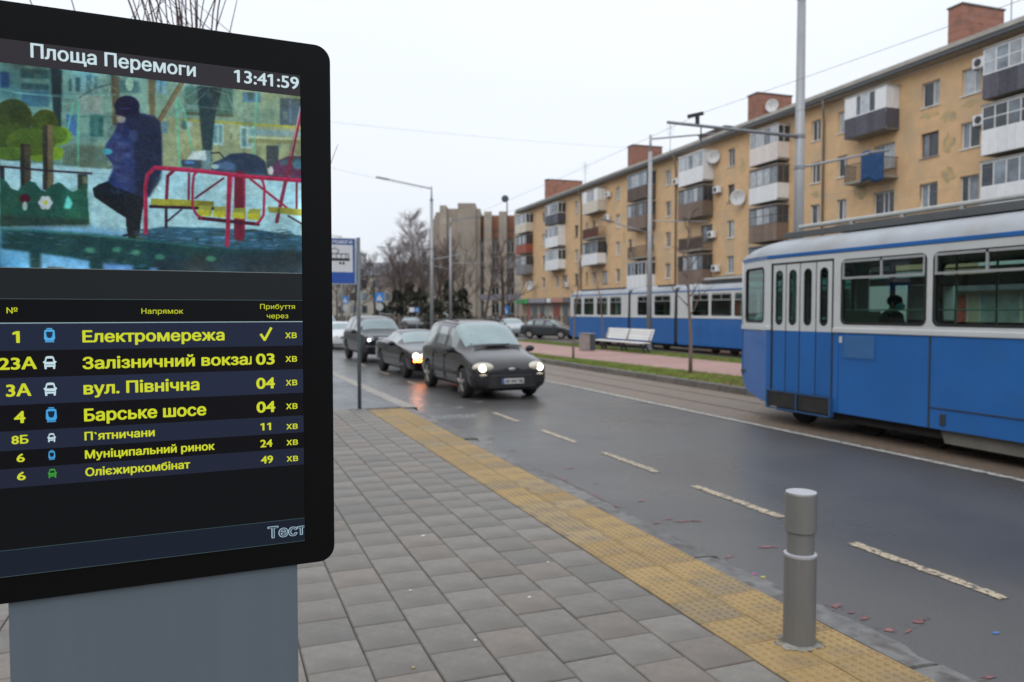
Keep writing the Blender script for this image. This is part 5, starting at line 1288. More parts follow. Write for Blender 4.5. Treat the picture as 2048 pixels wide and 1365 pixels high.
co.matrix_world = Matrix.Translation((RXY.x, RXY.y, 0)) @ Matrix.Rotation(math.atan2(-dS.y, -dS.x), 4, 'Z')
sf = co.modifiers.new('thick', 'SOLIDIFY'); sf.thickness = .015
tag(co, 'blue blanket hung over the open railing of the fourth floor balcony', 'blanket')
# air conditioners and dishes on the facade
def on_facade(s_, d, z): p = RXY+dS*s_+Vector((dS.y, -dS.x))*d; return (p.x, p.y, z)
acs = [(46.3, 14.35, 'white air conditioner by the cream box balcony under the eaves'), (46.45, 11.95, 'white air conditioner above the red brown balcony railing'), (32.5, 13.5, 'white air conditioner beside the drainpipe near the white glazed balcony'),
       (26.2, 11.85, 'white air conditioner right of the dark timber glazed balcony'), (26.9, 8.3, 'white air conditioner over the dark open balcony rail'), (26.3, 5.5, 'white air conditioner low on the wall just above the farther tram'),
       (2.5, 14.85, 'white air conditioner at top floor left of the rightmost balcony'), (2.4, 11.9, 'white air conditioner one floor below the eaves beside the white siding balcony'), (57.6, 5.2, 'white air conditioner above the grey shop canopy')]
ac0 = None
for s_, z_, lb in acs:
    loc = on_facade(s_, 0, z_-.28)
    if ac0 is None:
        ac0 = thing('air_conditioner', lb, 'air conditioner', loc, math.atan2(-dS.y, -dS.x), 'air conditioners on the ochre facade')
        q = MB(); q.box(-.40, .40, -.42, -.12, 0, .55); q.build('casing', whitep, ac0, bevel=.02)
        q = MB(); q.lathe([(.20, -.435), (.20, -.42)], (-.08, 0, .28), 16, 'Y'); q.build('fan_grille', mat('fan_dark', (.05, .05, .055), .6), ac0)
        q = MB(); q.box(-.33, -.29, -.42, 0, -.05, 0); q.box(.29, .33, -.42, 0, -.05, 0); q.build('bracket', galv_d, ac0)
    else: dup(ac0, loc, math.atan2(-dS.y, -dS.x), lb)
dsh = [(26.6, .35, 14.55, .55, 'white satellite dish high beside the white glazed corner balcony'), (23.1, .45, 10.75, .62, 'white satellite dish between two window columns at mid facade'), (68.6, .9, 5.4, .62, 'white satellite dish at the far end above the green shop sign'),
       (22.2, -1.9, 17.75, .5, 'rusty white satellite dish mounted on the second chimney')]
for s_, d_, z_, r_, lb in dsh:
    D_ = thing('satellite_dish', lb, 'satellite dish', on_facade(s_, -d_, z_), rad(-55), 'satellite dishes on the apartment block')
    q = MB(); q.lathe([(.02, .10), (r_*.5, .06), (r_*.85, -.03), (r_, -.08), (r_, -.065), (r_*.5, .08), (.02, .12)], seg=20, axis='Y'); q.build('reflector', mat('dish_white', (.60, .60, .60), .5, var=.1), D_, smooth=True)
    q = MB(); q.tube([(0, .1, 0), (0, .35, -.1), (0, .45, -.3)], .025, 6); q.tube([(0, -.05, -r_*.9), (0, -.5, -.05)], .012, 5); q.ell((0, -.5, -.03), (.05, .07, .05)); q.build('mount', galv_d, D_)
for s_, z_ in ((57.2, 17.0), (37.5, 17.3), (2.7, 17.2)):
    o = thing('tv_antenna', {57.2: 'thin aerial on the ridge right of the first chimney', 37.5: 'thin aerial on the ridge behind the bench mast', 2.7: 'thin aerial beside the rightmost brick chimney'}[s_], 'antenna', on_facade(s_, 2.0, z_-.4), 0, 'aerials on the roof')
    MB().tube([(0, 0, 0), (0, 0, 3.2)], .03, 5).build('mast', galv_d, o)
    q = MB()
    for k_ in range(5): q.tube([(-.5+k_*.02, 0, 3.0-k_*.25), (.5-k_*.02, 0, 3.0-k_*.25)], .012, 4)
    q.build('rods', galv_d, o)

# ================================================================= CONCRETE PANEL BUILDING (behind, left)
def camp(lat, dep):      # a point so many metres beside and in front of the viewpoint
    return (lat*math.cos(YAW)+dep*math.sin(YAW), -lat*math.sin(YAW)+dep*math.cos(YAW))
cbx, cby = camp(-10.45, 150)
cb = thing('concrete_building', 'tall grey brown concrete panel building with vertical pilasters and red panels', 'building', (cbx, cby, 0), -YAW)
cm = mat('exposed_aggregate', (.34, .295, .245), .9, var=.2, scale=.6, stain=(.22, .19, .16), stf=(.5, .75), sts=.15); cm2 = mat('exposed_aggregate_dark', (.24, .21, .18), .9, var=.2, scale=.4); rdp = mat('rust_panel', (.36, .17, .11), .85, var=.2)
q = MB(); q.box(-3.2, 4.3, 0, 18, 0, 21.9); q.build('central_block', cm, cb)
q = MB(); q.box(0, 3.4, -1.2, 18, 0, 22.8); q.build('stair_tower', cm, cb)
q = MB(); q.box(-3.5, -2.2, -1.0, 10, 0, 22.4); q.build('corner_pier', cm, cb)
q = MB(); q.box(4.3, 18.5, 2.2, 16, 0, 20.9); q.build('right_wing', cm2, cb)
for x_, w_ in ((5.0, 1.5), (7.9, 1.6), (10.9, 1.6), (13.9, 1.6)):
    q = MB(); q.box(x_, x_+w_, .3, 2.19, 0, 21.4); q.build('pilaster', cm, cb)
for x_, w_ in ((4.3, .7), (6.5, 1.4), (9.5, 1.4), (12.5, 1.4)):
    q = MB(); q.box(x_+.03, x_+w_-.03, 2.05, 2.198, 17.9, 20.7); q.box(x_+.03, x_+w_-.03, 2.05, 2.198, 16.4, 17.5); q.build('red_panel', rdp, cb)
    for j in range(5):
        z0 = 1.6+j*3.0
        q = MB(); q.box(x_+.1, x_+w_-.1, 1.98, 2.10, z0, z0+2.0); wv = q.build('window', wpane[0] if (j+int(x_)) % 4 else wpane[2], cb)
        if w_ > 1: q = MB(); q.box(x_+w_/2-.05, x_+w_/2+.05, 1.92, 1.98, z0, z0+2.0); q.box(x_+.1, x_+w_-.1, 1.92, 1.98, z0-.12, z0); q.build('frame', wfr, wv)
# left wing running away
lw = MB()
for i in range(7):
    y_ = 3+i*5.5; x_ = -3.6-.8*i
    q = MB(); q.box(x_-1.1, x_+.9, y_, y_+2.0, 0, 21.6); q.build('pilaster', cm, cb)
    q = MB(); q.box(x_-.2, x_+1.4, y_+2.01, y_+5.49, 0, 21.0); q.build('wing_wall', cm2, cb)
    q = MB(); q.box(x_-.32, x_-.21, y_+2.3, y_+5.2, 16.5, 20.6); q.build('red_panel', rdp, cb)
    for j in range(5): q = MB(); q.box(x_-.33, x_-.21, y_+2.6, y_+5.0, 1.6+j*3.0, 3.6+j*3.0); q.build('window', wpane[0], cb)
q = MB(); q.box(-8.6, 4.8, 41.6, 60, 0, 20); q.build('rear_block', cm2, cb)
# pale low building far left
px_, py_ = camp(-38, 205)
pb_ = thing('school_building', 'long low pale building with grey hipped roof behind the stop sign', 'building', (px_, py_, 0), -YAW)
pw = mat('pale_render', (.40, .37, .32), .85, var=.15, scale=.3); rg = mat('grey_metal_roof', (.15, .16, .18), .5, var=.15)
q = MB(); q.box(-22, 14, 0, 12, 0, 11.5); q.build('wall', pw, pb_)
q = MB(); q.add([(-22.6, -.6, 11.5), (14.6, -.6, 11.5), (14.6, 12.6, 11.5), (-22.6, 12.6, 11.5), (-18, 6, 15.3), (10, 6, 15.3)], [(0,1,5,4),(1,2,5),(2,3,4,5),(3,0,4),(0,3,2,1)]); q.build('roof', rg, pb_)
for i in range(11):
    for j in range(3):
        q = MB(); q.box(-20.6+i*3.1, -19.2+i*3.1, -.06, -.01, 1.5+j*3.4, 3.5+j*3.4); q.build('window', wpane[(i*3+j) % 2], pb_)
q = MB(); q.box(-7, -2, 3, 7, 12, 17.5); q.add([(-7.3, 2.7, 17.5), (-1.7, 2.7, 17.5), (-1.7, 7.3, 17.5), (-7.3, 7.3, 17.5), (-4.5, 5, 19.2)], [(0,1,4),(1,2,4),(2,3,4),(3,0,4)]); q.build('attic_turret', mat('pale_white_render', (.50, .51, .52), .8), pb_)
px2, py2 = camp(-58, 240)
q = MB(); q.box(-9, 9, 0, 14, 0, 16.5); pt = thing('tower_block', 'pale grey block farthest down the road at the left', 'building', (px2, py2, 0), -YAW); q.build('wall', mat('grey_render', (.38, .38, .38), .85, var=.1), pt)
q = MB(); q.box(-9.5, 9.5, -.5, 14.5, 16.5, 17.2); q.build('roof', rg, pt)
for i in range(6):
    for j in range(5): q = MB(); q.box(-8+i*2.8, -6.6+i*2.8, -.06, -.01, 1.4+j*3, 3.2+j*3); q.build('window', wpane[0], pt)
px3, py3 = camp(-20, 185)
bk = thing('brick_house', 'low dull building half hidden by the bare birches', 'building', (px3, py3, 0), -YAW)
q = MB(); q.box(-9, 7, 0, 10, 0, 10.5); q.build('wall', mat('dull_render', (.30, .27, .23), .9, var=.2), bk)
q = MB(); q.add([(-9.5, -.5, 10.5), (7.5, -.5, 10.5), (7.5, 10.5, 10.5), (-9.5, 10.5, 10.5), (-7, 5, 14), (5, 5, 14)], [(0,1,5,4),(1,2,5),(2,3,4,5),(3,0,4),(0,3,2,1)]); q.build('roof', rg, bk)
for i in range(5):
    for j in range(3): q = MB(); q.box(-7.6+i*3.0, -6.3+i*3.0, -.06, -.01, 1.4+j*3.2, 3.3+j*3.2); q.build('window', wpane[(i+j) % 2], bk)
# our own side: unseen blocks added to darken reflections in glass and paint
ob = thing('apartment_building', 'plain grey apartment block added unseen on the near side of the street behind the viewpoint', 'building', (-27, 0, 0), 0)
q = MB(); q.box(-12, 0, -60, 75, 0, 15); q.build('wall', mat('near_block_render', (.26, .25, .22), .85, var=.2, scale=.3), ob)
for i in range(40):
    for j in range(5):
        if j == 0 and i % 2: continue
        q = MB(); q.box(.01, .06, -58+i*3.3, -56.4+i*3.3, 1.6+j*2.8, 3.1+j*2.8); q.build('window', wpane[(i*7+j*3) % 3 if (i+j) % 3 else 0], ob)
for (y0, y1, h_, lb) in ((88, 165, 14.5, 'plain block added unseen farther up the near side of the street'), (175, 300, 16, 'last plain block added unseen up the near side of the street')):
    o3 = thing('apartment_building', lb, 'building', (-19, y0, 0), 0)
    q = MB(); q.box(-12, 0, 0, y1-y0, 0, h_); q.build('wall', mat('near_block_render', (.26, .25, .22)), o3)
    for i in range(int((y1-y0)/4.2)):
        for j in range(5): q = MB(); q.box(.01, .06, 1+i*4.2, 2.7+i*4.2, 1.4+j*2.7, 2.9+j*2.7); q.build('window', wpane[(i+j) % 2], o3)
    q = MB(); q.box(-12.3, .3, -.3, y1-y0+.3, h_, h_+.3); q.build('roof', rg, o3)
ob2 = thing('apartment_building', 'brown brick building added unseen across the end of the sidewalk behind the viewpoint', 'building', (-8, -52, 0), 0)
q = MB(); q.box(-18, 10, -12, 0, 0, 14); q.build('wall', mat('brown_brick_render', (.17, .13, .10), .85, var=.2, scale=.3), ob2)
for i in range(8):
    for j in range(4): q = MB(); q.box(-16+i*3.3, -14.5+i*3.3, .01, .06, 1.6+j*3, 3.2+j*3); q.build('window', wpane[(i+j) % 2], ob2)
# kiosk panel beyond the masts, fence
fc = thing('metal_fence', 'low grey brown picket fence running behind the parked cars', 'fence', (*camp(-8, 84), 0), -YAW)
for i in range(60):
    q = MB(); q.box(-14+i*.5, -14+i*.5+.34, -.03, .03, .15, 1.5); q.build('picket', mat('fence_brown', (.13, .11, .095), .8, var=.25), fc)
q = MB(); q.box(-14, 16, .03, .07, .4, .5); q.box(-14, 16, .03, .07, 1.2, 1.3); q.build('rail', galv_d, fc)
# ================================================================= VEHICLES
KIND = {
 'van': dict(L=4.64, wb=(-1.42, 1.41), R=.335, tw=.80, arch=.40,
   st=[(-2.33, .30, .60, .68, .80, .76, .54, .02), (-2.26, .24, .70, .80, .87, .83, .62, .03), (-2.02, .20, .82, .93, .905, .87, .67, .03), (-1.60, .20, .91, 1.02, .905, .86, .66, .04), (-1.30, .20, .97, 1.11, .905, .87, .68, .05),
       (-1.22, .20, .98, 1.16, .905, .87, .69, .06), (-.80, .20, 1.0, 1.44, .905, .875, .71, .06), (-.48, .20, 1.01, 1.63, .905, .875, .685, .07), (-.36, .20, 1.01, 1.67, .905, .875, .68, .07), (-.10, .20, 1.02, 1.71, .905, .875, .675, .07), (-.02, .20, 1.02, 1.72, .905, .875, .675, .07),
       (.86, .20, 1.03, 1.75, .905, .875, .67, .07), (.96, .20, 1.03, 1.75, .905, .875, .67, .07), (1.75, .22, 1.04, 1.72, .90, .86, .65, .08), (2.05, .24, 1.04, 1.64, .88, .84, .58, .09), (2.22, .28, 1.0, 1.50, .85, .80, .55, .10), (2.32, .34, .90, 1.10, .82, .76, .56, .06)],
   ws=(5, 8), side=[(6, 9), (10, 11), (12, 13)], rw=(14, 16)),
 'coupe': dict(L=5.0, wb=(-1.48, 1.46), R=.355, tw=.82, arch=.405,
   st=[(-2.50, .34, .62, .67, .80, .76, .5, .02), (-2.44, .26, .72, .77, .90, .86, .64, .02), (-2.2, .22, .80, .86, .94, .89, .70, .02), (-1.5, .20, .88, .94, .95, .90, .72, .02), (-.92, .20, .92, 1.0, .95, .90, .72, .03),
       (-.84, .20, .93, 1.03, .95, .90, .71, .04), (-.40, .20, .94, 1.24, .95, .89, .64, .06), (-.02, .20, .95, 1.38, .95, .89, .59, .07), (.08, .20, .95, 1.40, .95, .89, .58, .07), (.55, .20, .96, 1.44, .95, .89, .57, .07), (.95, .20, .98, 1.42, .955, .90, .57, .07), (1.05, .20, .98, 1.41, .955, .90, .57, .07), (1.75, .22, 1.0, 1.14, .955, .90, .62, .05), (1.85, .22, 1.0, 1.10, .955, .90, .64, .04), (2.35, .26, .98, 1.05, .93, .88, .66, .03), (2.50, .36, .90, .96, .88, .82, .6, .03)],
   ws=(5, 7), side=[(6, 10)], rw=(11, 12)),
 'suv': dict(L=4.78, wb=(-1.42, 1.37), R=.38, tw=.80, arch=.45,
   st=[(-2.36, .42, .88, .95, .80, .76, .55, .03), (-2.28, .34, 1.0, 1.06, .90, .86, .64, .03), (-1.9, .30, 1.08, 1.14, .94, .88, .70, .03), (-1.25, .30, 1.12, 1.21, .945, .89, .72, .04), (-1.15, .30, 1.13, 1.26, .945, .89, .72, .05),
       (-.75, .30, 1.14, 1.60, .945, .89, .68, .08), (-.62, .30, 1.14, 1.70, .945, .89, .66, .08), (-.1, .30, 1.15, 1.80, .945, .89, .65, .08), (0, .30, 1.15, 1.81, .945, .89, .65, .08), (.85, .30, 1.15, 1.84, .945, .89, .65, .08), (.95, .30, 1.15, 1.84, .945, .89, .65, .08), (1.9, .32, 1.15, 1.82, .94, .88, .64, .08), (2.15, .34, 1.15, 1.76, .92, .86, .62, .09), (2.30, .38, 1.1, 1.30, .90, .84, .6, .07), (2.38, .44, 1.0, 1.06, .86, .8, .58, .04)],
   ws=(4, 6), side=[(5, 7), (8, 9), (10, 11)], rw=(12, 13)),
 'hatch': dict(L=4.3, wb=(-1.30, 1.30), R=.31, tw=.75, arch=.37,
   st=[(-2.12, .32, .60, .66, .70, .66, .42, .02), (-2.05, .24, .70, .77, .82, .78, .56, .02), (-1.7, .20, .82, .89, .87, .82, .64, .03), (-1.15, .20, .88, .97, .875, .83, .66, .04), (-1.05, .20, .89, 1.01, .875, .83, .66, .05),
       (-.6, .20, .90, 1.27, .875, .83, .62, .07), (-.35, .20, .91, 1.38, .875, .83, .59, .08), (.02, .20, .92, 1.44, .875, .83, .58, .08), (.10, .20, .92, 1.45, .875, .83, .58, .08), (.95, .20, .94, 1.45, .875, .83, .58, .08), (1.05, .20, .94, 1.44, .875, .83, .58, .08), (1.50, .22, .95, 1.38, .87, .82, .58, .08), (1.88, .24, .96, 1.12, .86, .81, .60, .06), (2.05, .28, .92, 1.0, .84, .78, .58, .03), (2.14, .36, .78, .84, .78, .72, .5, .03)],
   ws=(4, 6), side=[(5, 7), (8, 9), (10, 11)], rw=(11, 12)),
}
glassd = mat('car_glass_dark', (.035, .045, .045), .06, var=.15, coat=.5)
glassw = mat('car_windscreen', (.20, .27, .275), .10, var=.18, scale=1.2, coat=.6)  # pale base colour carries the sky reflection on dusty glass
glasss = mat('car_side_glass', (.22, .26, .26), .08, var=.5, scale=1.0, coat=.5)  # lightened base colour stands in for sky mirrored in the side windows
wellm = mat('wheel_well', (.008, .008, .008), .9)
tyrem = mat('tyre', (.018, .018, .018), .8, var=.2)
rimm = mat('alloy_rim', (.34, .31, .28), .4, .5, var=.15); rimd = mat('dark_rim', (.06, .06, .065), .35, .5)
chrom = mat('chrome', (.6, .6, .6), .15, .9)
whl = mat('headlamp_lit', (1, .9, .75), .2, emit=(1.0, .88, .68), es=6); whl2 = mat('headlamp_lit_cool', (1, 1, 1), .2, emit=(.92, .97, 1.0), es=7)
hll = mat('headlamp_lens', (.62, .56, .46), .12, var=.1, coat=.6); amber = mat('amber_lamp_lit', (1, .3, .02), .3, emit=(1.0, .20, .02), es=32); redl = mat('tail_lamp', (.45, .015, .015), .25, coat=.4, emit=(.6, .02, .02), es=.25)
platem = mat('licence_plate', (.62, .62, .60), .5); plblue = mat('plate_blue', (.03, .10, .45), .5); blk = mat('lettering_black', (.02, .02, .02), .6)
BM = {}
def car_shell(kind):
    if kind in BM: return BM[kind]
    K = KIND[kind]; S_ = K['st']; ns = len(S_)
    def half(s_):
        y, zb, zl, zt, wm, wl, wr, e = s_
        return [(0, zb), (wm*.80, zb), (wm*.965, zb+.07), (wm, (zb+zl)/2+.03), (wl+.012, zl), (wl-.02, zl+.03), (wr, zt-e), (wr*.84, zt-e*.3), (0, zt)]
    V = []; F = []; M_ = []
    for s_ in S_:
        h = half(s_); ring = [(x, s_[0], z) for x, z in h]+[(-x, s_[0], z) for x, z in h[-2:0:-1]]
        V += ring
    m = 16
    gl = {}
    for i in range(ns-1):
        for j in range(m):
            a = i*m+j; b_ = i*m+(j+1) % m
            F.append((a, a+m, b_+m, b_))
            jj = j if j < 8 else 15-j
            mi = 0
            if K['ws'][0] <= i < K['ws'][1] and jj == 7: mi = 1
            if K['ws'][0] <= i < K['ws'][1] and jj == 6 and i < K['ws'][1]-0: mi = 1
            if K['rw'][0] <= i < K['rw'][1] and jj in (6, 7): mi = 3
            for a0, a1 in K['side']:
                if a0 <= i < a1 and jj == 5: mi = 2
            if jj in (0, 1): mi = 4
            if kind in ('van', 'suv') and i < 2 and jj == 2: mi = 4
            M_.append(mi)
    F.append(tuple(range(m))); M_.append(4 if kind == 'van' else 0); F.append(tuple((ns-1)*m+j for j in range(m))[::-1]); M_.append(0)
    me = bpy.data.meshes.new('shell'); me.from_pydata(V, [], F); me.polygons.foreach_set('material_index', M_)
    for k_ in range(5): me.materials.append(wellm)
    bb = bmesh.new(); bb.from_mesh(me); bmesh.ops.recalc_face_normals(bb, faces=bb.faces); bb.to_mesh(me); bb.free()
    o = bpy.data.objects.new('shell', me); COL.objects.link(o)
    sb_ = o.modifiers.new('s', 'SUBSURF'); sb_.levels = 2; sb_.render_levels = 2
    cut = MB()
    for wy in K['wb']:
        for sx_ in (-1, 1): cut.lathe([(K['arch'], -.2), (K['arch'], .2)], (sx_*1.0, wy, K['R']+.01), 28, 'X')
    cm_ = cut.mesh('cut', fix=True)
    for k_ in range(6): cm_.materials.append(wellm)
    cm_.polygons.foreach_set('material_index', [5]*len(cm_.polygons))
    co_ = bpy.data.objects.new('cut', cm_); COL.objects.link(co_)
    me.materials.append(wellm)
    bo_ = o.modifiers.new('b', 'BOOLEAN'); bo_.object = co_; bo_.operation = 'DIFFERENCE'; bo_.solver = 'EXACT'
    dg = bpy.context.evaluated_depsgraph_get(); dg.update(); ev = bpy.data.meshes.new_from_object(o.evaluated_get(dg))
    bpy.data.objects.remove(o); bpy.data.objects.remove(co_)
    outm = {}
    for key, ids in (('body', (0,)), ('windscreen', (1,)), ('side_window', (2,)), ('rear_window', (3,)), ('lower_trim', (4,)), ('wheel_arch', (5,))):
        bb = bmesh.new(); bb.from_mesh(ev)
        bmesh.ops.delete(bb, geom=[f_ for f_ in bb.faces if f_.material_index not in ids], context='FACES')
        for f_ in bb.faces: f_.smooth = key != 'wheel_arch'; f_.material_index = 0
        mm_ = bpy.data.meshes.new(key); bb.to_mesh(mm_); bb.free(); mm_.materials.clear()
        outm[key] = mm_
    BM[kind] = outm
    return outm
def islands(me):
    b_ = bmesh.new(); b_.from_mesh(me); b_.faces.ensure_lookup_table(); todo = set(range(len(b_.faces))); out = []
    while todo:
        st_ = [todo.pop()]; comp = set(st_)
        while st_:
            f_ = b_.faces[st_.pop()]
            for e in f_.edges:
                for g_ in e.link_faces:
                    if g_.index in todo: todo.discard(g_.index); comp.add(g_.index); st_.append(g_.index)
        c_ = b_.copy(); c_.faces.ensure_lookup_table()
        bmesh.ops.delete(c_, geom=[f_ for f_ in c_.faces if f_.index not in comp], context='FACES')
        m_ = bpy.data.meshes.new(me.name.split('.')[0]); c_.to_mesh(m_); c_.free(); m_.materials.clear(); out.append(m_)
    b_.free(); return out
def wheel_at(root, x, y, K, rim, side):
    R_ = K['R']; s_ = -1 if x < 0 else 1
    ax = (x, y, R_)
    q = MB(); w2 = .11
    q.lathe([(R_*.72, -w2), (R_*.93, -w2), (R_, -w2*.6), (R_, w2*.6), (R_*.93, w2), (R_*.72, w2)], ax, 28, 'X'); ty = q.build('wheel', tyrem, root, smooth=False)
    q = MB(); q.lathe([(R_*.73, s_*w2*.9), (R_*.70, s_*w2*1.0), (R_*.66, s_*w2*.6)], ax, 24, 'X')
    q.v = q.v; q.f = [f_ for f_ in q.f if len(f_) == 4]; q.m = [0]*len(q.f)
    n = 5 if K['arch'] > .38 else 7
    for i in range(n):
        a = 2*math.pi*i/n+.3
        c_, s2 = math.cos(a), math.sin(a)
        p0 = Vector((s_*w2*.8, c_*R_*.1, s2*R_*.1)); p1 = Vector((s_*w2*.75, c_*R_*.69, s2*R_*.69))
        q.tube([Vector(ax)+p0, Vector(ax)+p1], [R_*.15, R_*.15], 6)
    q.lathe([(R_*.16, s_*w2*.3), (R_*.16, s_*w2*.95)], ax, 14, 'X'); q.lathe([(R_*.70, s_*w2*.1), (R_*.70, s_*w2*.35)], ax, 20, 'X')
    q.build('rim', rim, ty, smooth=False)
def headl(root, c_, r_, m_, bulb, rz=0, br=.055, boff=(0, -.05, 0)):
    q = MB(); q.ell(c_, r_, 16, 10, rz); h = q.build('headlight', m_, root, smooth=True)
    if bulb:
        q = MB(); q.ell(tuple(Vector(c_)+Vector(boff)), (br, br*.6, br), 12, 8); q.build('lamp', bulb, h, smooth=True)
    return h
def mirror(root, x, y, z, m_):
    s_ = -1 if x < 0 else 1
    q = MB(); q.ell((x+s_*.12, y, z), (.12, .06, .075), 12, 8); q.tube([(x-s_*.05, y+.02, z-.06), (x+s_*.08, y, z-.03)], .03, 6); q.build('wing_mirror', m_, root, smooth=True)
def car(kind, name, label, loc, rz, paint, rim=None, group=None, trim=None, extras=None, cat='car'):
    K = KIND[kind]; sh = car_shell(kind); r = thing(name, label, cat, loc, rz, group)
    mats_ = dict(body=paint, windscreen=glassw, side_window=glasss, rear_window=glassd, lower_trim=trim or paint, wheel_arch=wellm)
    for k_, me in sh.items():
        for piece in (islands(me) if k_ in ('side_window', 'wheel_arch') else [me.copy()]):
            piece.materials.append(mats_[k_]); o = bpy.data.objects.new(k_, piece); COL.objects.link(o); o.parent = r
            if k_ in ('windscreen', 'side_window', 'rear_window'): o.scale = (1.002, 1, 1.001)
    for wy in K['wb']:
        for sx_ in (-1, 1): wheel_at(r, sx_*K['tw'], wy, K, rim or rimm, sx_)
    return r
def plate_on(r, y, z, txt=None, ry=0, w_=.26, front=True):
    s_ = -1 if front else 1
    q = MB(); q.box(-w_, w_, min(y, y+s_*.012), max(y, y+s_*.012), z-.055, z+.055); pl_ = q.build('licence_plate', platem, r)
    if front:
        q = MB(); q.box(-w_, -w_+.045, y-.0155, y-.012, z-.055, z+.055); q.build('plate_band', plblue, pl_)
        if txt:
            me = text_mesh(txt, lambda a, b_, c_: (-w_+.06+a, y-.0165, z-.034+b_), .44, .07, .06); link('lettering', me, [blk], pl_)
vanp = mat('van_paint', (.026, .026, .030), .2, .0, var=.1, scale=3, coat=.5, spec=.4, stain=(.046, .039, .033), stf=(.42, .75), sts=1.6, stretch=(1, 1, 1.6))
cpp = mat('coupe_paint', (.006, .005, .008), .12, .0, coat=.35, spec=.35, var=.1); svp = mat('suv_paint', (.014, .015, .018), .2, coat=.3, spec=.4, var=.15, stain=(.06, .055, .05), stf=(.5, .8), sts=1.5)
whp = mat('white_car_paint', (.58, .60, .62), .3, coat=.5, var=.06); slp = mat('silver_paint', (.40, .42, .45), .3, .4, coat=.5, var=.06); dkp = mat('charcoal_paint', (.035, .04, .045), .25, coat=.6, var=.1)
# minivan
van = car('van', 'minivan', 'dark grey minivan with its headlights on, nearest vehicle coming towards the stop', (6.17, 18.40, 0), rad(1.2), vanp, trim=mat('bumper_plastic', (.016, .016, .017), .5, var=.2), cat='minivan')
for s_ in (-1, 1):
    h = headl(van, (s_*.64, -2.175, .715), (.25, .14, .115), hll, None, s_*rad(17))
    q = MB(); q.ell((s_*.69, -2.285, .705), (.085, .05, .08), 14, 8); q.build('lamp', whl, h, smooth=True)
    mirror(van, s_*.90, -.98, 1.06, mat('mirror_black', (.02, .02, .022), .4))
    q = MB(); q.ell((s_*.68, -2.30, .56), (.10, .05, .028), 10, 6); q.build('turn_signal', mat('pale_lens', (.55, .48, .36), .3), van)
q = MB(); q.ell((0, -2.262, .672), (.45, .06, .055), 20, 8); q.build('grille', mat('grille_black', (.01, .01, .01), .5), van, smooth=True)
q = MB(); q.ell((0, -2.318, .68), (.085, .02, .035), 16, 8); q.build('badge', mat('badge_silver', (.5, .52, .55), .3, .6), van, smooth=True)
q = MB(); q.add([(-.86, -2.02, .56), (-.70, -2.26, .56), (-.4, -2.36, .56), (.4, -2.36, .56), (.70, -2.26, .56), (.86, -2.02, .56), (-.86, -2.02, .30), (-.70, -2.26, .28), (-.4, -2.38, .27), (.4, -2.38, .27), (.70, -2.26, .28), (.86, -2.02, .30), (-.84, -1.9, .60), (-.6, -2.1, .61), (.6, -2.1, .61), (.84, -1.9, .60), (-.8, -2.0, .2), (.8, -2.0, .2), (-.4, -2.2, .2), (.4, -2.2, .2)],
       [(0, 1, 7, 6), (1, 2, 8, 7), (2, 3, 9, 8), (3, 4, 10, 9), (4, 5, 11, 10), (0, 12, 13, 1), (1, 13, 14, 4, 3, 2), (4, 14, 15, 5), (6, 7, 18, 16), (7, 8, 18), (8, 9, 19, 18), (9, 10, 19), (10, 11, 17, 19)]); q.build('bumper', mat('bumper_plastic', (.03, .03, .032)), van, bevel=.02, fix=True)
plate_on(van, -2.372, .425, 'АВ 9767 ВВ')
q = MB(); q.tube([(-.55, -1.33, 1.12), (-.1, -1.26, 1.17), (.38, -1.24, 1.18)], .018, 6); q.tube([(.2, -1.34, 1.12), (.66, -1.24, 1.15)], .015, 6); q.ell((-.05, -1.30, 1.145), (.33, .03, .03), 12, 6); q.build('wiper', blackp, van)
q = MB(); q.ell((-.55, -.47, 1.545), (.03, .02, .03), 8, 6); q.ell((-.56, -1.12, 1.22), (.035, .03, .035), 8, 6); q.build('windscreen_sticker', mat('sticker_pale', (.4, .6, .6), .5), van)
for s_ in (-1, 1):
    q = MB(); q.tube([(s_*.60, -.3, 1.70), (s_*.62, .6, 1.745), (s_*.60, 1.7, 1.72)], .018, 6); q.build('roof_rail', mat('rail_grey', (.05, .05, .052), .5), van, smooth=True)
    q = MB(); q.box(s_*.905-.012, s_*.905+.012, -.95, 1.0, .50, .56); q.build('side_moulding', blackp, van, bevel=.008)
    for yy in (-.02, .92): q = MB(); q.tube([(s_*.915, yy-.25, .93), (s_*.925, yy-.15, .935), (s_*.915, yy-.05, .93)], .018, 5); q.build('door_handle', blackp, van)
    for yy in (-.06, .90): q = MB(); q.box(s_*.897-.01, s_*.897+.01, yy-.006, yy+.006, .30, .98); q.build('door_seam', wellm, van)
van.scale = (1, 1, 1.03)
# coupe
cp = car('coupe', 'sports_coupe', 'glossy black sports coupe with ring headlights just behind the minivan', (6.13, 24.15, 0), rad(1.5), cpp, rimd)
for s_ in (-1, 1):
    for k_, xx in enumerate((.80, .57)):
        q = MB()
        q.tube([(s_*xx+.085*math.cos(a), -2.49, .70+.085*math.sin(a)) for a in [i*math.pi/8 for i in range(17)]], .012, 6); h = q.build('headlight', whl, cp)
        q = MB(); q.ell((s_*xx, -2.48, .70), (.045, .03, .045), 10, 6); q.build('lamp', whl if k_ == 0 else mat('lamp_dim', (.3, .28, .25), .2, emit=(.8, .7, .5), es=1.5), h)
    q = MB(); q.box(s_*.72-.16, s_*.72+.16, -2.56, -2.53, .545, .60); q.build('turn_signal', amber, cp)
    mirror(cp, s_*.92, -.55, 1.0, cpp)
    q = MB(); q.ell((s_*.47, -2.50, .68), (.035, .02, .05), 8, 6); q.build('side_lamp', amber, cp)
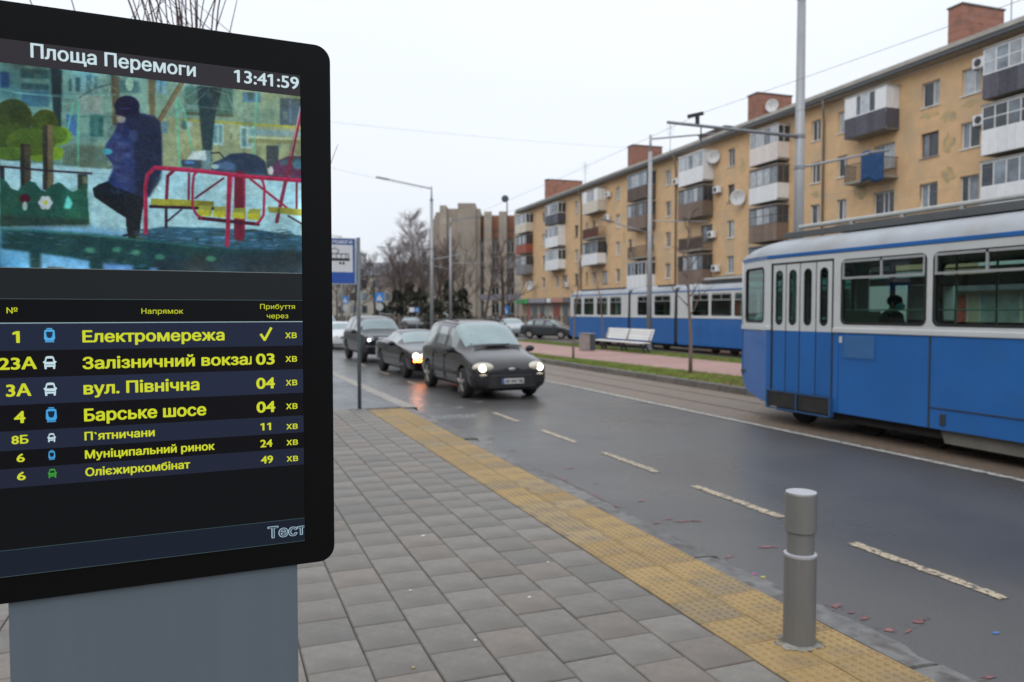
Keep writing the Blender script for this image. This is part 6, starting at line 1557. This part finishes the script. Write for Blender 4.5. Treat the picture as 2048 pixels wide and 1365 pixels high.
q = MB(); q.box(-.90, .90, -2.485, -2.44, .60, .79); q.build('grille', mat('grille_black', (.01, .01, .01)), cp, bevel=.03)
q = MB(); q.box(-.88, .88, -2.53, -2.40, .30, .56); q.build('bumper', cpp, cp, bevel=.05); plate_on(cp, -2.54, .40, None)
q = MB(); q.box(-.15, .15, -1.6, -1.15, .955, .985); q.build('bonnet_scoop', blackp, cp, bevel=.02)
# suv
su = car('suv', 'off_road_car', 'large dark off-road car with a bright lamp, behind the stop sign post', (6.15, 31.6, 0), rad(2), svp, rimd, trim=mat('bumper_plastic', (.03, .03, .032)))
for s_ in (-1, 1):
    h = headl(su, (s_*.70, -2.22, .92), (.17, .14, .10), mat('lens_clear', (.35, .37, .40), .1, coat=.8), None, s_*rad(20)); q = MB(); q.ell((s_*.76, -2.33, .90), (.05, .04, .05), 10, 6); q.build('lamp', whl2, h)
    mirror(su, s_*.92, -.78, 1.2, svp)
q = MB(); q.box(-.42, .42, -2.40, -2.33, .72, 1.0); q.build('grille', chrom, su, bevel=.03)
q = MB(); q.box(-.9, .9, -2.45, -2.30, .42, .70); q.build('bumper', svp, su, bevel=.06); plate_on(su, -2.46, .55, None)
q = MB(); q.tube([(-.62, -.4, 1.86), (-.62, 1.8, 1.9)], .02, 5); q.tube([(.62, -.4, 1.86), (.62, 1.8, 1.9)], .02, 5); q.build('roof_rail', galv_d, su)
# white car behind
def simple_front(r, lamps=hll, lit=None, k_='hatch'):
    for s_ in (-1, 1):
        h = headl(r, (s_*.60, -1.97, .68), (.17, .14, .08), lamps, None, s_*rad(24))
        if lit: q = MB(); q.ell((s_*.64, -2.08, .68), (.045, .03, .045), 8, 6); q.build('lamp', lit, h)
        mirror(r, s_*.85, -.80, .98, blackp)
    q = MB(); q.box(-.38, .38, -2.13, -2.08, .58, .68); q.build('grille', blackp, r, bevel=.02); plate_on(r, -2.15, .42, None)
def simple_rear(r):
    for s_ in (-1, 1):
        q = MB(); q.ell((s_*.66, 1.98, .80), (.14, .13, .10), 10, 6, -s_*rad(20)); q.build('tail_light', redl, r, smooth=True)
        mirror(r, s_*.85, -.80, .98, blackp)
    q = MB(); q.box(-.7, .7, 2.08, 2.19, .30, .50); q.build('bumper', blackp, r, bevel=.04); plate_on(r, 2.17, .62, None, front=False)
wc = car('hatch', 'white_car', 'white car at the left edge, last in the oncoming queue', (6.4, 42.5, 0), rad(1), whp); simple_front(wc)
wc2 = car('suv', 'white_car', 'white high car following close behind the last queued car', (6.3, 49.5, 0), rad(1), whp)
# cars on the far side
sc1 = car('hatch', 'silver_hatchback', 'silver hatchback seen from behind, driving away beyond the median', (22.6, 58.3, 0), rad(176-360), slp); sc1.rotation_euler.z = rad(-4); simple_rear(sc1)
dk1 = car('hatch', 'dark_hatchback', 'dark hatchback with red tail lights just left of the farther tram', (22.7, 50.6, 0), rad(0), dkp); dk1.rotation_euler.z = rad(-38); simple_rear(dk1)
dk1.rotation_euler.z = rad(38); dk1.location = (22.9, 51.5, 0)
far = [('dark_hatchback', 'hatch', dkp, camp(-10.4, 80), 20, 'dark parked car with a red tail light left of the grey lamp mast'), ('grey_car', 'suv', whp, camp(-8.2, 88), -10, 'pale car roof showing just above the minivan roof'),
       ('taxi_car', 'hatch', slp, camp(-4.6, 86), 5, 'silver car with a red roof lamp above the minivan, towards the pilasters'), ('parked_car', 'hatch', whp, camp(-13.5, 96), 60, 'small white parked car by the conifers behind the coupe'),
       ('parked_car', 'hatch', cpp, camp(-1.6, 92), 80, 'dark parked car under the concrete building, partly hidden by the minivan')]
for nm, kd, pt_, (x_, y_), rz_, lb in far:
    r = car(kd, nm, lb, (x_, y_, 0), rad(rz_)-YAW, pt_); 
    if kd == 'hatch': simple_rear(r)
q = MB(); q.box(-.18, .18, .1, .3, 1.46, 1.58)
for o in [o for o in bpy.data.objects if o.name == 'taxi_car']: q.build('roof_lamp', mat('roof_lamp_red', (.6, .05, .04), .4), o)

# ================================================================= PEOPLE FAR AWAY
figure('person', 'pedestrian in black walking between the silver and the dark hatchback', (*camp(2.55, 63), 0), rad(100), 'stand', ct2, ct3, skn, ht1)
figure('person', 'pedestrian in dark clothes by the left edge of the ochre block', (*camp(-.75, 68), 0), rad(-60), 'stand', ct3, ct3, skn, ht1)
figure('person', 'pedestrian in dark coat beside the picket fence behind the minivan', (*camp(-7.4, 76), 0), rad(40), 'stand', ct4, ct3, skn, ht1)
figure('person', 'pedestrian in red jacket near the shop doorway of the ochre block', (*camp(3.4, 88), .12), rad(30), 'stand', ct5, ct3, skn, ht1)

# ================================================================= TRAFFIC SIGNS FAR AWAY
sgb = mat('road_sign_blue', (.03, .20, .55), .4); sgw = mat('road_sign_white', (.6, .62, .65), .4)
def rsign(x, y, z0, label, w_=.62, second=None, tri=True, post=True, h=3.2, name='traffic_sign', two=False):
    r = thing(name, label, 'traffic sign', (x, y, z0), -YAW)
    if post: MB().tube([(0, .05, 0), (0, .05, h)], .035, 6).build('post', galv, r)
    q = MB(); q.box(-w_/2, w_/2, -.02, .0, h-w_-.05, h-.05); pl_ = q.build('sign_panel', sgb, r)
    q = MB(); q.add([(-w_*.33, -.024, h-w_*.88), (w_*.33, -.024, h-w_*.88), (0, -.024, h-w_*.22)], [(0, 1, 2)]); q.build('white_triangle', sgw, pl_, fix=True)
    q = MB(); q.box(-.03, .05, -.028, -.026, h-w_*.8, h-w_*.45); q.build('walker_symbol', blk, pl_)
    if second: q = MB(); q.lathe([(w_*.42, -.01), (w_*.42, .01)], (0, 0, h-w_*1.6), 18, 'Y'); q.build('round_panel', second, r)
    if two: q = MB(); q.box(-w_*1.7, -w_*.6, -.02, 0, h-w_-.05, h-.05); q.build('white_panel', sgw, r)
rsign(*camp(-14.55, 84.5), 0, 'blue crossing sign with a pale disc below, on the thin distant mast', 1.0, mat('disc_pale', (.4, .42, .42), .5), h=4.1)
rsign(*camp(-20.6, 95), 0, 'small blue sign farthest left, right of the stop sign post', .9, mat('disc_pale', (.4, .42, .42)), h=3.9)
rsign(*camp(-8.9, 72), 0, 'pair of white and blue plates over the parked cars', .42, None, h=2.4, two=True)
rsign(*camp(-.75, 82), 0, 'blue crossing sign before the concrete building, above the minivan roof', .9, None, h=2.6)
fl_ = thing('floodlight_pole', 'thin dark pole with a round floodlight in front of the right wing', 'lamp post', (*camp(-.6, 95), 0), -YAW)
MB().tube([(0, 0, 0), (0, 0, 15.4)], [.12, .07], 8).build('mast', mat('pole_dark', (.10, .10, .105), .6), fl_)
q = MB(); q.lathe([(.15, .3), (.42, .1), (.45, -.1), (.3, -.2)], (-.25, 0, 15.8), 14, 'Y'); q.build('floodlight', mat('flood_dark', (.05, .07, .08), .5), fl_)
gfp = thing('gate_canopy', 'grey canopy panel reaching from the ochre block over the side lane', 'canopy', (*camp(-1.0, 104), 0), -YAW)
q = MB(); q.box(-3.4, 2.0, 0, 1.2, 3.5, 4.3); q.build('canopy_panel', mat('canopy_lilac_grey', (.22, .21, .25), .7), gfp); q = MB(); q.tube([(-3.2, .6, 0), (-3.2, .6, 3.5)], .08, 6); q.tube([(1.8, .6, 0), (1.8, .6, 3.5)], .08, 6); q.build('post', galv_d, gfp)

# ================================================================= TREES
bark = mat('bark_dark', (.065, .052, .045), .95, var=.3, scale=3); barkb = mat('bark_birch', (.20, .18, .165), .9, var=.5, scale=2, stretch=(1, 1, .3)); twig = mat('twig_brown', (.13, .10, .09), .95, var=.3); twigb = mat('twig_birch', (.23, .195, .19), .95, var=.2)
def bare_tree(name, label, loc, h, spread, seed, bm=bark, tm=twig, tr=.16, lean=0, levels=4, droop=0, group='bare trees behind the road', density=1.0, first=.28, cat='tree'):
    rnd = random.Random(seed); root = thing(name, label, cat, loc, 0, group)
    T_ = MB(); C_ = MB()
    pts = []; p = Vector((0, 0, 0)); d = Vector((math.sin(lean), 0, math.cos(lean)))
    n = 9
    for i in range(n+1):
        pts.append(p.copy()); p = p+d*(h*.95/n); d = (d+Vector((rnd.uniform(-.07, .07), rnd.uniform(-.07, .07), .03))).normalized()
    T_.tube(pts, [tr*(1-.9*i/n)+.008 for i in range(n+1)], 7)
    def br(p0, d0, L_, r_, lv):
        ns_ = 3 if lv > 1 else 2; P = [p0]; p = p0; d = d0
        for i in range(ns_):
            d = (d+Vector((rnd.uniform(-.22, .22), rnd.uniform(-.22, .22), rnd.uniform(-.06, .2)-droop*(1 if lv <= 1 else .2)))).normalized(); p = p+d*(L_/ns_); P.append(p)
        C_.tube(P, [r_*(1-.7*i/ns_) for i in range(ns_+1)], 4 if lv > 2 else 3, cap=False)
        if lv > 0:
            k_ = int(rnd.uniform(4, 6)*density)+1
            for i in range(k_):
                t_ = rnd.uniform(.25, 1); a = P[min(int(t_*ns_), ns_-1)]; b2 = P[min(int(t_*ns_)+1, ns_)]; q_ = a.lerp(b2, t_*ns_ % 1)
                dd = (d+Vector((rnd.uniform(-1, 1), rnd.uniform(-1, 1), rnd.uniform(-.3, .8)))*.75).normalized()
                br(q_, dd, L_*rnd.uniform(.45, .7), r_*.5, lv-1)
    nb = int(14*density)+4
    for i in range(nb):
        t_ = first+(1-first)*i/nb; f_ = t_*n; a = pts[int(f_)]; b2 = pts[min(int(f_)+1, n)]; q_ = a.lerp(b2, f_ % 1)
        ang = i*2.4+rnd.uniform(-.4, .4); up = .55+.6*t_
        dd = Vector((math.cos(ang), math.sin(ang), up)).normalized(); L_ = spread*(1.15-t_*.75)*rnd.uniform(.8, 1.15)
        br(q_, dd, L_, tr*.35*(1.1-t_*.8)+.012, levels-1)
    T_.build('trunk', bm, root, smooth=True); C_.build('crown', tm, root)
    return root
def conifer(label, loc, h, w_, seed):
    rnd = random.Random(seed); root = thing('spruce_tree', label, 'tree', loc, 0, 'dark conifers behind the road'); T_ = MB(); T_.tube([(0, 0, 0), (0, 0, h*.97)], [.16, .02], 6); T_.build('trunk', bark, root)
    C_ = MB()
    for i in range(900):
        z_ = h*(.06+.92*rnd.random()**1.15); R_ = w_*(1-z_/h)**.8*(.72+.28*math.sin(z_*5))+.08; a = rnd.random()*6.283; q_ = R_*rnd.uniform(.35, 1.08)
        c_ = Vector((q_*math.cos(a), q_*math.sin(a), z_-.15*q_)); s_ = rnd.uniform(.16, .34); t_ = Vector((math.cos(a), math.sin(a), rnd.uniform(-.5, .15))).normalized(); u = Vector((-math.sin(a), math.cos(a), rnd.uniform(-.3, .3)))
        C_.add([c_-u*s_*.5, c_+u*s_*.5, c_+t_*s_*1.5], [(0, 1, 2)]); C_.add([c_-Vector((0, 0, s_*.3)), c_+Vector((0, 0, s_*.3)), c_+t_*s_*1.3], [(0, 1, 2)])
    C_.build('crown', mat('needles', (.055, .064, .046), .9, var=.5, scale=2), root)
def CT(lat_px, dep, z=0):      # place by bearing and distance
    return (*camp(lat_px*dep, dep), z)
bare_tree('birch_tree', 'tall pale birch with fine bare crown behind the coupe', CT(-.130, 105), 15.5, 3.6, 11, barkb, twigb, .20, density=1.45, droop=.25)
bare_tree('birch_tree', 'second pale birch right of the tallest, its crown touching it', CT(-.118, 112), 14.5, 3.2, 12, barkb, twigb, .18, density=1.35, droop=.25)
bare_tree('birch_tree', 'shorter pale birch left of the tallest one', CT(-.150, 110), 11.5, 3.0, 13, barkb, twigb, .15, density=1.35, droop=.2)
bare_tree('bare_tree', 'dark spreading bare tree left of the grey lamp mast', CT(-.142, 92), 8.5, 4.0, 14, bark, twig, .2)
bare_tree('bare_tree', 'dark bare tree directly behind the grey lamp mast', CT(-.100, 96), 10.5, 4.2, 15, bark, twig, .2)
bare_tree('bare_tree', 'dark bare tree between the lamp mast and the slim distant mast', CT(-.092, 88), 8.8, 3.8, 16, bark, twig, .2)
bare_tree('bare_tree', 'brown bare tree before the stair tower of the concrete building', CT(-.066, 94), 10.0, 4.2, 17, bark, twig, .2, density=.75)
bare_tree('bare_tree', 'leaning forked bare tree before the right wing', CT(-.040, 78), 8.6, 3.2, 18, bark, twig, .17, lean=.28, density=.6)
bare_tree('bare_tree', 'straight dark bare trunk left of the ochre block', CT(-.012, 82), 9.5, 2.8, 19, bark, twig, .28, density=.8)
bare_tree('bare_tree', 'low reddish bare tree at the left end of the row', CT(-.205, 115), 9, 4.0, 20, bark, twig, .2)
bare_tree('bare_tree', 'bare tree above the small blue sign', CT(-.178, 118), 10, 4.0, 21, bark, twig, .2)
bare_tree('bare_tree', 'hazy bare tree far behind the stop sign', CT(-.228, 140), 9, 4.2, 22, bark, twig, .2)
bare_tree('bare_tree', 'small bare tree poking above the right wing roof', CT(-.052, 175), 25.5, 3.2, 23, bark, twigb, .25)
for i, (a, d, h, w_, lb) in enumerate([(-.170, 98, 3.2, 1.7, 'low dark conifer at the left of the row'), (-.150, 90, 4.6, 2.0, 'dark conifer right of the thin distant mast'), (-.133, 92, 5.6, 2.4, 'broad dark conifer behind the coupe roof'), (-.118, 90, 5.0, 2.2, 'dark conifer left of the grey lamp mast'),
                                    (-.082, 86, 5.6, 2.2, 'dark conifer between the two masts'), (-.064, 84, 4.6, 2.0, 'dark conifer right of the slim mast'), (-.100, 84, 3.4, 1.8, 'low dark conifer touching the lamp mast')]):
    conifer(lb, CT(a, d), h, w_, 30+i)
# saplings on the median
bare_tree('young_tree', 'thin leafless young tree on the near verge between the bench and the near tram', (13.12, 19.28, .15), 5.0, .85, 41, mat('bark_sapling', (.16, .12, .10), .9), twig, .055, levels=3, group='young trees on the median', density=.5, first=.36)
bare_tree('young_tree', 'thin stake-like young tree at the left end of the median', (12.75, 26.5, .15), 4.2, .5, 42, mat('bark_sapling', (.16, .12, .10)), twig, .04, levels=2, group='young trees on the median', density=.4, first=.55)
bare_tree('young_tree', 'slender young tree behind the bench in front of the farther tram', (18.2, 34.3, .15), 4.4, .5, 43, mat('bark_sapling', (.16, .12, .10)), twig, .04, levels=2, group='young trees on the median', density=.4, first=.5)
for i, (x_, y_, h_) in enumerate(((-4.2, 15.5, 4.8), (-4.6, 27, 6.5), (-5, 40, 8.5), (-9, 22, 6), (-10, 36, 8))):
    bare_tree('bare_tree', ['small bare tree on the lawn behind the display', 'second bare lawn tree beyond the display', 'third bare lawn tree beyond the display', 'bare lawn tree set back from the walkway', 'farther bare tree set back from the walkway'][i], (x_, y_, .126), h_, 1.9+i*.2, 60+i, bark, twig, .10, levels=3, group='lawn trees on the near side')
# shrub behind the display: thin bare shoots rise over its top edge
sr = thing('bare_shrub', 'leafless shrub behind the display, thin shoots showing over its top edge', 'shrub', (-.25, 6.3, .121))
rn = random.Random(8); S_ = MB()
for i in range(24):
    a = rn.uniform(-1, 1); b2 = rn.uniform(-1, 1); top = Vector((a*.62, b2*.4, rn.uniform(4.2, 5.6))); base = Vector((a*.25+.15, b2*.2, 2.2))
    P = [base.lerp(top, t_)+Vector((math.sin(t_*5+i)*.035-.22*a*math.sin(t_*3.1), 0, 0)) for t_ in (0, .2, .4, .6, .8, 1)]
    S_.tube(P, [.009, .008, .007, .0055, .004, .002], 4)
    if rn.random() < .7:
        q_ = P[2].lerp(P[3], .5); S_.tube([q_, q_+Vector((rn.uniform(-.35, .35), rn.uniform(-.2, .2), .55)), q_+Vector((rn.uniform(-.5, .5), rn.uniform(-.2, .2), 1.1))], [.005, .004, .002], 3)
S_.tube([(.25, 0, 2.0), (.8, .1, 2.5), (1.05, .2, 2.93), (1.16, .2, 3.10), (1.22, .2, 3.26)], [.006, .005, .0035, .003, .0015], 4)
for tx_ in (-.75, -1.05, -1.5):
    S_.tube([(.1, 0, 2.2), (tx_*.6, 0, 3.2), (tx_, .1, 4.4)], [.008, .006, .003], 4)
S_.build('shoots', mat('shoot_brown', (.10, .065, .05), .9), sr)
T_ = MB(); T_.tube([(0, 0, 0), (.06, 0, 1.1), (.16, 0, 2.25)], [.05, .045, .035], 8); T_.build('trunk', bark, sr, smooth=True)
# low bedding behind the display on the left
def leafclump(x, y, s_, n, m_, label, seed):
    rnd = random.Random(seed); r = thing('low_bush', label, 'bush', (x, y, .126)); C_ = MB()
    for i in range(n):
        a = rnd.random()*6.28; q_ = s_*rnd.random()**.5; c_ = Vector((q_*math.cos(a), q_*math.sin(a), .05+s_*.8*rnd.random())); k_ = rnd.uniform(.02, .05)
        u = Vector((rnd.uniform(-1, 1), rnd.uniform(-1, 1), rnd.uniform(-1, 1))).normalized()*k_; w_ = Vector((rnd.uniform(-1, 1), rnd.uniform(-1, 1), rnd.uniform(-.5, 1))).normalized()*k_*1.4
        C_.add([c_-u, c_+w_, c_+u, c_-w_], [(0, 1, 2, 3)])
    C_.build('foliage', m_, r)
leafclump(-1.65, 3.1, .35, 500, mat('dull_leaves', (.06, .055, .035), .9, var=.5, scale=6), 'low dull bush at the bottom left edge beside the display pedestal', 1)
leafclump(-2.1, 4.2, .5, 600, mat('reddish_leaves', (.17, .05, .045), .9, var=.5, scale=6), 'low reddish bush behind the display at the left edge', 2)
